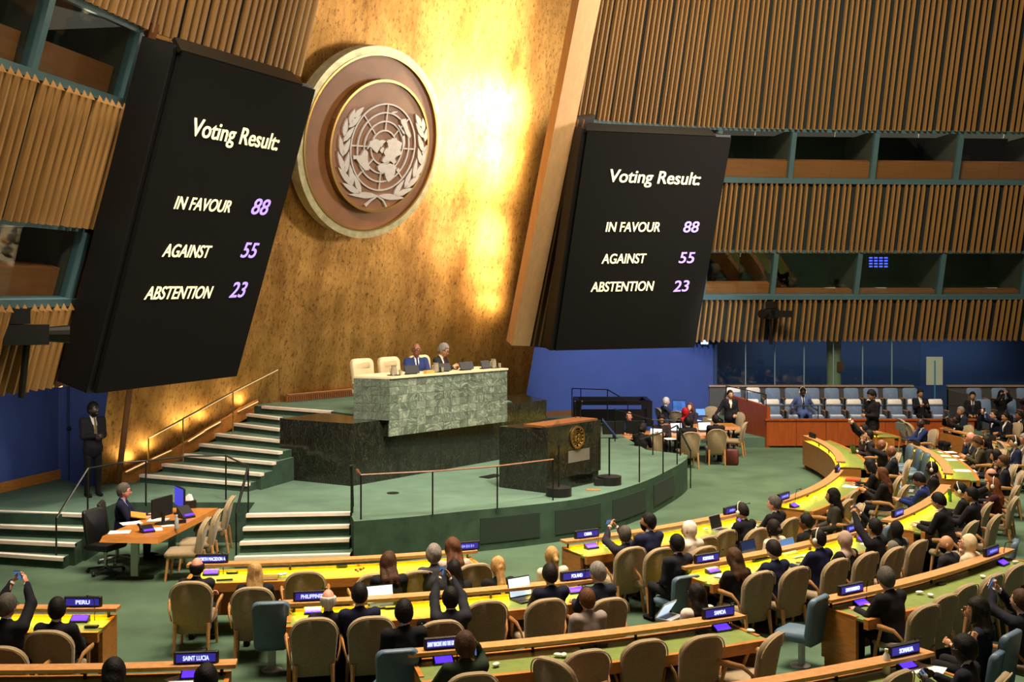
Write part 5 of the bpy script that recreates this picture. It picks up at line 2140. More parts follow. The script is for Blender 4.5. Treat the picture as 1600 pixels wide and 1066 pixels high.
    J = [T((0, 0.0, 0.12), (0.172 * w, 0.13, 0.20)), T((0, 0.005, 0.34), (0.2 * w, 0.132, 0.20)),
         ('c', U(-0.16 * w, -0.01, 0.48), U(0.16 * w, -0.01, 0.48), 0.078 * sc, 0.078 * sc), ('c', U(0, -0.015, 0.50), U(0, -0.005, 0.565), 0.075 * sc, 0.062 * sc),
         ('e', Vector((0, 0.02, pel + (0.0 if stand else 0.02))), [0.185 * sc * w, 0.16 * sc, 0.14 * sc])]
    if stand:
        J.append(('e', Vector((0, 0.0, pel - 0.07)), [0.185 * sc, 0.14 * sc, 0.15 * sc]))
    for s in (-1, 1):
        S, E, W = arms[s]
        if not bare:
            We = E.lerp(W, 0.93)
            J += [('c', S, E, 0.072 * sc, 0.06 * sc), ('c', E, We, 0.06 * sc, 0.046 * sc)]
    h = 0.03 if far else 0.024
    vf = None
    if not fem and not stand or stand:
        # open front of the jacket: a narrow V showing the shirt
        apex, topz = 0.26, 0.56

        def vf(P, Li=np.array(L), pz=pel):
            q = (P - np.array([0, 0, pz])) @ Li
            half = np.clip((q[:, 2] / sc - apex) / (topz - apex), 0, 1.3) * 0.062 - 0.004
            return np.where((q[:, 1] > 0.03) & (q[:, 2] / sc > apex), half - np.abs(q[:, 0]), -1.0)
    jo = sdf_obj('dress' if dress else 'jacket', J, cloth(top), r, h, 0.035, vf if not dress else None, 0.0035)
    if not dress or shirt:
        SP = [T((0, 0.018, 0.34), (0.145 * w, 0.104, 0.18)), ('c', U(0, -0.01, 0.50), U(0, 0.004, 0.592), 0.07 * sc, 0.058 * sc)]
        so = sdf_obj('shirt', SP, cloth(shirt), r, 0.026, 0.02)
        if not bare and not dress:
            for s in (-1, 1):
                S, E, W = arms[s]
                MB().tube([E.lerp(W, 0.9), E.lerp(W, 0.985)], [0.037 * sc, 0.034 * sc], 8).build('shirt_cuff', cloth(shirt), r, True)
        if tie:
            m = MB()
            m.tube([U(0, 0.066, 0.565), U(0, 0.115, 0.47), U(0, 0.138, 0.34), U(0, 0.142, 0.2)], [0.018, 0.02, 0.028, 0.032], 6, flat=0.3)
            m.build('necktie', cloth(tie), r, True)
    TR = [('e', Vector((0, 0.0, pel)), [0.165 * sc, 0.14 * sc, 0.12 * sc])]
    for s in (-1, 1):
        H, K, A = legs[s]
        TR += [('c', H, K, 0.088 * sc, 0.066 * sc), ('c', K, A, 0.064 * sc, 0.052 * sc)]
    sdf_obj('trousers', TR, cloth(bottom), r, 0.032 if not stand else 0.026, 0.03)
    for s in (-1, 1):
        A = legs[s][2]
        m = MB()
        m.tube([(A.x, A.y - 0.05, 0.045), (A.x, A.y + 0.06, 0.05), (A.x, A.y + 0.15, 0.035), (A.x, A.y + 0.2, 0.025)], [0.042, 0.05, 0.042, 0.02], 8, flat=0.8)
        m.tube([(A.x, A.y, 0.03), (A.x, A.y, 0.11)], [0.045, 0.042], 8)
        m.build('shoe', cloth(shoe), r, True)
    # hair or headscarf, made in the head's own frame
    HR = np.array(hM)

    def hp_(x, y, z):
        return hd + hM @ Vector((x, y, z)) * sc * 1.15
    hd_n = np.array(hd)

    def loc_(P):
        return (P - hd_n) @ HR / (sc * 1.15)
    E_ = lambda c, rr: ('e', hp_(*c), [v * sc * 1.15 for v in rr], hM)
    hm = HAIRM.get(hc)
    if hair in ('short', 'curly', 'balding', 'wavy', 'long', 'bun', 'pony', 'halfup', 'braids'):
        big = 0.02 if hair in ('curly', 'wavy', 'braids') else 0.011
        pr = [E_((0, -0.008, 0.012), (0.079 + big, 0.098 + big, 0.118 + big))]

        def cut(P):
            q = loc_(P)
            front = q[:, 1] * 0.62 - q[:, 2] * 0.78 + (0.0 if hair != 'curly' else 0.0)   # below the line forehead - nape
            d = front - 0.012
            ear = np.where((q[:, 1] > 0.055) & (q[:, 2] < 0.062), q[:, 1] - 0.055, -1)
            low = -0.085 - q[:, 2]
            d = np.maximum(np.maximum(d if hair in ('short', 'balding', 'curly') else np.full(len(P), -1.0), ear), low if hair in ('short', 'balding', 'curly') else np.full(len(P), -1.0))
            if hair == 'balding':
                d = np.maximum(d, q[:, 2] - 0.045)
            return d * sc
        if hair in ('long', 'wavy'):
            w2 = 1.15 if hair == 'wavy' else 1.0
            for s in (-1, 0, 1):
                pr += [('c', hp_(s * 0.05, -0.06 + abs(s) * 0.012, -0.01), U(s * 0.065 * w2, -0.105 + abs(s) * 0.02, 0.50), 0.05 * sc, 0.05 * sc * w2),
                       ('c', U(s * 0.065 * w2, -0.105 + abs(s) * 0.02, 0.50), U(s * 0.075 * w2, -0.135 + abs(s) * 0.02, (0.37 if hair == 'long' else 0.43) + random.uniform(-0.02, 0.02)), 0.05 * sc * w2, 0.026 * sc)]
            pr += [('c', hp_(s * 0.068, -0.01, -0.02), U(s * 0.085, -0.03, 0.50), 0.03 * sc, 0.03 * sc) for s in (-1, 1)]
        if hair == 'halfup':
            pr += [('c', hp_(0, -0.07, -0.0), U(0, -0.12, 0.5), 0.06 * sc, 0.06 * sc), ('c', U(0, -0.12, 0.5), U(0.01, -0.145, 0.38), 0.06 * sc, 0.03 * sc), ('e', hp_(0, -0.11, 0.02), [0.03, 0.025, 0.03])]
        if hair == 'pony':
            pr += [('c', hp_(0, -0.1, 0.03), hp_(0, -0.14, -0.02), 0.026 * sc, 0.035 * sc), ('c', hp_(0, -0.14, -0.02), U(0, -0.15, 0.46), 0.035 * sc, 0.018 * sc)]
        if hair == 'bun':
            pr += [E_((0, -0.115, -0.02), (0.045, 0.04, 0.045))]
        if hair == 'braids':
            pr += [E_((0, -0.09, -0.03), (0.08, 0.06, 0.08))]
        sdf_obj('hair', pr, hm, r, 0.013 if not far else 0.016, 0.02, cut, 0.004 if hair in ('curly', 'wavy', 'long', 'braids', 'halfup') else 0.0015)
    elif hair == 'hijab':
        pr = [E_((0, -0.012, 0.012), (0.088, 0.108, 0.126)), ('c', hp_(0, -0.02, -0.07), U(0, 0.0, 0.53), 0.068 * sc, 0.085 * sc), ('c', U(-0.09, -0.005, 0.49), U(0.09, -0.005, 0.49), 0.092 * sc, 0.092 * sc), ('e', U(0, 0.06, 0.42), [0.13, 0.09, 0.1])]

        def cut(P):
            q = loc_(P)
            oval = 1 - np.sqrt((q[:, 0] / 0.06) ** 2 + ((q[:, 2] + 0.012) / 0.085) ** 2)
            return np.where((q[:, 1] > 0.03), oval * 0.06, -1) * sc
        sdf_obj('headscarf', pr, cloth(hc), r, 0.015, 0.03, cut, 0.003)
    if beard:
        def cut(P):
            q = loc_(P)
            return np.maximum(q[:, 2] + 0.03, 0.0 - q[:, 1]) * sc
        sdf_obj('beard', [E_((0, 0.006, -0.02), (0.062, 0.097, 0.108))], HAIRM['black'], r, 0.012, 0.02, cut, 0.002)
    if glasses:
        m = MB()
        for s in (-1, 1):
            m.tube([(s * 0.033 + 0.021 * math.cos(a), 0.1, 0.01 + 0.016 * math.sin(a)) for a in [2 * math.pi * k / 8 for k in range(9)]], 0.0025, 4)
            m.tube([(s * 0.054, 0.098, 0.014), (s * 0.078, 0.0, 0.012)], 0.0025, 4)
        m.tube([(-0.012, 0.102, 0.012), (0.012, 0.102, 0.012)], 0.0025, 4)
        m.build('glasses', M_IRON, r, False, HM)
    if phones:
        m = MB()
        for s in (-1, 1):
            m.ball((s * 0.092, 0.0, -0.005), (0.018, 0.032, 0.038), 0, None, 10, 6)
        m.tube([(s_ * 0.0 + 0.092 * math.cos(a), -0.01, -0.005 + 0.155 * math.sin(a)) for s_, a in [(1, math.pi * k / 10) for k in range(11)]], 0.007, 5)
        m.build('headphones', M_WHITEP, r, True, HM)
    if phone:
        S, E, W = arms[1]
        if phone == 'ear':
            q = hp_(0.105, 0.01, -0.03)
            M = frame(q, hM @ Vector((0, 0.3, 0.95)).normalized(), hM @ Vector((1, 0, 0)), hM @ Vector((0, 0.95, -0.3)).normalized())
        else:
            mid = (arms[-1][2] + arms[1][2]) / 2 + (arms[1][2] - arms[1][1]).normalized() * 0.09
            yv = (mid - hd).normalized()
            x = Vector((0, 0, 1)) if phone == 'tall' else yv.cross(Vector((0, 0, 1))).normalized()
            x = (x - yv * x.dot(yv)).normalized()
            M = frame(mid, x, yv, x.cross(yv))
        o = thing('mobile_phone', label.replace('man ', 'man ', 1) and ('dark phone held by the ' + phone_owner(label)), 'phone')
        c = Matrix.Translation(p) @ Matrix.Rotation(a, 4, 'Z') @ M
        o.matrix_basis = c
        MB().rbox((0, 0, 0), (0.15, 0.009, 0.074), 0.01).build('case', M_BLACK, o)
        MB().box((0, -0.0055, 0), (0.138, 0.001, 0.066)).build('screen', M_LAPB, o)
    if seat:
        if seatl is None:
            seatl = GRP[seat][:-1] + ' under the ' + ' '.join(label.split()[:9])
        sc_o = chair(seat, rc, a, seatl) if rc is not None else chair(seat, p + Matrix.Rotation(a, 3, 'Z') @ Vector((0, 0.06 if seat == 'blue' else 0.02, 0)), a, seatl)
        if zh and seat == 'blue':
            sc_o.scale = (1, 1, max(0.6, (pel - 0.09) / 0.45))
    return r


def phone_owner(l):
    w = l.split()
    return ' '.join(w[:11])
# ------------------------------------------------------------------ the people and the chairs they sit on
B, BL = 'beige', 'blue'
P_ = person
# Peru and Saint Lucia, lower left
P_(6, 952, 'grey haired man in black suit holding a phone up behind the Peru row', hc='salt', skin='pink', pose='high', hy=-0.3, phone='tall', glasses=True, seat=B, ch=(-2, 1012))
P_(87, 955, 'black haired man in black suit seated next to the Peru plate', hc='black', skin='tan', pose='desk', hy=0.2, seat=B, ch=(72, 987))
P_(178, 1054, 'woman with black braided hair and white beads at the Saint Lucia desk', hair='braids', hc='black', skin='dark', top='#241c20', pose='desk', seat=B)
P_(322, 1064, 'person with short black curls behind the Saint Lucia console', hair='curly', hc='black', skin='deep', top='#17151c', pose='desk', seat=B)
# North Macedonia row
P_(296, 902, 'balding man in dark suit with folded arms below the North Macedonia plate', hair='balding', hc='dark', skin='pink', pose='fold', top='#1c1c20', off=0.15, seat=B, ch=(297, 910))
P_(397, 900, 'woman with straight blonde hair and black jacket at North Macedonia', hair='long', hc='blonde', skin='pale', pose='desk', seat=B, ch=(394, 919))
P_(607, 881, 'woman with long wavy brown hair and black jacket beside the sweets', hair='wavy', hc='brown', skin='pale', pose='write', lean=0.25, hy=-0.4)
P_(678, 868, 'man with tousled grey hair and grey suit beside the auburn haired woman', hc='grey', hair='curly', skin='pink', top='#3a3a40', pose='desk', lean=0.15, hy=-0.3)
P_(707, 858, 'woman with shoulder length auburn hair and pale jacket leaning in', hair='wavy', hc='auburn', skin='pale', top='#b39c90', pose='desk', lean=0.2, hy=0.4)
P_(709, 892, 'woman with very long straight black hair seated behind the grey suit', hair='long', hc='black', skin='olive', pose='lap', zh=1.04)
P_(778, 886, 'blonde woman with half tied hair and black top', hair='halfup', hc='blonde', skin='pale', pose='lap', seat=BL, zh=1.04)
P_(862, 870, 'woman with fair ponytail and white blouse', hair='pony', hc='fair', skin='pale', top='#c9bdb0', pose='lap', seat=BL, zh=1.0)
# Philippines to Poland row
P_(514, 949, 'elderly bald man with white fringe next to the Philippines plate', hair='balding', hc='white', skin='pink', pose='desk', hp=-0.1, seat=B, ch=(491, 967))
P_(562, 931, 'black haired man in navy suit facing a lit laptop', hc='black', skin='tan', top='#141830', pose='type', hp=-0.15, seat=B, ch=(581, 965))
P_(631, 958, 'broad man in black suit seen from behind right of the laptop', hc='black', skin='tan', pose='lap', seat=BL, sc=1.05)
P_(713, 938, 'man in charcoal suit raising a phone above his head', hc='black', skin='brown', top='#22232a', pose='high', hp=0.3, phone='tall', lean=0.05, off=0.25, seat=B, ch=(691, 971))
P_(868, 903, 'dark haired man in navy suit typing on a lit laptop near Poland', hc='dark', skin='tan', top='#12162a', pose='type', off=0.25, hp=-0.1, seat=B, ch=(857, 937))
P_(937, 898, 'grey haired man in navy jacket under the Poland plate', hc='grey', skin='pink', top='#191d2e', pose='desk', hy=0.3, seat=B, ch=(955, 936))
P_(917, 938, 'auburn haired man in pale grey suit behind the Poland row', hc='auburn', skin='pale', top='#8d8078', pose='lap', seat=BL, zh=1.04)
P_(1088, 930, 'woman with straight brown hair and white blouse before the Samoa plate', hair='long', hc='dark', skin='pale', top='#c6b8ac', pose='lap', hy=0.3, seat=BL, zh=1.04)
# Samoa row
P_(728, 1012, 'woman with short curly hair and dark patterned dress telephoning', hair='curly', hc='brown', skin='brown', top='#1f2c1c', pose='ear', phone='ear', dress=True, shirt=None, seat=B, ch=(740, 1053))
# China row
P_(985, 839, 'man with dark grey hair filming with a phone under the China plate', hc='salt', skin='olive', top='#26252c', pose='phone', phone='wide', hp=0.25, off=0.25, seat=B, ch=(990, 856))
P_(1020, 819, 'bearded man in navy suit looking left at the display', hc='black', skin='olive', top='#1a1f3c', pose='desk', hy=0.7, hp=0.15, beard=True, seat=B, ch=(1036, 857))
P_(1057, 851, 'man with shaved black hair in charcoal suit crossing his legs', hc='black', skin='dark', top='#1e1f26', pose='lap', hy=0.2, seat=BL)
P_(1076, 829, 'woman in white headscarf and cream coat', hair='hijab', hc='#d9cdbc', skin='tan', top='#c9b8a4', pose='desk', hy=0.5, seat=B)
P_(1181, 804, 'man in black suit with white headphones writing beside the black laptop', hc='dark', skin='pale', pose='write', phones=True, hp=-0.25, lean=0.1, seat=B, ch=(1187, 826))
P_(1208, 826, 'woman with dark bun and white jacket seen from behind', hair='bun', hc='dark', skin='tan', top='#cbbba6', pose='lap', seat=BL, zh=1.04)
P_(1230, 791, 'dark grey haired man in black suit at the start of the curved rail', hc='salt', skin='pink', pose='desk', hy=0.3, seat=B, ch=(1239, 810))
P_(1259, 817, 'young man with black hair in profile right of the white jacket', hc='black', skin='brown', top='#17171a', pose='lap', hy=0.3, seat=BL, zh=1.04)
P_(1301, 776, 'woman with long black hair and dark tweed jacket turned to her neighbours', hair='long', hc='black', skin='olive', top='#34302a', pose='lap', off=0.5, seat=B, sc=1.04, ch=(1347, 788))
P_(1359, 729, 'woman with black hair bending over papers in a black dress', hair='long', hc='black', skin='olive', top='#131114', pose='write', lean=0.3, hp=-0.2, seat=B)
P_(1378, 742, 'woman with long auburn hair and black top at the bend', hair='long', hc='auburn', skin='tan', top='#1a1516', pose='read', lean=0.1, seat=B)
P_(1393, 706, 'bald man with dark skin and dark suit on the front row', hair='bald', skin='brown', top='#1d2028', pose='desk', seat=B)
P_(1377, 696, 'bald man filming past his bald neighbour', hair='bald', skin='brown', top='#15151a', pose='phone', phone='wide', hp=0.2, seat=B)
P_(1357, 681, 'man with dark hair adjusting his collar near the front row tip', hc='dark', skin='pale', top='#2a1f1c', pose='chin', hp=0.2, seat=B)
P_(1349, 672, 'man with raised hand photographing from the front row tip', hc='dark', skin='pale', pose='high', phone='tall', hp=0.2)
# Portugal row
P_(1170, 880, 'woman with shoulder length auburn brown hair and black coat at Portugal', hair='wavy', hc='brown', skin='pale', pose='write', lean=0.1, hp=-0.15, seat=B, ch=(1192, 894))
P_(1211, 861, 'brown haired man in navy suit working on the dark blue laptop', hc='dark', skin='pale', top='#151a34', pose='type', hp=-0.2, seat=B, ch=(1249, 887))
P_(1291, 846, 'man in bright navy suit with white headphones at the Portugal row', hc='black', skin='olive', top='#171a3c', pose='desk', phones=True, hy=0.3, seat=B, ch=(1313, 874))
P_(1325, 846, 'woman in dusty pink headscarf and black dress', hair='hijab', hc='#9c8478', skin='olive', top='#121116', pose='desk', dress=True, shirt=None, seat=B, ch=(1360, 864))
P_(1387, 829, 'black haired man in black suit raising a phone in the Portugal row', hc='black', skin='tan', pose='high', phone='tall', hp=0.2, seat=B, ch=(1403, 856))
P_(1428, 833, 'woman in black headscarf and grey jacket', hair='hijab', hc='#141416', skin='olive', top='#6f6a62', pose='lap', hy=-0.5, seat=B, ch=(1440, 845))
P_(1479, 851, 'bald bearded man in dark suit sitting in front of the San Marino rail', hair='bald', skin='tan', top='#23232a', pose='lap', beard=True, hy=0.5, seat=BL, zh=1.04)
P_(1513, 850, 'woman in cream headscarf and cream coat', hair='hijab', hc='#cbb793', skin='pale', top='#c3b496', pose='chin', hy=0.4, seat=BL, zh=1.04)
# San Marino and Somalia rows
P_(1384, 905, 'man with greying hair and black suit leaning on the San Marino desk', hc='salt', skin='pink', pose='desk', lean=0.15, hy=-0.3, seat=B, sc=1.04, ch=(1452, 946))
P_(1527, 955, 'woman with long curly hair in sleeveless navy dress resting her chin', hair='wavy', hc='dark', skin='tan', top='#171b26', pose='chin', bare=True, dress=True, shirt=None, hy=0.4, off=0.35, seat=BL)
P_(1594, 940, 'brown haired man filming with a phone at the right edge', hc='brown', skin='pale', top='#1a1b24', pose='phone', phone='tall', hp=0.2, seat=B)
P_(1506, 1016, 'man with black curls and glasses in dark suit at the Somalia desk', hair='curly', hc='black', skin='deep', top='#1a1a24', pose='read', glasses=True, phone='wide', off=0.45, hy=0.2, seat=B)
# second row at right with green bottle
P_(1475, 785, 'man in black suit bent over the desk beside the green bottle', hc='black', skin='pale', pose='write', lean=0.2, hp=-0.2, seat=B, sc=1.04, ch=(1523, 815))
P_(1501, 767, 'man with glossy black hair and white headphones looking down', hc='black', skin='pale', top='#1a1a1e', pose='write', phones=True, hp=-0.35, lean=0.15, seat=B)
P_(1540, 777, 'black haired man in dark suit looking left past the headphone wearer', hc='black', skin='olive', top='#1a1a20', pose='desk', hy=0.2, seat=B, ch=(1560, 805))
P_(1552, 759, 'woman with red hair, white headphones and maroon top', hair='long', hc='red', skin='pale', top='#3c1c20', pose='desk', phones=True, seat=B)
P_(1549, 743, 'balding man in dark suit pointing forward', hair='balding', hc='dark', skin='pink', top='#1c1c26', pose='reach', lean=0.1, seat=B)
P_(1567, 722, 'brown haired man in dark suit with red tie behind the balding man', hc='brown', skin='tan', top='#1a1a24', pose='chin', tie='#7a1a1a', seat=B)
P_(1556, 713, 'woman with black hair beside the man with red tie', hair='long', hc='black', skin='tan', pose='desk', hp=-0.1, seat=B)
P_(1585, 692, 'man in dark blue suit with white headphones at far right', hc='dark', skin='pale', top='#1c2440', pose='lap', phones=True, seat=B)
P_(1600, 687, 'man in grey checked jacket cut by the right edge', hc='grey', skin='pink', top='#5c5448', pose='lap', seat=B)
P_(1456, 733, 'dark skinned man with white headphones and black suit on a pedestal chair', hc='black', skin='dark', pose='lap', phones=True, hp=-0.1, seat=BL)
P_(1436, 751, 'man in royal blue suit typing on a laptop on his knees', hc='black', skin='tan', top='#1b2860', bottom='#1b2450', pose='type', hp=-0.35, lean=0.2, seat=BL)
P_(1517, 684, 'bald pale man holding a hand to his face', hair='bald', skin='pink', top='#22283c', pose='chin', lean=0.15, seat=B)
P_(1527, 692, 'man with brown curls and olive jacket reading on the far desk', hair='curly', hc='brown', skin='tan', top='#38321f', pose='read', lean=0.1, hp=-0.2, seat=B)
P_(1541, 691, 'woman with long dark hair behind the olive jacket', hair='long', hc='dark', skin='tan', top='#2a2626', pose='lap', seat=B)
P_(1439, 662, 'bald man in bright blue suit typing at the pale desk end', hair='bald', skin='deep', top='#1c2c58', pose='type', hp=-0.2, seat=B, tie='#20242c')
P_(1494, 656, 'man in black suit aiming a camera upwards', hc='black', skin='deep', pose='phone', phone='wide', hp=0.3, seat=B)
P_(1501, 643, 'grey haired man in navy suit behind the man with a camera', hc='grey', skin='tan', top='#1d2436', pose='lap', seat=BL)
P_(1553, 649, 'man with glasses and navy suit filming over the far desk', hc='dark', skin='pale', top='#1b2338', pose='phone', phone='tall', glasses=True, hp=0.2, seat=B)
P_(1571, 652, 'black haired man in black suit beside the man with glasses', hc='black', skin='tan', pose='lap', seat=B)
P_(1592, 650, 'man in dark suit at the right end of the far desk', hc='dark', skin='brown', pose='lap', seat=B)

# empty beige armchairs
for x, y, l, o in (
        (477, 894, 'empty beige armchair on the North Macedonia row left of the sweets', 0), (588, 898, 'empty beige armchair behind the long wavy brown hair', 0),
        (655, 893, 'empty beige armchair behind the grey suit and tousled grey hair', 0), (744, 882, 'empty beige armchair right of the auburn haired woman', 0),
        (762, 940, 'empty beige armchair between raised phone and lit laptop', 0), (858, 1030, 'beige armchair turned aside at the green Samoa desk', -1.0),
        (921, 1017, 'first straight beige armchair from the left along the Samoa desk', 0), (1012, 1001, 'second straight beige armchair along the Samoa desk', 0),
        (1103, 994, 'third straight beige armchair along the Samoa desk', 0), (1214, 991, 'beige armchair with clear wooden armrest at the end of the Samoa desk', 0.5),
        (1106, 839, 'left empty beige armchair between white headscarf and headphone man', 0), (1137, 829, 'right empty beige armchair between white headscarf and headphone man', 0),
        (1327, 781, 'left empty beige armchair under the bend of the curved desk', 0), (1336, 767, 'second empty beige armchair under the bend of the curved desk', 0),
        (1482, 930, 'first empty beige armchair right of the San Marino man', 0), (1515, 914, 'second empty beige armchair right of the San Marino man', 0),
        (1557, 898, 'third empty beige armchair right of the San Marino man', 0), (1592, 883, 'last beige armchair of the San Marino row at the right edge', 0),
        (1410, 1050, 'empty beige armchair behind the white flask at Somalia', 0.2),
        (1406, 655, 'beige armchair facing us beside the pale desk end', 3.0), (1417, 661, 'front beige armchair facing us beside the pale desk end', 3.0),
        (1562, 690, 'beige armchair before the far desk name plate', 3.1)):
    chair_px('beige', x, y, l, o)
# slate blue pedestal chairs
for x, y, l, o in ((423, 943, 'slate blue pedestal chair with its back to us left of the Philippines plate', 0), (622, 1018, 'slate blue pedestal chair in front of the long Grenadines name plate', 0),
                   (1285, 934, 'slate blue pedestal chair with shiny seat left of the San Marino desk', 0.32), (1586, 990, 'slate blue pedestal chair at the lower right edge', 0.2),
                   (1425, 697, 'leftmost slate blue pedestal chair of the far empty trio', 0), (1439, 703, 'middle slate blue pedestal chair of the far empty trio', 0), (1451, 709, 'rightmost slate blue pedestal chair of the far empty trio', 0),
                   (1590, 846, 'slate blue pedestal chair behind the plate at the right edge', 0.3), (1397, 820, 'slate blue pedestal chair under the end of the bottle desk rail', 0)):
    chair_px('blue', x, y, l, o)

laptop('open laptop with pale screen on the knees of the man in royal blue', 0, 0, M_GREY, M_LAPB, loc=G(1418, 768, 0.62), rz=inward(G(1418, 768, 0.6)) + math.pi, tilt=25)
o_ = laptop('grey laptop seen from behind on the knees before the Samoa plate', 0, 0, M_GREY, M_LAPL, loc=G(1046, 966, 0.62), rz=inward(G(1046, 966, 0.6)) + 3.6, tilt=-35)

# ------------------------------------------------------------------ podium: chairs, people and things on the marble desk
bdir = -dn
arz = math.atan2(-dn.x, dn.y)


def on_podium(k, back, z=DZ1):
    return Vector((DF.x, DF.y, z)) + ddir * (k * dlen) - dn * back


def podium_at(px, back):
    k = 0.5
    for _ in range(30):
        p = on_podium(k, back, UZ)
        k += (px - (800 + p.x / p.y * FOC)) / 187.0 * 0.8
    return on_podium(k, back, UZ)


for px, py, l in ((579, 562, 'empty cream leather armchair at the left of the podium'), (621, 561, 'cream leather armchair behind the bald speaker'), (669, 555, 'cream leather armchair behind the grey haired chairman')):
    chair('cream', podium_at(px, 1.45), arz, l)
P_(648, 553, 'bald man in blue suit and glasses turned right at the podium', hair='bald', skin='brown', top='#26305c', pose='desk', rz=arz - 0.5, hy=-0.35, glasses=True, tie='#1c1c50', loc=podium_at(650, 0.95), sc=1.12)
P_(679, 556, 'grey haired man in dark suit leaning over papers at the podium', hc='grey', skin='tan', top='#20221f', pose='read', rz=arz + 0.35, hp=-0.25, lean=0.2, glasses=True, tie='#5a1a1a', loc=podium_at(681, 0.95), sc=1.12)
M_JUG = mat('clear_glass_ware', '#8f8672', 0.08, var=0, spec=0.8)


def on_desk(o, k, back, rz=0.0):
    o.location = on_podium(k, back)
    o.rotation_euler = (0, 0, arz + rz)
    return o


for k, l, w in ((0.23, 'black screen on the podium before the bald man', 0.42), (0.50, 'black screen on the podium before the grey haired man', 0.36), (0.69, 'black screen on the podium right of the papers', 0.44), (0.86, 'tilted black screen near the right end of the podium', 0.3)):
    r = thing('desk_monitor', l, 'monitor')
    M = Matrix.Translation((0, 0, 0.02)) @ Matrix.Rotation(R_(20), 4, 'X')
    MB().rbox((0, 0, 0.09), (w, 0.03, 0.18), 0.015).build('casing', M_BLACK, r, False, M)
    MB().box((0, -0.06, 0.012), (w * 0.6, 0.14, 0.024)).build('stand', M_BLACK, r)
    on_desk(r, k, 0.2)
for k, l in ((0.1, 'left glass water jug on the podium'), (0.44, 'middle glass water jug on the podium between the two men'), (0.95, 'right glass water jug at the podium end')):
    r = thing('water_jug', l, 'jug')
    MB().lathe([(0.065, 0), (0.075, 0.03), (0.06, 0.16), (0.055, 0.2), (0.065, 0.215)], 14).build('body', M_JUG, r, True)
    MB().tube([(0.06, 0, 0.17), (0.11, 0, 0.15), (0.105, 0, 0.07), (0.068, 0, 0.05)], 0.009, 6).build('handle', M_JUG, r, True)
    on_desk(r, k, 0.28)
    t = tag(MB().lathe([(0.14, 0), (0.15, 0.012), (0.13, 0.014)], 18).build('tray', M_IRON, None, True), 'small dark tray beneath the ' + l, 'tray')
    on_desk(t, k, 0.28)
    t.location.z += 0.001
    for dx in (-0.11, 0.1):
        gls = tag(MB().lathe([(0.028, 0), (0.032, 0.01), (0.036, 0.1), (0.033, 0.1), (0.028, 0.012)], 12).build('drinking_glass', M_JUG, None, True), ('first' if dx < 0 else 'second') + ' tumbler beside the ' + l, 'glass')
        on_desk(gls, k + dx / dlen, 0.18)
        gls.location.z += 0.015
pp_ = tag(MB().box((0, 0, 0.01), (0.32, 0.24, 0.02)).build('paper_stack', M_PAPER), 'stack of white papers near the right podium screens', 'paper')
on_desk(pp_, 0.76, 0.5)
nb_ = tag(MB().box((0, 0, 0.035), (0.24, 0.1, 0.07)).build('card_box', mat('yellow_card', '#c8923a', 0.6)), 'small yellow box on the podium before the bald man', 'box')
on_desk(nb_, 0.34, 0.12)

# guard below the emblem wall
P_(146, 640, 'security guard standing with clasped hands before the gold wall', hc='black', skin='deep', top='#17161b', bottom='#121214', pose='clasp', stand=True, zf=PZ, rz=math.pi + 0.75, tie='#6a5a3c', hy=0.3, sc=1.03, beard=True)

# ------------------------------------------------------------------ corner table with officer
tl = [G(160, 838, 0.76), G(247, 840, 0.76), G(340, 794, 0.76), Vector((-6.35, 21.2, 0.76))]
tb = thing('corner_table', 'honey coloured table with sloping edge in the stage recess', 'table', (tl[0].x, tl[0].y, 0))
q = [(p.x - tl[0].x, p.y - tl[0].y) for p in tl]
cx, cy = sum(p[0] for p in q) / 4, sum(p[1] for p in q) / 4
m = MB()
big = [(cx + (a - cx) * 1.05, cy + (b - cy) * 1.05) for a, b in q]
nv = [(a, b, 0.76) for a, b in q] + [(a, b, 0.67) for a, b in big] + [(a, b, 0.66) for a, b in q]
m.add(nv, [(0, 1, 2, 3), (4, 5, 1, 0), (5, 6, 2, 1), (6, 7, 3, 2), (7, 4, 0, 3), (8, 9, 5, 4), (9, 10, 6, 5), (10, 11, 7, 6), (11, 8, 4, 7), (11, 10, 9, 8)])
m.build('top', M_WOOD, tb)
for a, b in ((0.45, 0.25), (0.62, 1.75)):
    MB().box((a, b, 0.34), (0.12, 0.08, 0.64)).build('leg', M_CHROME, tb)
    MB().box((a, b, 0.03), (0.6, 0.09, 0.05)).build('foot', M_IRON, tb)
P_(194, 768, 'officer in navy suit at the corner table lit violet by his screens', hc='salt', skin='pink', top='#12142a', pose='desk', rz=-math.pi / 2 + 0.2, shirt='#8f94c8', tie='#2a2a50', glasses=True)
oc = G(194, 768, 1.24)
chair('office', Vector((oc.x - 0.12, oc.y, 0)), -math.pi / 2 + 0.2, 'black office chair under the officer at the corner table')
chair('office', Vector((oc.x - 0.05, oc.y - 0.78, 0)), -math.pi / 2 - 0.35, 'empty black office chair before the officer at the corner table')
for x, y, l in ((364, 776, 'far beige armless chair at the corner table'), (344, 797, 'middle beige armless chair at the corner table'), (325, 810, 'near beige armless chair at the corner table')):
    chair_px('side', x, y, l, rz=math.pi / 2 + 0.1)


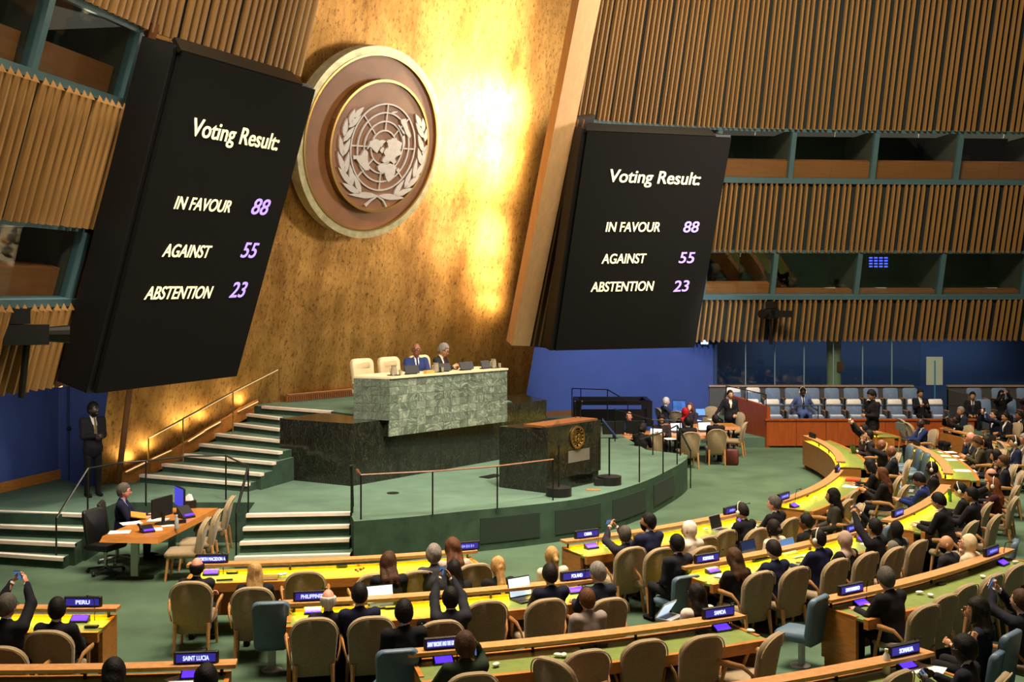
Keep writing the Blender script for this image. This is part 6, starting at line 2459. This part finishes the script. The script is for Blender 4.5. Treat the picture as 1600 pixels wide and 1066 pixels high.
def monitor(label, loc, rz, w=0.56, h=0.34, z=0.76, scr=None):
    r = thing('computer_monitor', label, 'monitor', (loc[0], loc[1], z), rz)
    MB().rbox((0, 0, 0.12 + h / 2), (w, 0.04, h), 0.015).build('casing', M_BLACK, r)
    MB().box((0, 0.022, 0.12 + h / 2), (w * 0.94, 0.004, h * 0.9)).build('screen', scr or mat('violet_monitor', '#3a34a0', 0.3, var=0, emit=0.8, ecol='#4a48e0'), r)
    MB().tube([(0, -0.02, 0.01), (0, -0.03, 0.2)], 0.03, 8).build('neck', M_BLACK, r)
    MB().lathe([(0.12, 0), (0.12, 0.015), (0.05, 0.02)], 14).build('base', M_BLACK, r)
    return r


monitor('large black monitor seen from behind on the corner table', (-6.0, 19.75), math.pi / 2 - 0.35)
monitor('narrow black monitor seen edge on at the far end of the corner table', (-5.95, 20.65), math.pi / 2 + 0.6, 0.5, 0.36)
r = thing('desk_telephone', 'black desk telephone with violet light on the corner table', 'telephone', (-6.05, 19.1, 0.76), 0.6)
m = MB()
m.prism([(-0.1, -0.12), (0.1, -0.12), (0.1, 0.1), (-0.1, 0.1)], 0, [0.03, 0.03, 0.1, 0.1])
m.build('body', M_BLACK, r)
MB().box((0, -0.09, 0.045), (0.16, 0.06, 0.02)).build('display', M_PURP, r)
MB().tube([(-0.12, -0.08, 0.07), (-0.12, 0.0, 0.11), (-0.12, 0.09, 0.12)], 0.022, 6).build('handset', M_BLACK, r)
r = thing('desk_telephone', 'second black telephone beside the narrow monitor on the corner table', 'telephone', (-5.75, 20.3, 0.76), 0.9)
m = MB()
m.prism([(-0.12, -0.12), (0.12, -0.12), (0.12, 0.1), (-0.12, 0.1)], 0, [0.03, 0.03, 0.2, 0.2])
m.build('body', M_BLACK, r)
MB().box((0, -0.1, 0.06), (0.18, 0.04, 0.03)).build('display', M_PURP, r)
for x, y, l, k in ((187, 832, 'white sheet with dark print at the near left corner of the corner table', 0.1), (237, 828, 'white printed sheet at the near right corner of the corner table', 0.3), (205, 818, 'white sheet before the officer on the corner table', 0.5), (247, 813, 'white papers beneath the black monitor on the corner table', 0.2), (262, 822, 'small white card beside the black wooden name block', 0.4)):
    paper(l, x, y, 0.76, (0.34, 0.26) if 'card' not in l else (0.2, 0.12), 0, rz=k)
o_ = tag(MB().box((0, 0, 0.01), (0.26, 0.2, 0.02)).build('envelope', mat('yellow_envelope', '#b8822e', 0.6)), 'brown envelope in the hands of the officer', 'envelope')
o_.location = G(216, 806, 0.82)
o_.rotation_euler = (0.3, 0.2, 0.4)
o_ = tag(MB().box((0, 0, 0.03), (0.4, 0.04, 0.06)).build('name_block', M_BLACK), 'long black name block on the corner table', 'name block')
o_.location = G(272, 819, 0.76)
o_.rotation_euler = (0, 0, 0.5)
r = thing('tissue_box', 'dark tissue box with white tissue on the corner table', 'box', G(296, 794, 0.76), 0.5)
MB().box((0, 0, 0.07), (0.22, 0.14, 0.14)).build('box', M_BLACK, r)
m = MB()
m.add([(-0.08, 0, 0.14), (0.08, 0.02, 0.14), (0.05, 0.04, 0.24), (-0.02, -0.03, 0.27), (-0.07, 0.03, 0.21), (0, -0.05, 0.14)], [(0, 5, 3, 4), (5, 1, 2, 3), (0, 4, 3, 2, 1)])
m.build('tissue', M_PAPER, r)

# ------------------------------------------------------------------ secretariat tables right of the stage
def ttable(label, p, rz, w, d):
    r = thing('staff_table', label, 'table', p, rz)
    m = MB()
    a, b = w / 2, d / 2
    m.add([(-a, -b, .75), (a, -b, .75), (a, b, .75), (-a, b, .75), (-a - .04, -b - .04, .66), (a + .04, -b - .04, .66), (a + .04, b + .04, .66), (-a - .04, b + .04, .66)],
          [(0, 1, 2, 3), (4, 5, 1, 0), (5, 6, 2, 1), (6, 7, 3, 2), (7, 4, 0, 3), (7, 6, 5, 4)])
    m.build('top', M_WOOD, r)
    for sx in (-1, 1):
        for sy in (-1, 1):
            MB().tube([(sx * (a - .15), sy * (b - .15), 0), (sx * (a - .15), sy * (b - .15), .68)], 0.03, 6).build('leg', M_IRON, r)
    return r


tA = G(1050, 678, 0.75)
ttable('long honey wood staff table with laptops right of the stage', (3.95, 32.4, 0), 0.05, 4.0, 1.15)
ttable('second honey wood staff table nearer the blue wall', (5.6, 34.4, 0), 0.05, 2.2, 0.95)
for x, y, l, rz in ((1166, 660, 'beige armless chair turned sideways at the staff table', 1.25),
                    (1023, 678, 'beige armless chair half hidden by the stage rail', 0.2), (1112, 636, 'pale beige armless chair before the blue wall', 2.6), (1155, 645, 'beige armless chair behind the standing woman', 2.2), (1027, 638, 'beige armless chair of the white haired clerk', -1.3), (1057, 643, 'beige armless chair next to the red headscarf', -0.6)):
    chair_px('side', x, y, l, rz=rz)
P_(1041, 628, 'white haired clerk in grey suit in profile at the staff tables', hc='white', skin='pale', top='#2c3240', pose='desk', rz=-1.3)
P_(1078, 637, 'pale woman with reddish hair looking up at the staff tables', hair='long', hc='auburn', skin='pale', top='#241c22', pose='desk', rz=2.6, hp=0.15)
P_(1070, 645, 'person with a bright red headscarf at the staff tables', hair='hijab', hc='#a0181c', skin='tan', top='#2a1a1c', pose='desk', rz=0.2)
P_(1074, 660, 'black haired man with his back to us typing on a lit laptop', hc='black', skin='tan', pose='type', rz=0.1, hy=0.3, seat='side', seatl='left beige armless chair with its back to us at the staff table')
P_(1118, 656, 'dark haired man with his back to us at the right lit laptop', hc='dark', skin='tan', pose='type', rz=-0.05, seat='side', seatl='middle beige armless chair with its back to us at the staff table')
P_(1034, 656, 'woman with dark hair reading at the staff table facing us', hair='bun', hc='dark', skin='tan', top='#2a2024', pose='read', rz=2.9, hp=-0.25)
P_(1004, 670, 'dark haired clerk bent over a laptop behind the stage rail', hair='bun', hc='dark', skin='olive', pose='type', rz=-0.5, lean=0.2)
P_(983, 651, 'operator with face lit violet behind black monitors', hair='balding', hc='dark', skin='pink', top='#1c2740', pose='type', rz=2.9)
P_(1141, 617, 'woman standing in black suit and cream blouse at the staff tables', hair='short', hc='black', skin='tan', top='#131216', shirt='#cbb89c', pose='lean', stand=True, rz=math.pi + 0.1, hy=0.1, sc=0.96)
laptop('lit laptop at the left of the staff table', 0, 0, M_BLACK, M_LAPL, loc=G(1022, 684, 0.76), rz=math.pi - 0.5, w=0.36)
laptop('lit laptop before the black haired man at the staff table', 0, 0, M_BLACK, M_LAPL, loc=G(1060, 675, 0.76), rz=math.pi + 0.3, w=0.36)
laptop('lit laptop at the right of the staff table', 0, 0, M_BLACK, M_LAPL, loc=G(1103, 674, 0.76), rz=math.pi + 0.1, w=0.38)
laptop('small blue laptop on the second staff table', 0, 0, M_BLACK, M_LAPB, loc=G(1097, 651, 0.76), rz=math.pi + 0.2)
monitor('white framed monitor on the second staff table', tuple(G(1061, 652, 0.75))[:2], math.pi, 0.42, 0.42, 0.75, mat('photo_screen', '#3b64a8', 0.3, var=0.5, scale=5, emit=0.25, ecol='#3b64a8'))
monitor('left black monitor before the violet lit operator', (2.75, 31.2), 0.1, 0.6, 0.36, 0.75)
monitor('right black monitor before the violet lit operator', (3.35, 31.3), -0.2, 0.5, 0.36, 0.75)
bag = thing('handbag', 'dark red bag on the floor under the staff table', 'bag', G(1144, 727, 0))
MB().rbox((0, 0, 0.22), (0.34, 0.16, 0.44), 0.06).build('body', mat('maroon_leather', '#4a1614', 0.5), bag, True)
MB().tube([(-0.1, 0, 0.43), (-0.08, 0, 0.56), (0.08, 0, 0.56), (0.1, 0, 0.43)], 0.012, 6).build('handle', MATS['maroon_leather'], bag, True)
rb2 = thing('bottle', 'red drinking bottle on the staff table', 'bottle', G(1046, 676, 0.75))
MB().lathe([(0.04, 0), (0.045, 0.02), (0.045, 0.2), (0.02, 0.24)], 12).build('body', mat('red_plastic', '#a01c18', 0.4), rb2, True)
MB().lathe([(0.022, 0.24), (0.022, 0.28)], 10).build('cap', M_BLACK, rb2, True)
cu = tag(MB().lathe([(0.035, 0), (0.045, 0.12), (0.04, 0.12), (0.03, 0.01)], 12).build('paper_cup', M_PAPER, None, True), 'white paper cup on the second staff table', 'cup')
cu.location = G(1084, 653, 0.75)
for x, y, l in ((1085, 657, 'white papers beside the paper cup on the second staff table'), (1115, 656, 'white papers at the right of the second staff table'), (1046, 690 - 4, 'white papers between the laptops on the staff table')):
    paper(l, x, y, 0.75, (0.3, 0.4), 0, rz=0.2)

# black open barrier frame before the blue wall
bf = thing('barrier_frame', 'heavy black open frame before the blue wall', 'frame', (1.95, 34.0, PZ))
W_, D_, H_ = 2.1, 1.3, 0.75
for sx in (0, 1):
    for sy in (0, 1):
        MB().box((sx * W_, sy * D_, H_ / 2), (0.16, 0.16, H_)).build('post', M_BLACK, bf)
for c, s_ in (((W_ / 2, 0, H_ - 0.06), (W_, 0.14, 0.12)), ((W_ / 2, D_, H_ - 0.06), (W_, 0.14, 0.12)), ((0, D_ / 2, H_ - 0.06), (0.14, D_, 0.12)), ((W_, D_ / 2, H_ - 0.06), (0.14, D_, 0.12))):
    MB().box(c, s_).build('bar', M_BLACK, bf)
MB().box((W_ / 2, 0, 0.3), (W_, 0.05, 0.4)).build('panel', M_BLACK, bf)
pp = [Vector((1.75, 33.6, PZ)), Vector((2.0, 33.5, PZ)), Vector((2.75, 33.2, PZ)), Vector((3.3, 32.8, PZ - 0.3))]
rail('thin black handrail sloping down before the black frame', pp, pp, 1.15)

# ------------------------------------------------------------------ theatre seats and red barrier on the right
bar = thing('cherry_barrier', 'reddish cherry wood barrier below the theatre seats', 'barrier', (0, 0, 0))
q = [G(1156, 672, 0), G(1197, 700, 0), Vector((10.9, 34.9, 0)), Vector((13.4, 34.9, 0))]
q0 = Vector((7.0, 37.4, 0))
m = MB()
z_l = [0.95, 0.80, 0.80, 0.80]
b0, b1 = Vector((7.0, 37.0, 0)), Vector((7.72, 34.9, 0))
m.slabq(b0, b1, b1 + Vector((0, 0, 1.25)), b0 + Vector((0, 0, 1.4)), 0.12)
m.build('side_panel', M_RED, bar)
for i in range(7):
    a, b = 7.72 + i * 0.9, 7.72 + (i + 1) * 0.9 - 0.012
    m = MB()
    m.slabq(Vector((a, 34.9, 0.06)), Vector((b, 34.9, 0.06)), Vector((b, 34.9, 0.84)), Vector((a, 34.9, 0.84)), 0.1)
    m.build('panel', M_RED, bar)
m = MB()
m.box((10.87, 34.95, 0.85), (6.4, 0.16, 0.05))
m.build('cap', M_RED, bar)
pp = [Vector((x, 35.0, 0.85)) for x in (7.75, 9.3, 10.9, 12.5, 14.1)]
rail('dark handrail on top of the cherry wood barrier', pp, pp, 0.42)
pp = [Vector((6.9, 37.1, 1.35)), Vector((7.35, 36.0, 1.3)), Vector((7.72, 35.0, 1.25))]
rail('dark handrail on the sloping side of the cherry wood barrier', pp, pp, 0.35)
tr = MB()
tr.box((11.0, 37.3, 0.15), (8.2, 4.6, 0.3))
tr.box((10.6, 38.3, 0.42), (7.4, 1.5, 0.26))
tr.box((18.0, 37.8, 0.15), (6.0, 4.0, 0.3))
tr.box((18.0, 38.4, 0.42), (5.0, 1.5, 0.26))
struct(tr.build('floor_terrace', M_CARPET))
gw_ = MB()
gw_.box((10.15, 39.15, 1.0), (6.9, 0.12, 1.0))
gw_.box((17.6, 39.15, 1.0), (5.6, 0.12, 1.0))
gw_.box((14.85, 38.3, 0.85), (0.1, 1.8, 1.1))
struct(gw_.build('wall_low_right', mat('grey_rear_panel', '#4a4a48', 0.7, var=0.08)))
gc = MB()
gc.box((10.15, 39.13, 1.53), (6.95, 0.18, 0.05))
gc.box((17.6, 39.13, 1.53), (5.65, 0.18, 0.05))
struct(gc.build('trim_12', mat('seat_wall_cap', '#a08a72', 0.4)))


def make_theatre():
    r = thing('theatre_seat', 'x', 'seat')
    curved_back(MB(), arch(0.5, 0.56, 0.08, 3, 0.5), 0.09, 0.15, -0.2, 0.38, 0.03).build('backrest', M_THEAT, r, True)
    MB().slab([(-0.24, -0.2), (0.24, -0.2), (0.24, 0.25), (-0.24, 0.25)], (0, 0, 0), 0.11, 0, frame((0, 0.02, 0.40), (1, 0, 0), (0, 0, -1), (0, 1, 0)), 0.03).build('seat', M_THEAT, r, True)
    MB().box((0, 0.26, 0.2), (0.46, 0.03, 0.36)).build('front_panel', mat('dark_grey_panel', '#3c4148', 0.7), r)
    for sx in (-1, 1):
        MB().box((sx * 0.275, 0.0, 0.3), (0.04, 0.42, 0.6)).build('side', MATS['dark_grey_panel'], r)
        MB().box((sx * 0.275, 0.02, 0.61), (0.05, 0.36, 0.025)).build('armrest', M_WOOD, r)
    return r


def make_theatre_cover():
    r = make_theatre()
    c = curved_back(MB(), [(0.23, 0.4), (0.23, 0.52), (0.19, 0.568), (-0.19, 0.568), (-0.23, 0.52), (-0.23, 0.4)], 0.105, 0.15, -0.2, 0.385, 0.03)
    c.build('white_cover', M_CLOTHW, r, True)
    MB().box((0, 0.12, 0.46), (0.4, 0.22, 0.04)).build('folded_cover', M_CLOTHW, r)
    return r


th_plain, th_cov = None, None
ordn = 'first second third fourth fifth sixth seventh eighth ninth tenth eleventh'.split()
for row, (z, y, n, x0, dx) in enumerate(((0.55, 38.55, 10, 7.45, 0.66), (0.3, 37.05, 10, 7.75, 0.66))):
    for i in range(n):
        cov = row == 1 or i < 2
        l = '%s blue grey theatre seat from the left in the %s row behind the cherry barrier' % (ordn[i], 'upper' if row == 0 else 'lower')
        g_ = 'theatre seats behind the cherry barrier'
        p = Vector((x0 + i * dx, y, z))
        if cov:
            if th_cov is None:
                th_cov = make_theatre_cover()
                th_cov.location, th_cov.rotation_euler = p, (0, 0, math.pi)
                th_cov['label'], th_cov['group'] = l, g_
            else:
                dup(th_cov, p, math.pi, l, g_)
        else:
            if th_plain is None:
                th_plain = make_theatre()
                th_plain.location, th_plain.rotation_euler = p, (0, 0, math.pi)
                th_plain['label'], th_plain['group'] = l, g_
            else:
                dup(th_plain, p, math.pi, l, g_)
for row, (z, y, n, x0, dx) in enumerate(((0.55, 38.55, 4, 15.55, 0.84), (0.3, 37.2, 4, 15.3, 0.82))):
    for i in range(n):
        dup(th_plain, Vector((x0 + i * dx, y, z)), math.pi, '%s theatre seat in the %s row of the far right block' % (ordn[i], 'upper' if row == 0 else 'lower'), 'theatre seats of the far right block')
P_(1254, 612, 'man in light blue suit sprawling in a theatre seat', hc='black', skin='deep', top='#4c5f90', bottom='#44568a', pose='wide', rz=math.pi, zf=0.3, tie='#1c2030', phones=True, loc=Vector((9.32, 36.95, 0.3)))
P_(1433, 612, 'man in dark suit looking at a phone in the last theatre seat', hc='dark', skin='tan', top='#17181e', pose='read', hp=-0.2, phone='tall', loc=Vector((13.1, 37.0, 0.25)), rz=math.pi)
P_(1527, 622, 'black haired man in black suit in the far right seats', hc='black', skin='tan', pose='lap', tie='#2a2a2e', loc=Vector((14.85, 37.15, 0.15)), rz=math.pi - 0.3)
P_(1558, 622, 'woman with long dark hair photographing from the far right seats', hair='long', hc='black', skin='tan', top='#1a181c', pose='phone', phone='wide', loc=Vector((15.75, 37.1, 0.2)), rz=math.pi)
P_(1587, 620, 'man in brown jacket filming from the far right seats', hc='brown', skin='tan', top='#3c2f26', pose='phone', phone='wide', loc=Vector((16.6, 37.1, 0.2)), rz=math.pi, hp=0.2)
P_(1362, 618, 'man standing in black suit with bowed head holding papers', hc='black', skin='tan', top='#121216', pose='clasp', stand=True, rz=1.9, hp=-0.4, sc=1.12, shirt='#202024')

# ------------------------------------------------------------------ cameras, lamp, screens in the galleries
def video_camera(label, p, rz):
    r = thing('video_camera', label, 'camera', p, rz)
    r.scale = (1.35, 1.35, 1.35)
    MB().box((0, 0, 0), (0.26, 0.5, 0.24)).build('body', M_BLACK, r)
    MB().tube([(0, 0.25, 0), (0, 0.48, 0)], [0.09, 0.11], 12).build('lens', M_IRON, r)
    MB().box((0, -0.1, 0.22), (0.2, 0.28, 0.18)).build('viewfinder', M_BLACK, r)
    MB().box((-0.35, 0, 0.0), (0.4, 0.12, 0.16)).build('handle', M_BLACK, r)
    MB().tube([(0, 0, -0.12), (0, -0.06, -0.75)], 0.04, 8).build('mount', M_IRON, r)
    return r


u = WR.u_at(1197, 4.2)
video_camera('black video camera mounted on the right gallery fins', WR.pos(u, 4.0, 0.45), 2.5)
u = WL.u_at(12, 4.1)
video_camera('black video camera mounted on the lower left gallery fins', WL.pos(u, 4.05, 0.35), -1.2)
el = thing('exit_lamp', 'small glowing blue and white lamp beneath the right gallery', 'lamp', G(1104, 535, 3.0) if False else Vector((6.5, 38.95, 3.05)))
MB().rbox((0, 0, 0), (0.3, 0.12, 0.24), 0.06).build('housing', M_GREY, el, True)
MB().box((0, -0.065, 0.0), (0.24, 0.01, 0.18)).build('diffuser', mat('lamp_diffuser', '#a8d0ff', 0.3, var=0, emit=3.0, ecol='#a0ccff'), el)
# wall screen in the lower right booth
u = WR.u_at(1398, 5.8)
sc_ = thing('booth_screen', 'small blue lit screen with rows of figures in the right booth', 'screen', WR.pos(u, 5.75, -1.4))
pp0, nn0 = WR.at(u)
fm = frame((0, 0, 0), Vector((-nn0.y, nn0.x, 0)), (0, 0, 1), nn0)
MB().box((0, 0, 0), (0.8, 0.5, 0.05)).build('casing', M_BLACK, sc_, False, fm)
m = MB()
for i in range(4):
    for j in range(4):
        m.box((-0.27 + 0.18 * i, 0.15 - 0.1 * j, 0.03), (0.12, 0.05, 0.01))
stuff(m.build('figures', mat('blue_figures', '#4050ff', 0.4, var=0, emit=2.0, ecol='#5060ff'), sc_, False, fm))
for k, (px, zz, l) in enumerate(((1305, 4.85, 'pale paper pad on the left glazed booth counter'), (1385, 4.85, 'pale paper pad on the middle glazed booth counter'), (1560, 4.85, 'white coat on the right glazed booth counter'))):
    o_ = tag(MB().box((0, 0, 0), (0.35, 0.25, 0.05)).build('paper_pad', M_PAPER), l, 'paper')
    o_.location = WR.pos(WR.u_at(px, zz), zz, -0.55)
for k, (px, l) in enumerate(((1180, 'dark framed notice in the upper right booth nearest the display'), (1274, 'dark framed notice in the second upper right booth'), (1410, 'white sheet pinned in the third upper right booth'), (1562, 'dark framed notice in the last upper right booth'))):
    u = WR.u_at(px, 9.35)
    pp0, nn0 = WR.at(u)
    fm = frame((0, 0, 0), Vector((-nn0.y, nn0.x, 0)), (0, 0, 1), nn0)
    if 'white' in l:
        o_ = tag(MB().box((0, 0, 0), (0.32, 0.32, 0.02)).build('notice', M_PAPER), l, 'notice')
    else:
        o_ = thing('notice', l, 'notice')
        MB().box((0, 0, 0), (0.34, 0.5, 0.03)).build('frame', M_IRON, o_)
        MB().box((0, 0, 0.018), (0.28, 0.44, 0.005)).build('sheet', mat('dim_sheet', '#4a3f34', 0.7), o_)
    o_.matrix_basis = Matrix.Translation(WR.pos(u, 9.25, -2.4)) @ fm
u = WL.u_at(122, 8.75)
for px, z in ((122, 8.85), (20, 5.6)):
    u = WL.u_at(px, z)
    pp0, nn0 = WL.at(u)
    fm = frame((0, 0, 0), Vector((-nn0.y, nn0.x, 0)), (0, 0, 1), nn0)
    o_ = tag(MB().box((0, 0, 0), (0.3, 0.42, 0.02)).build('notice', mat('dim_sheet_b', '#5c5648', 0.7, var=0.3, scale=14)), 'dim notice in the %s left booth' % ('upper' if z > 7 else 'lower'), 'notice')
    o_.matrix_basis = Matrix.Translation(WL.pos(u, z, -1.6)) @ fm
fit_texts()
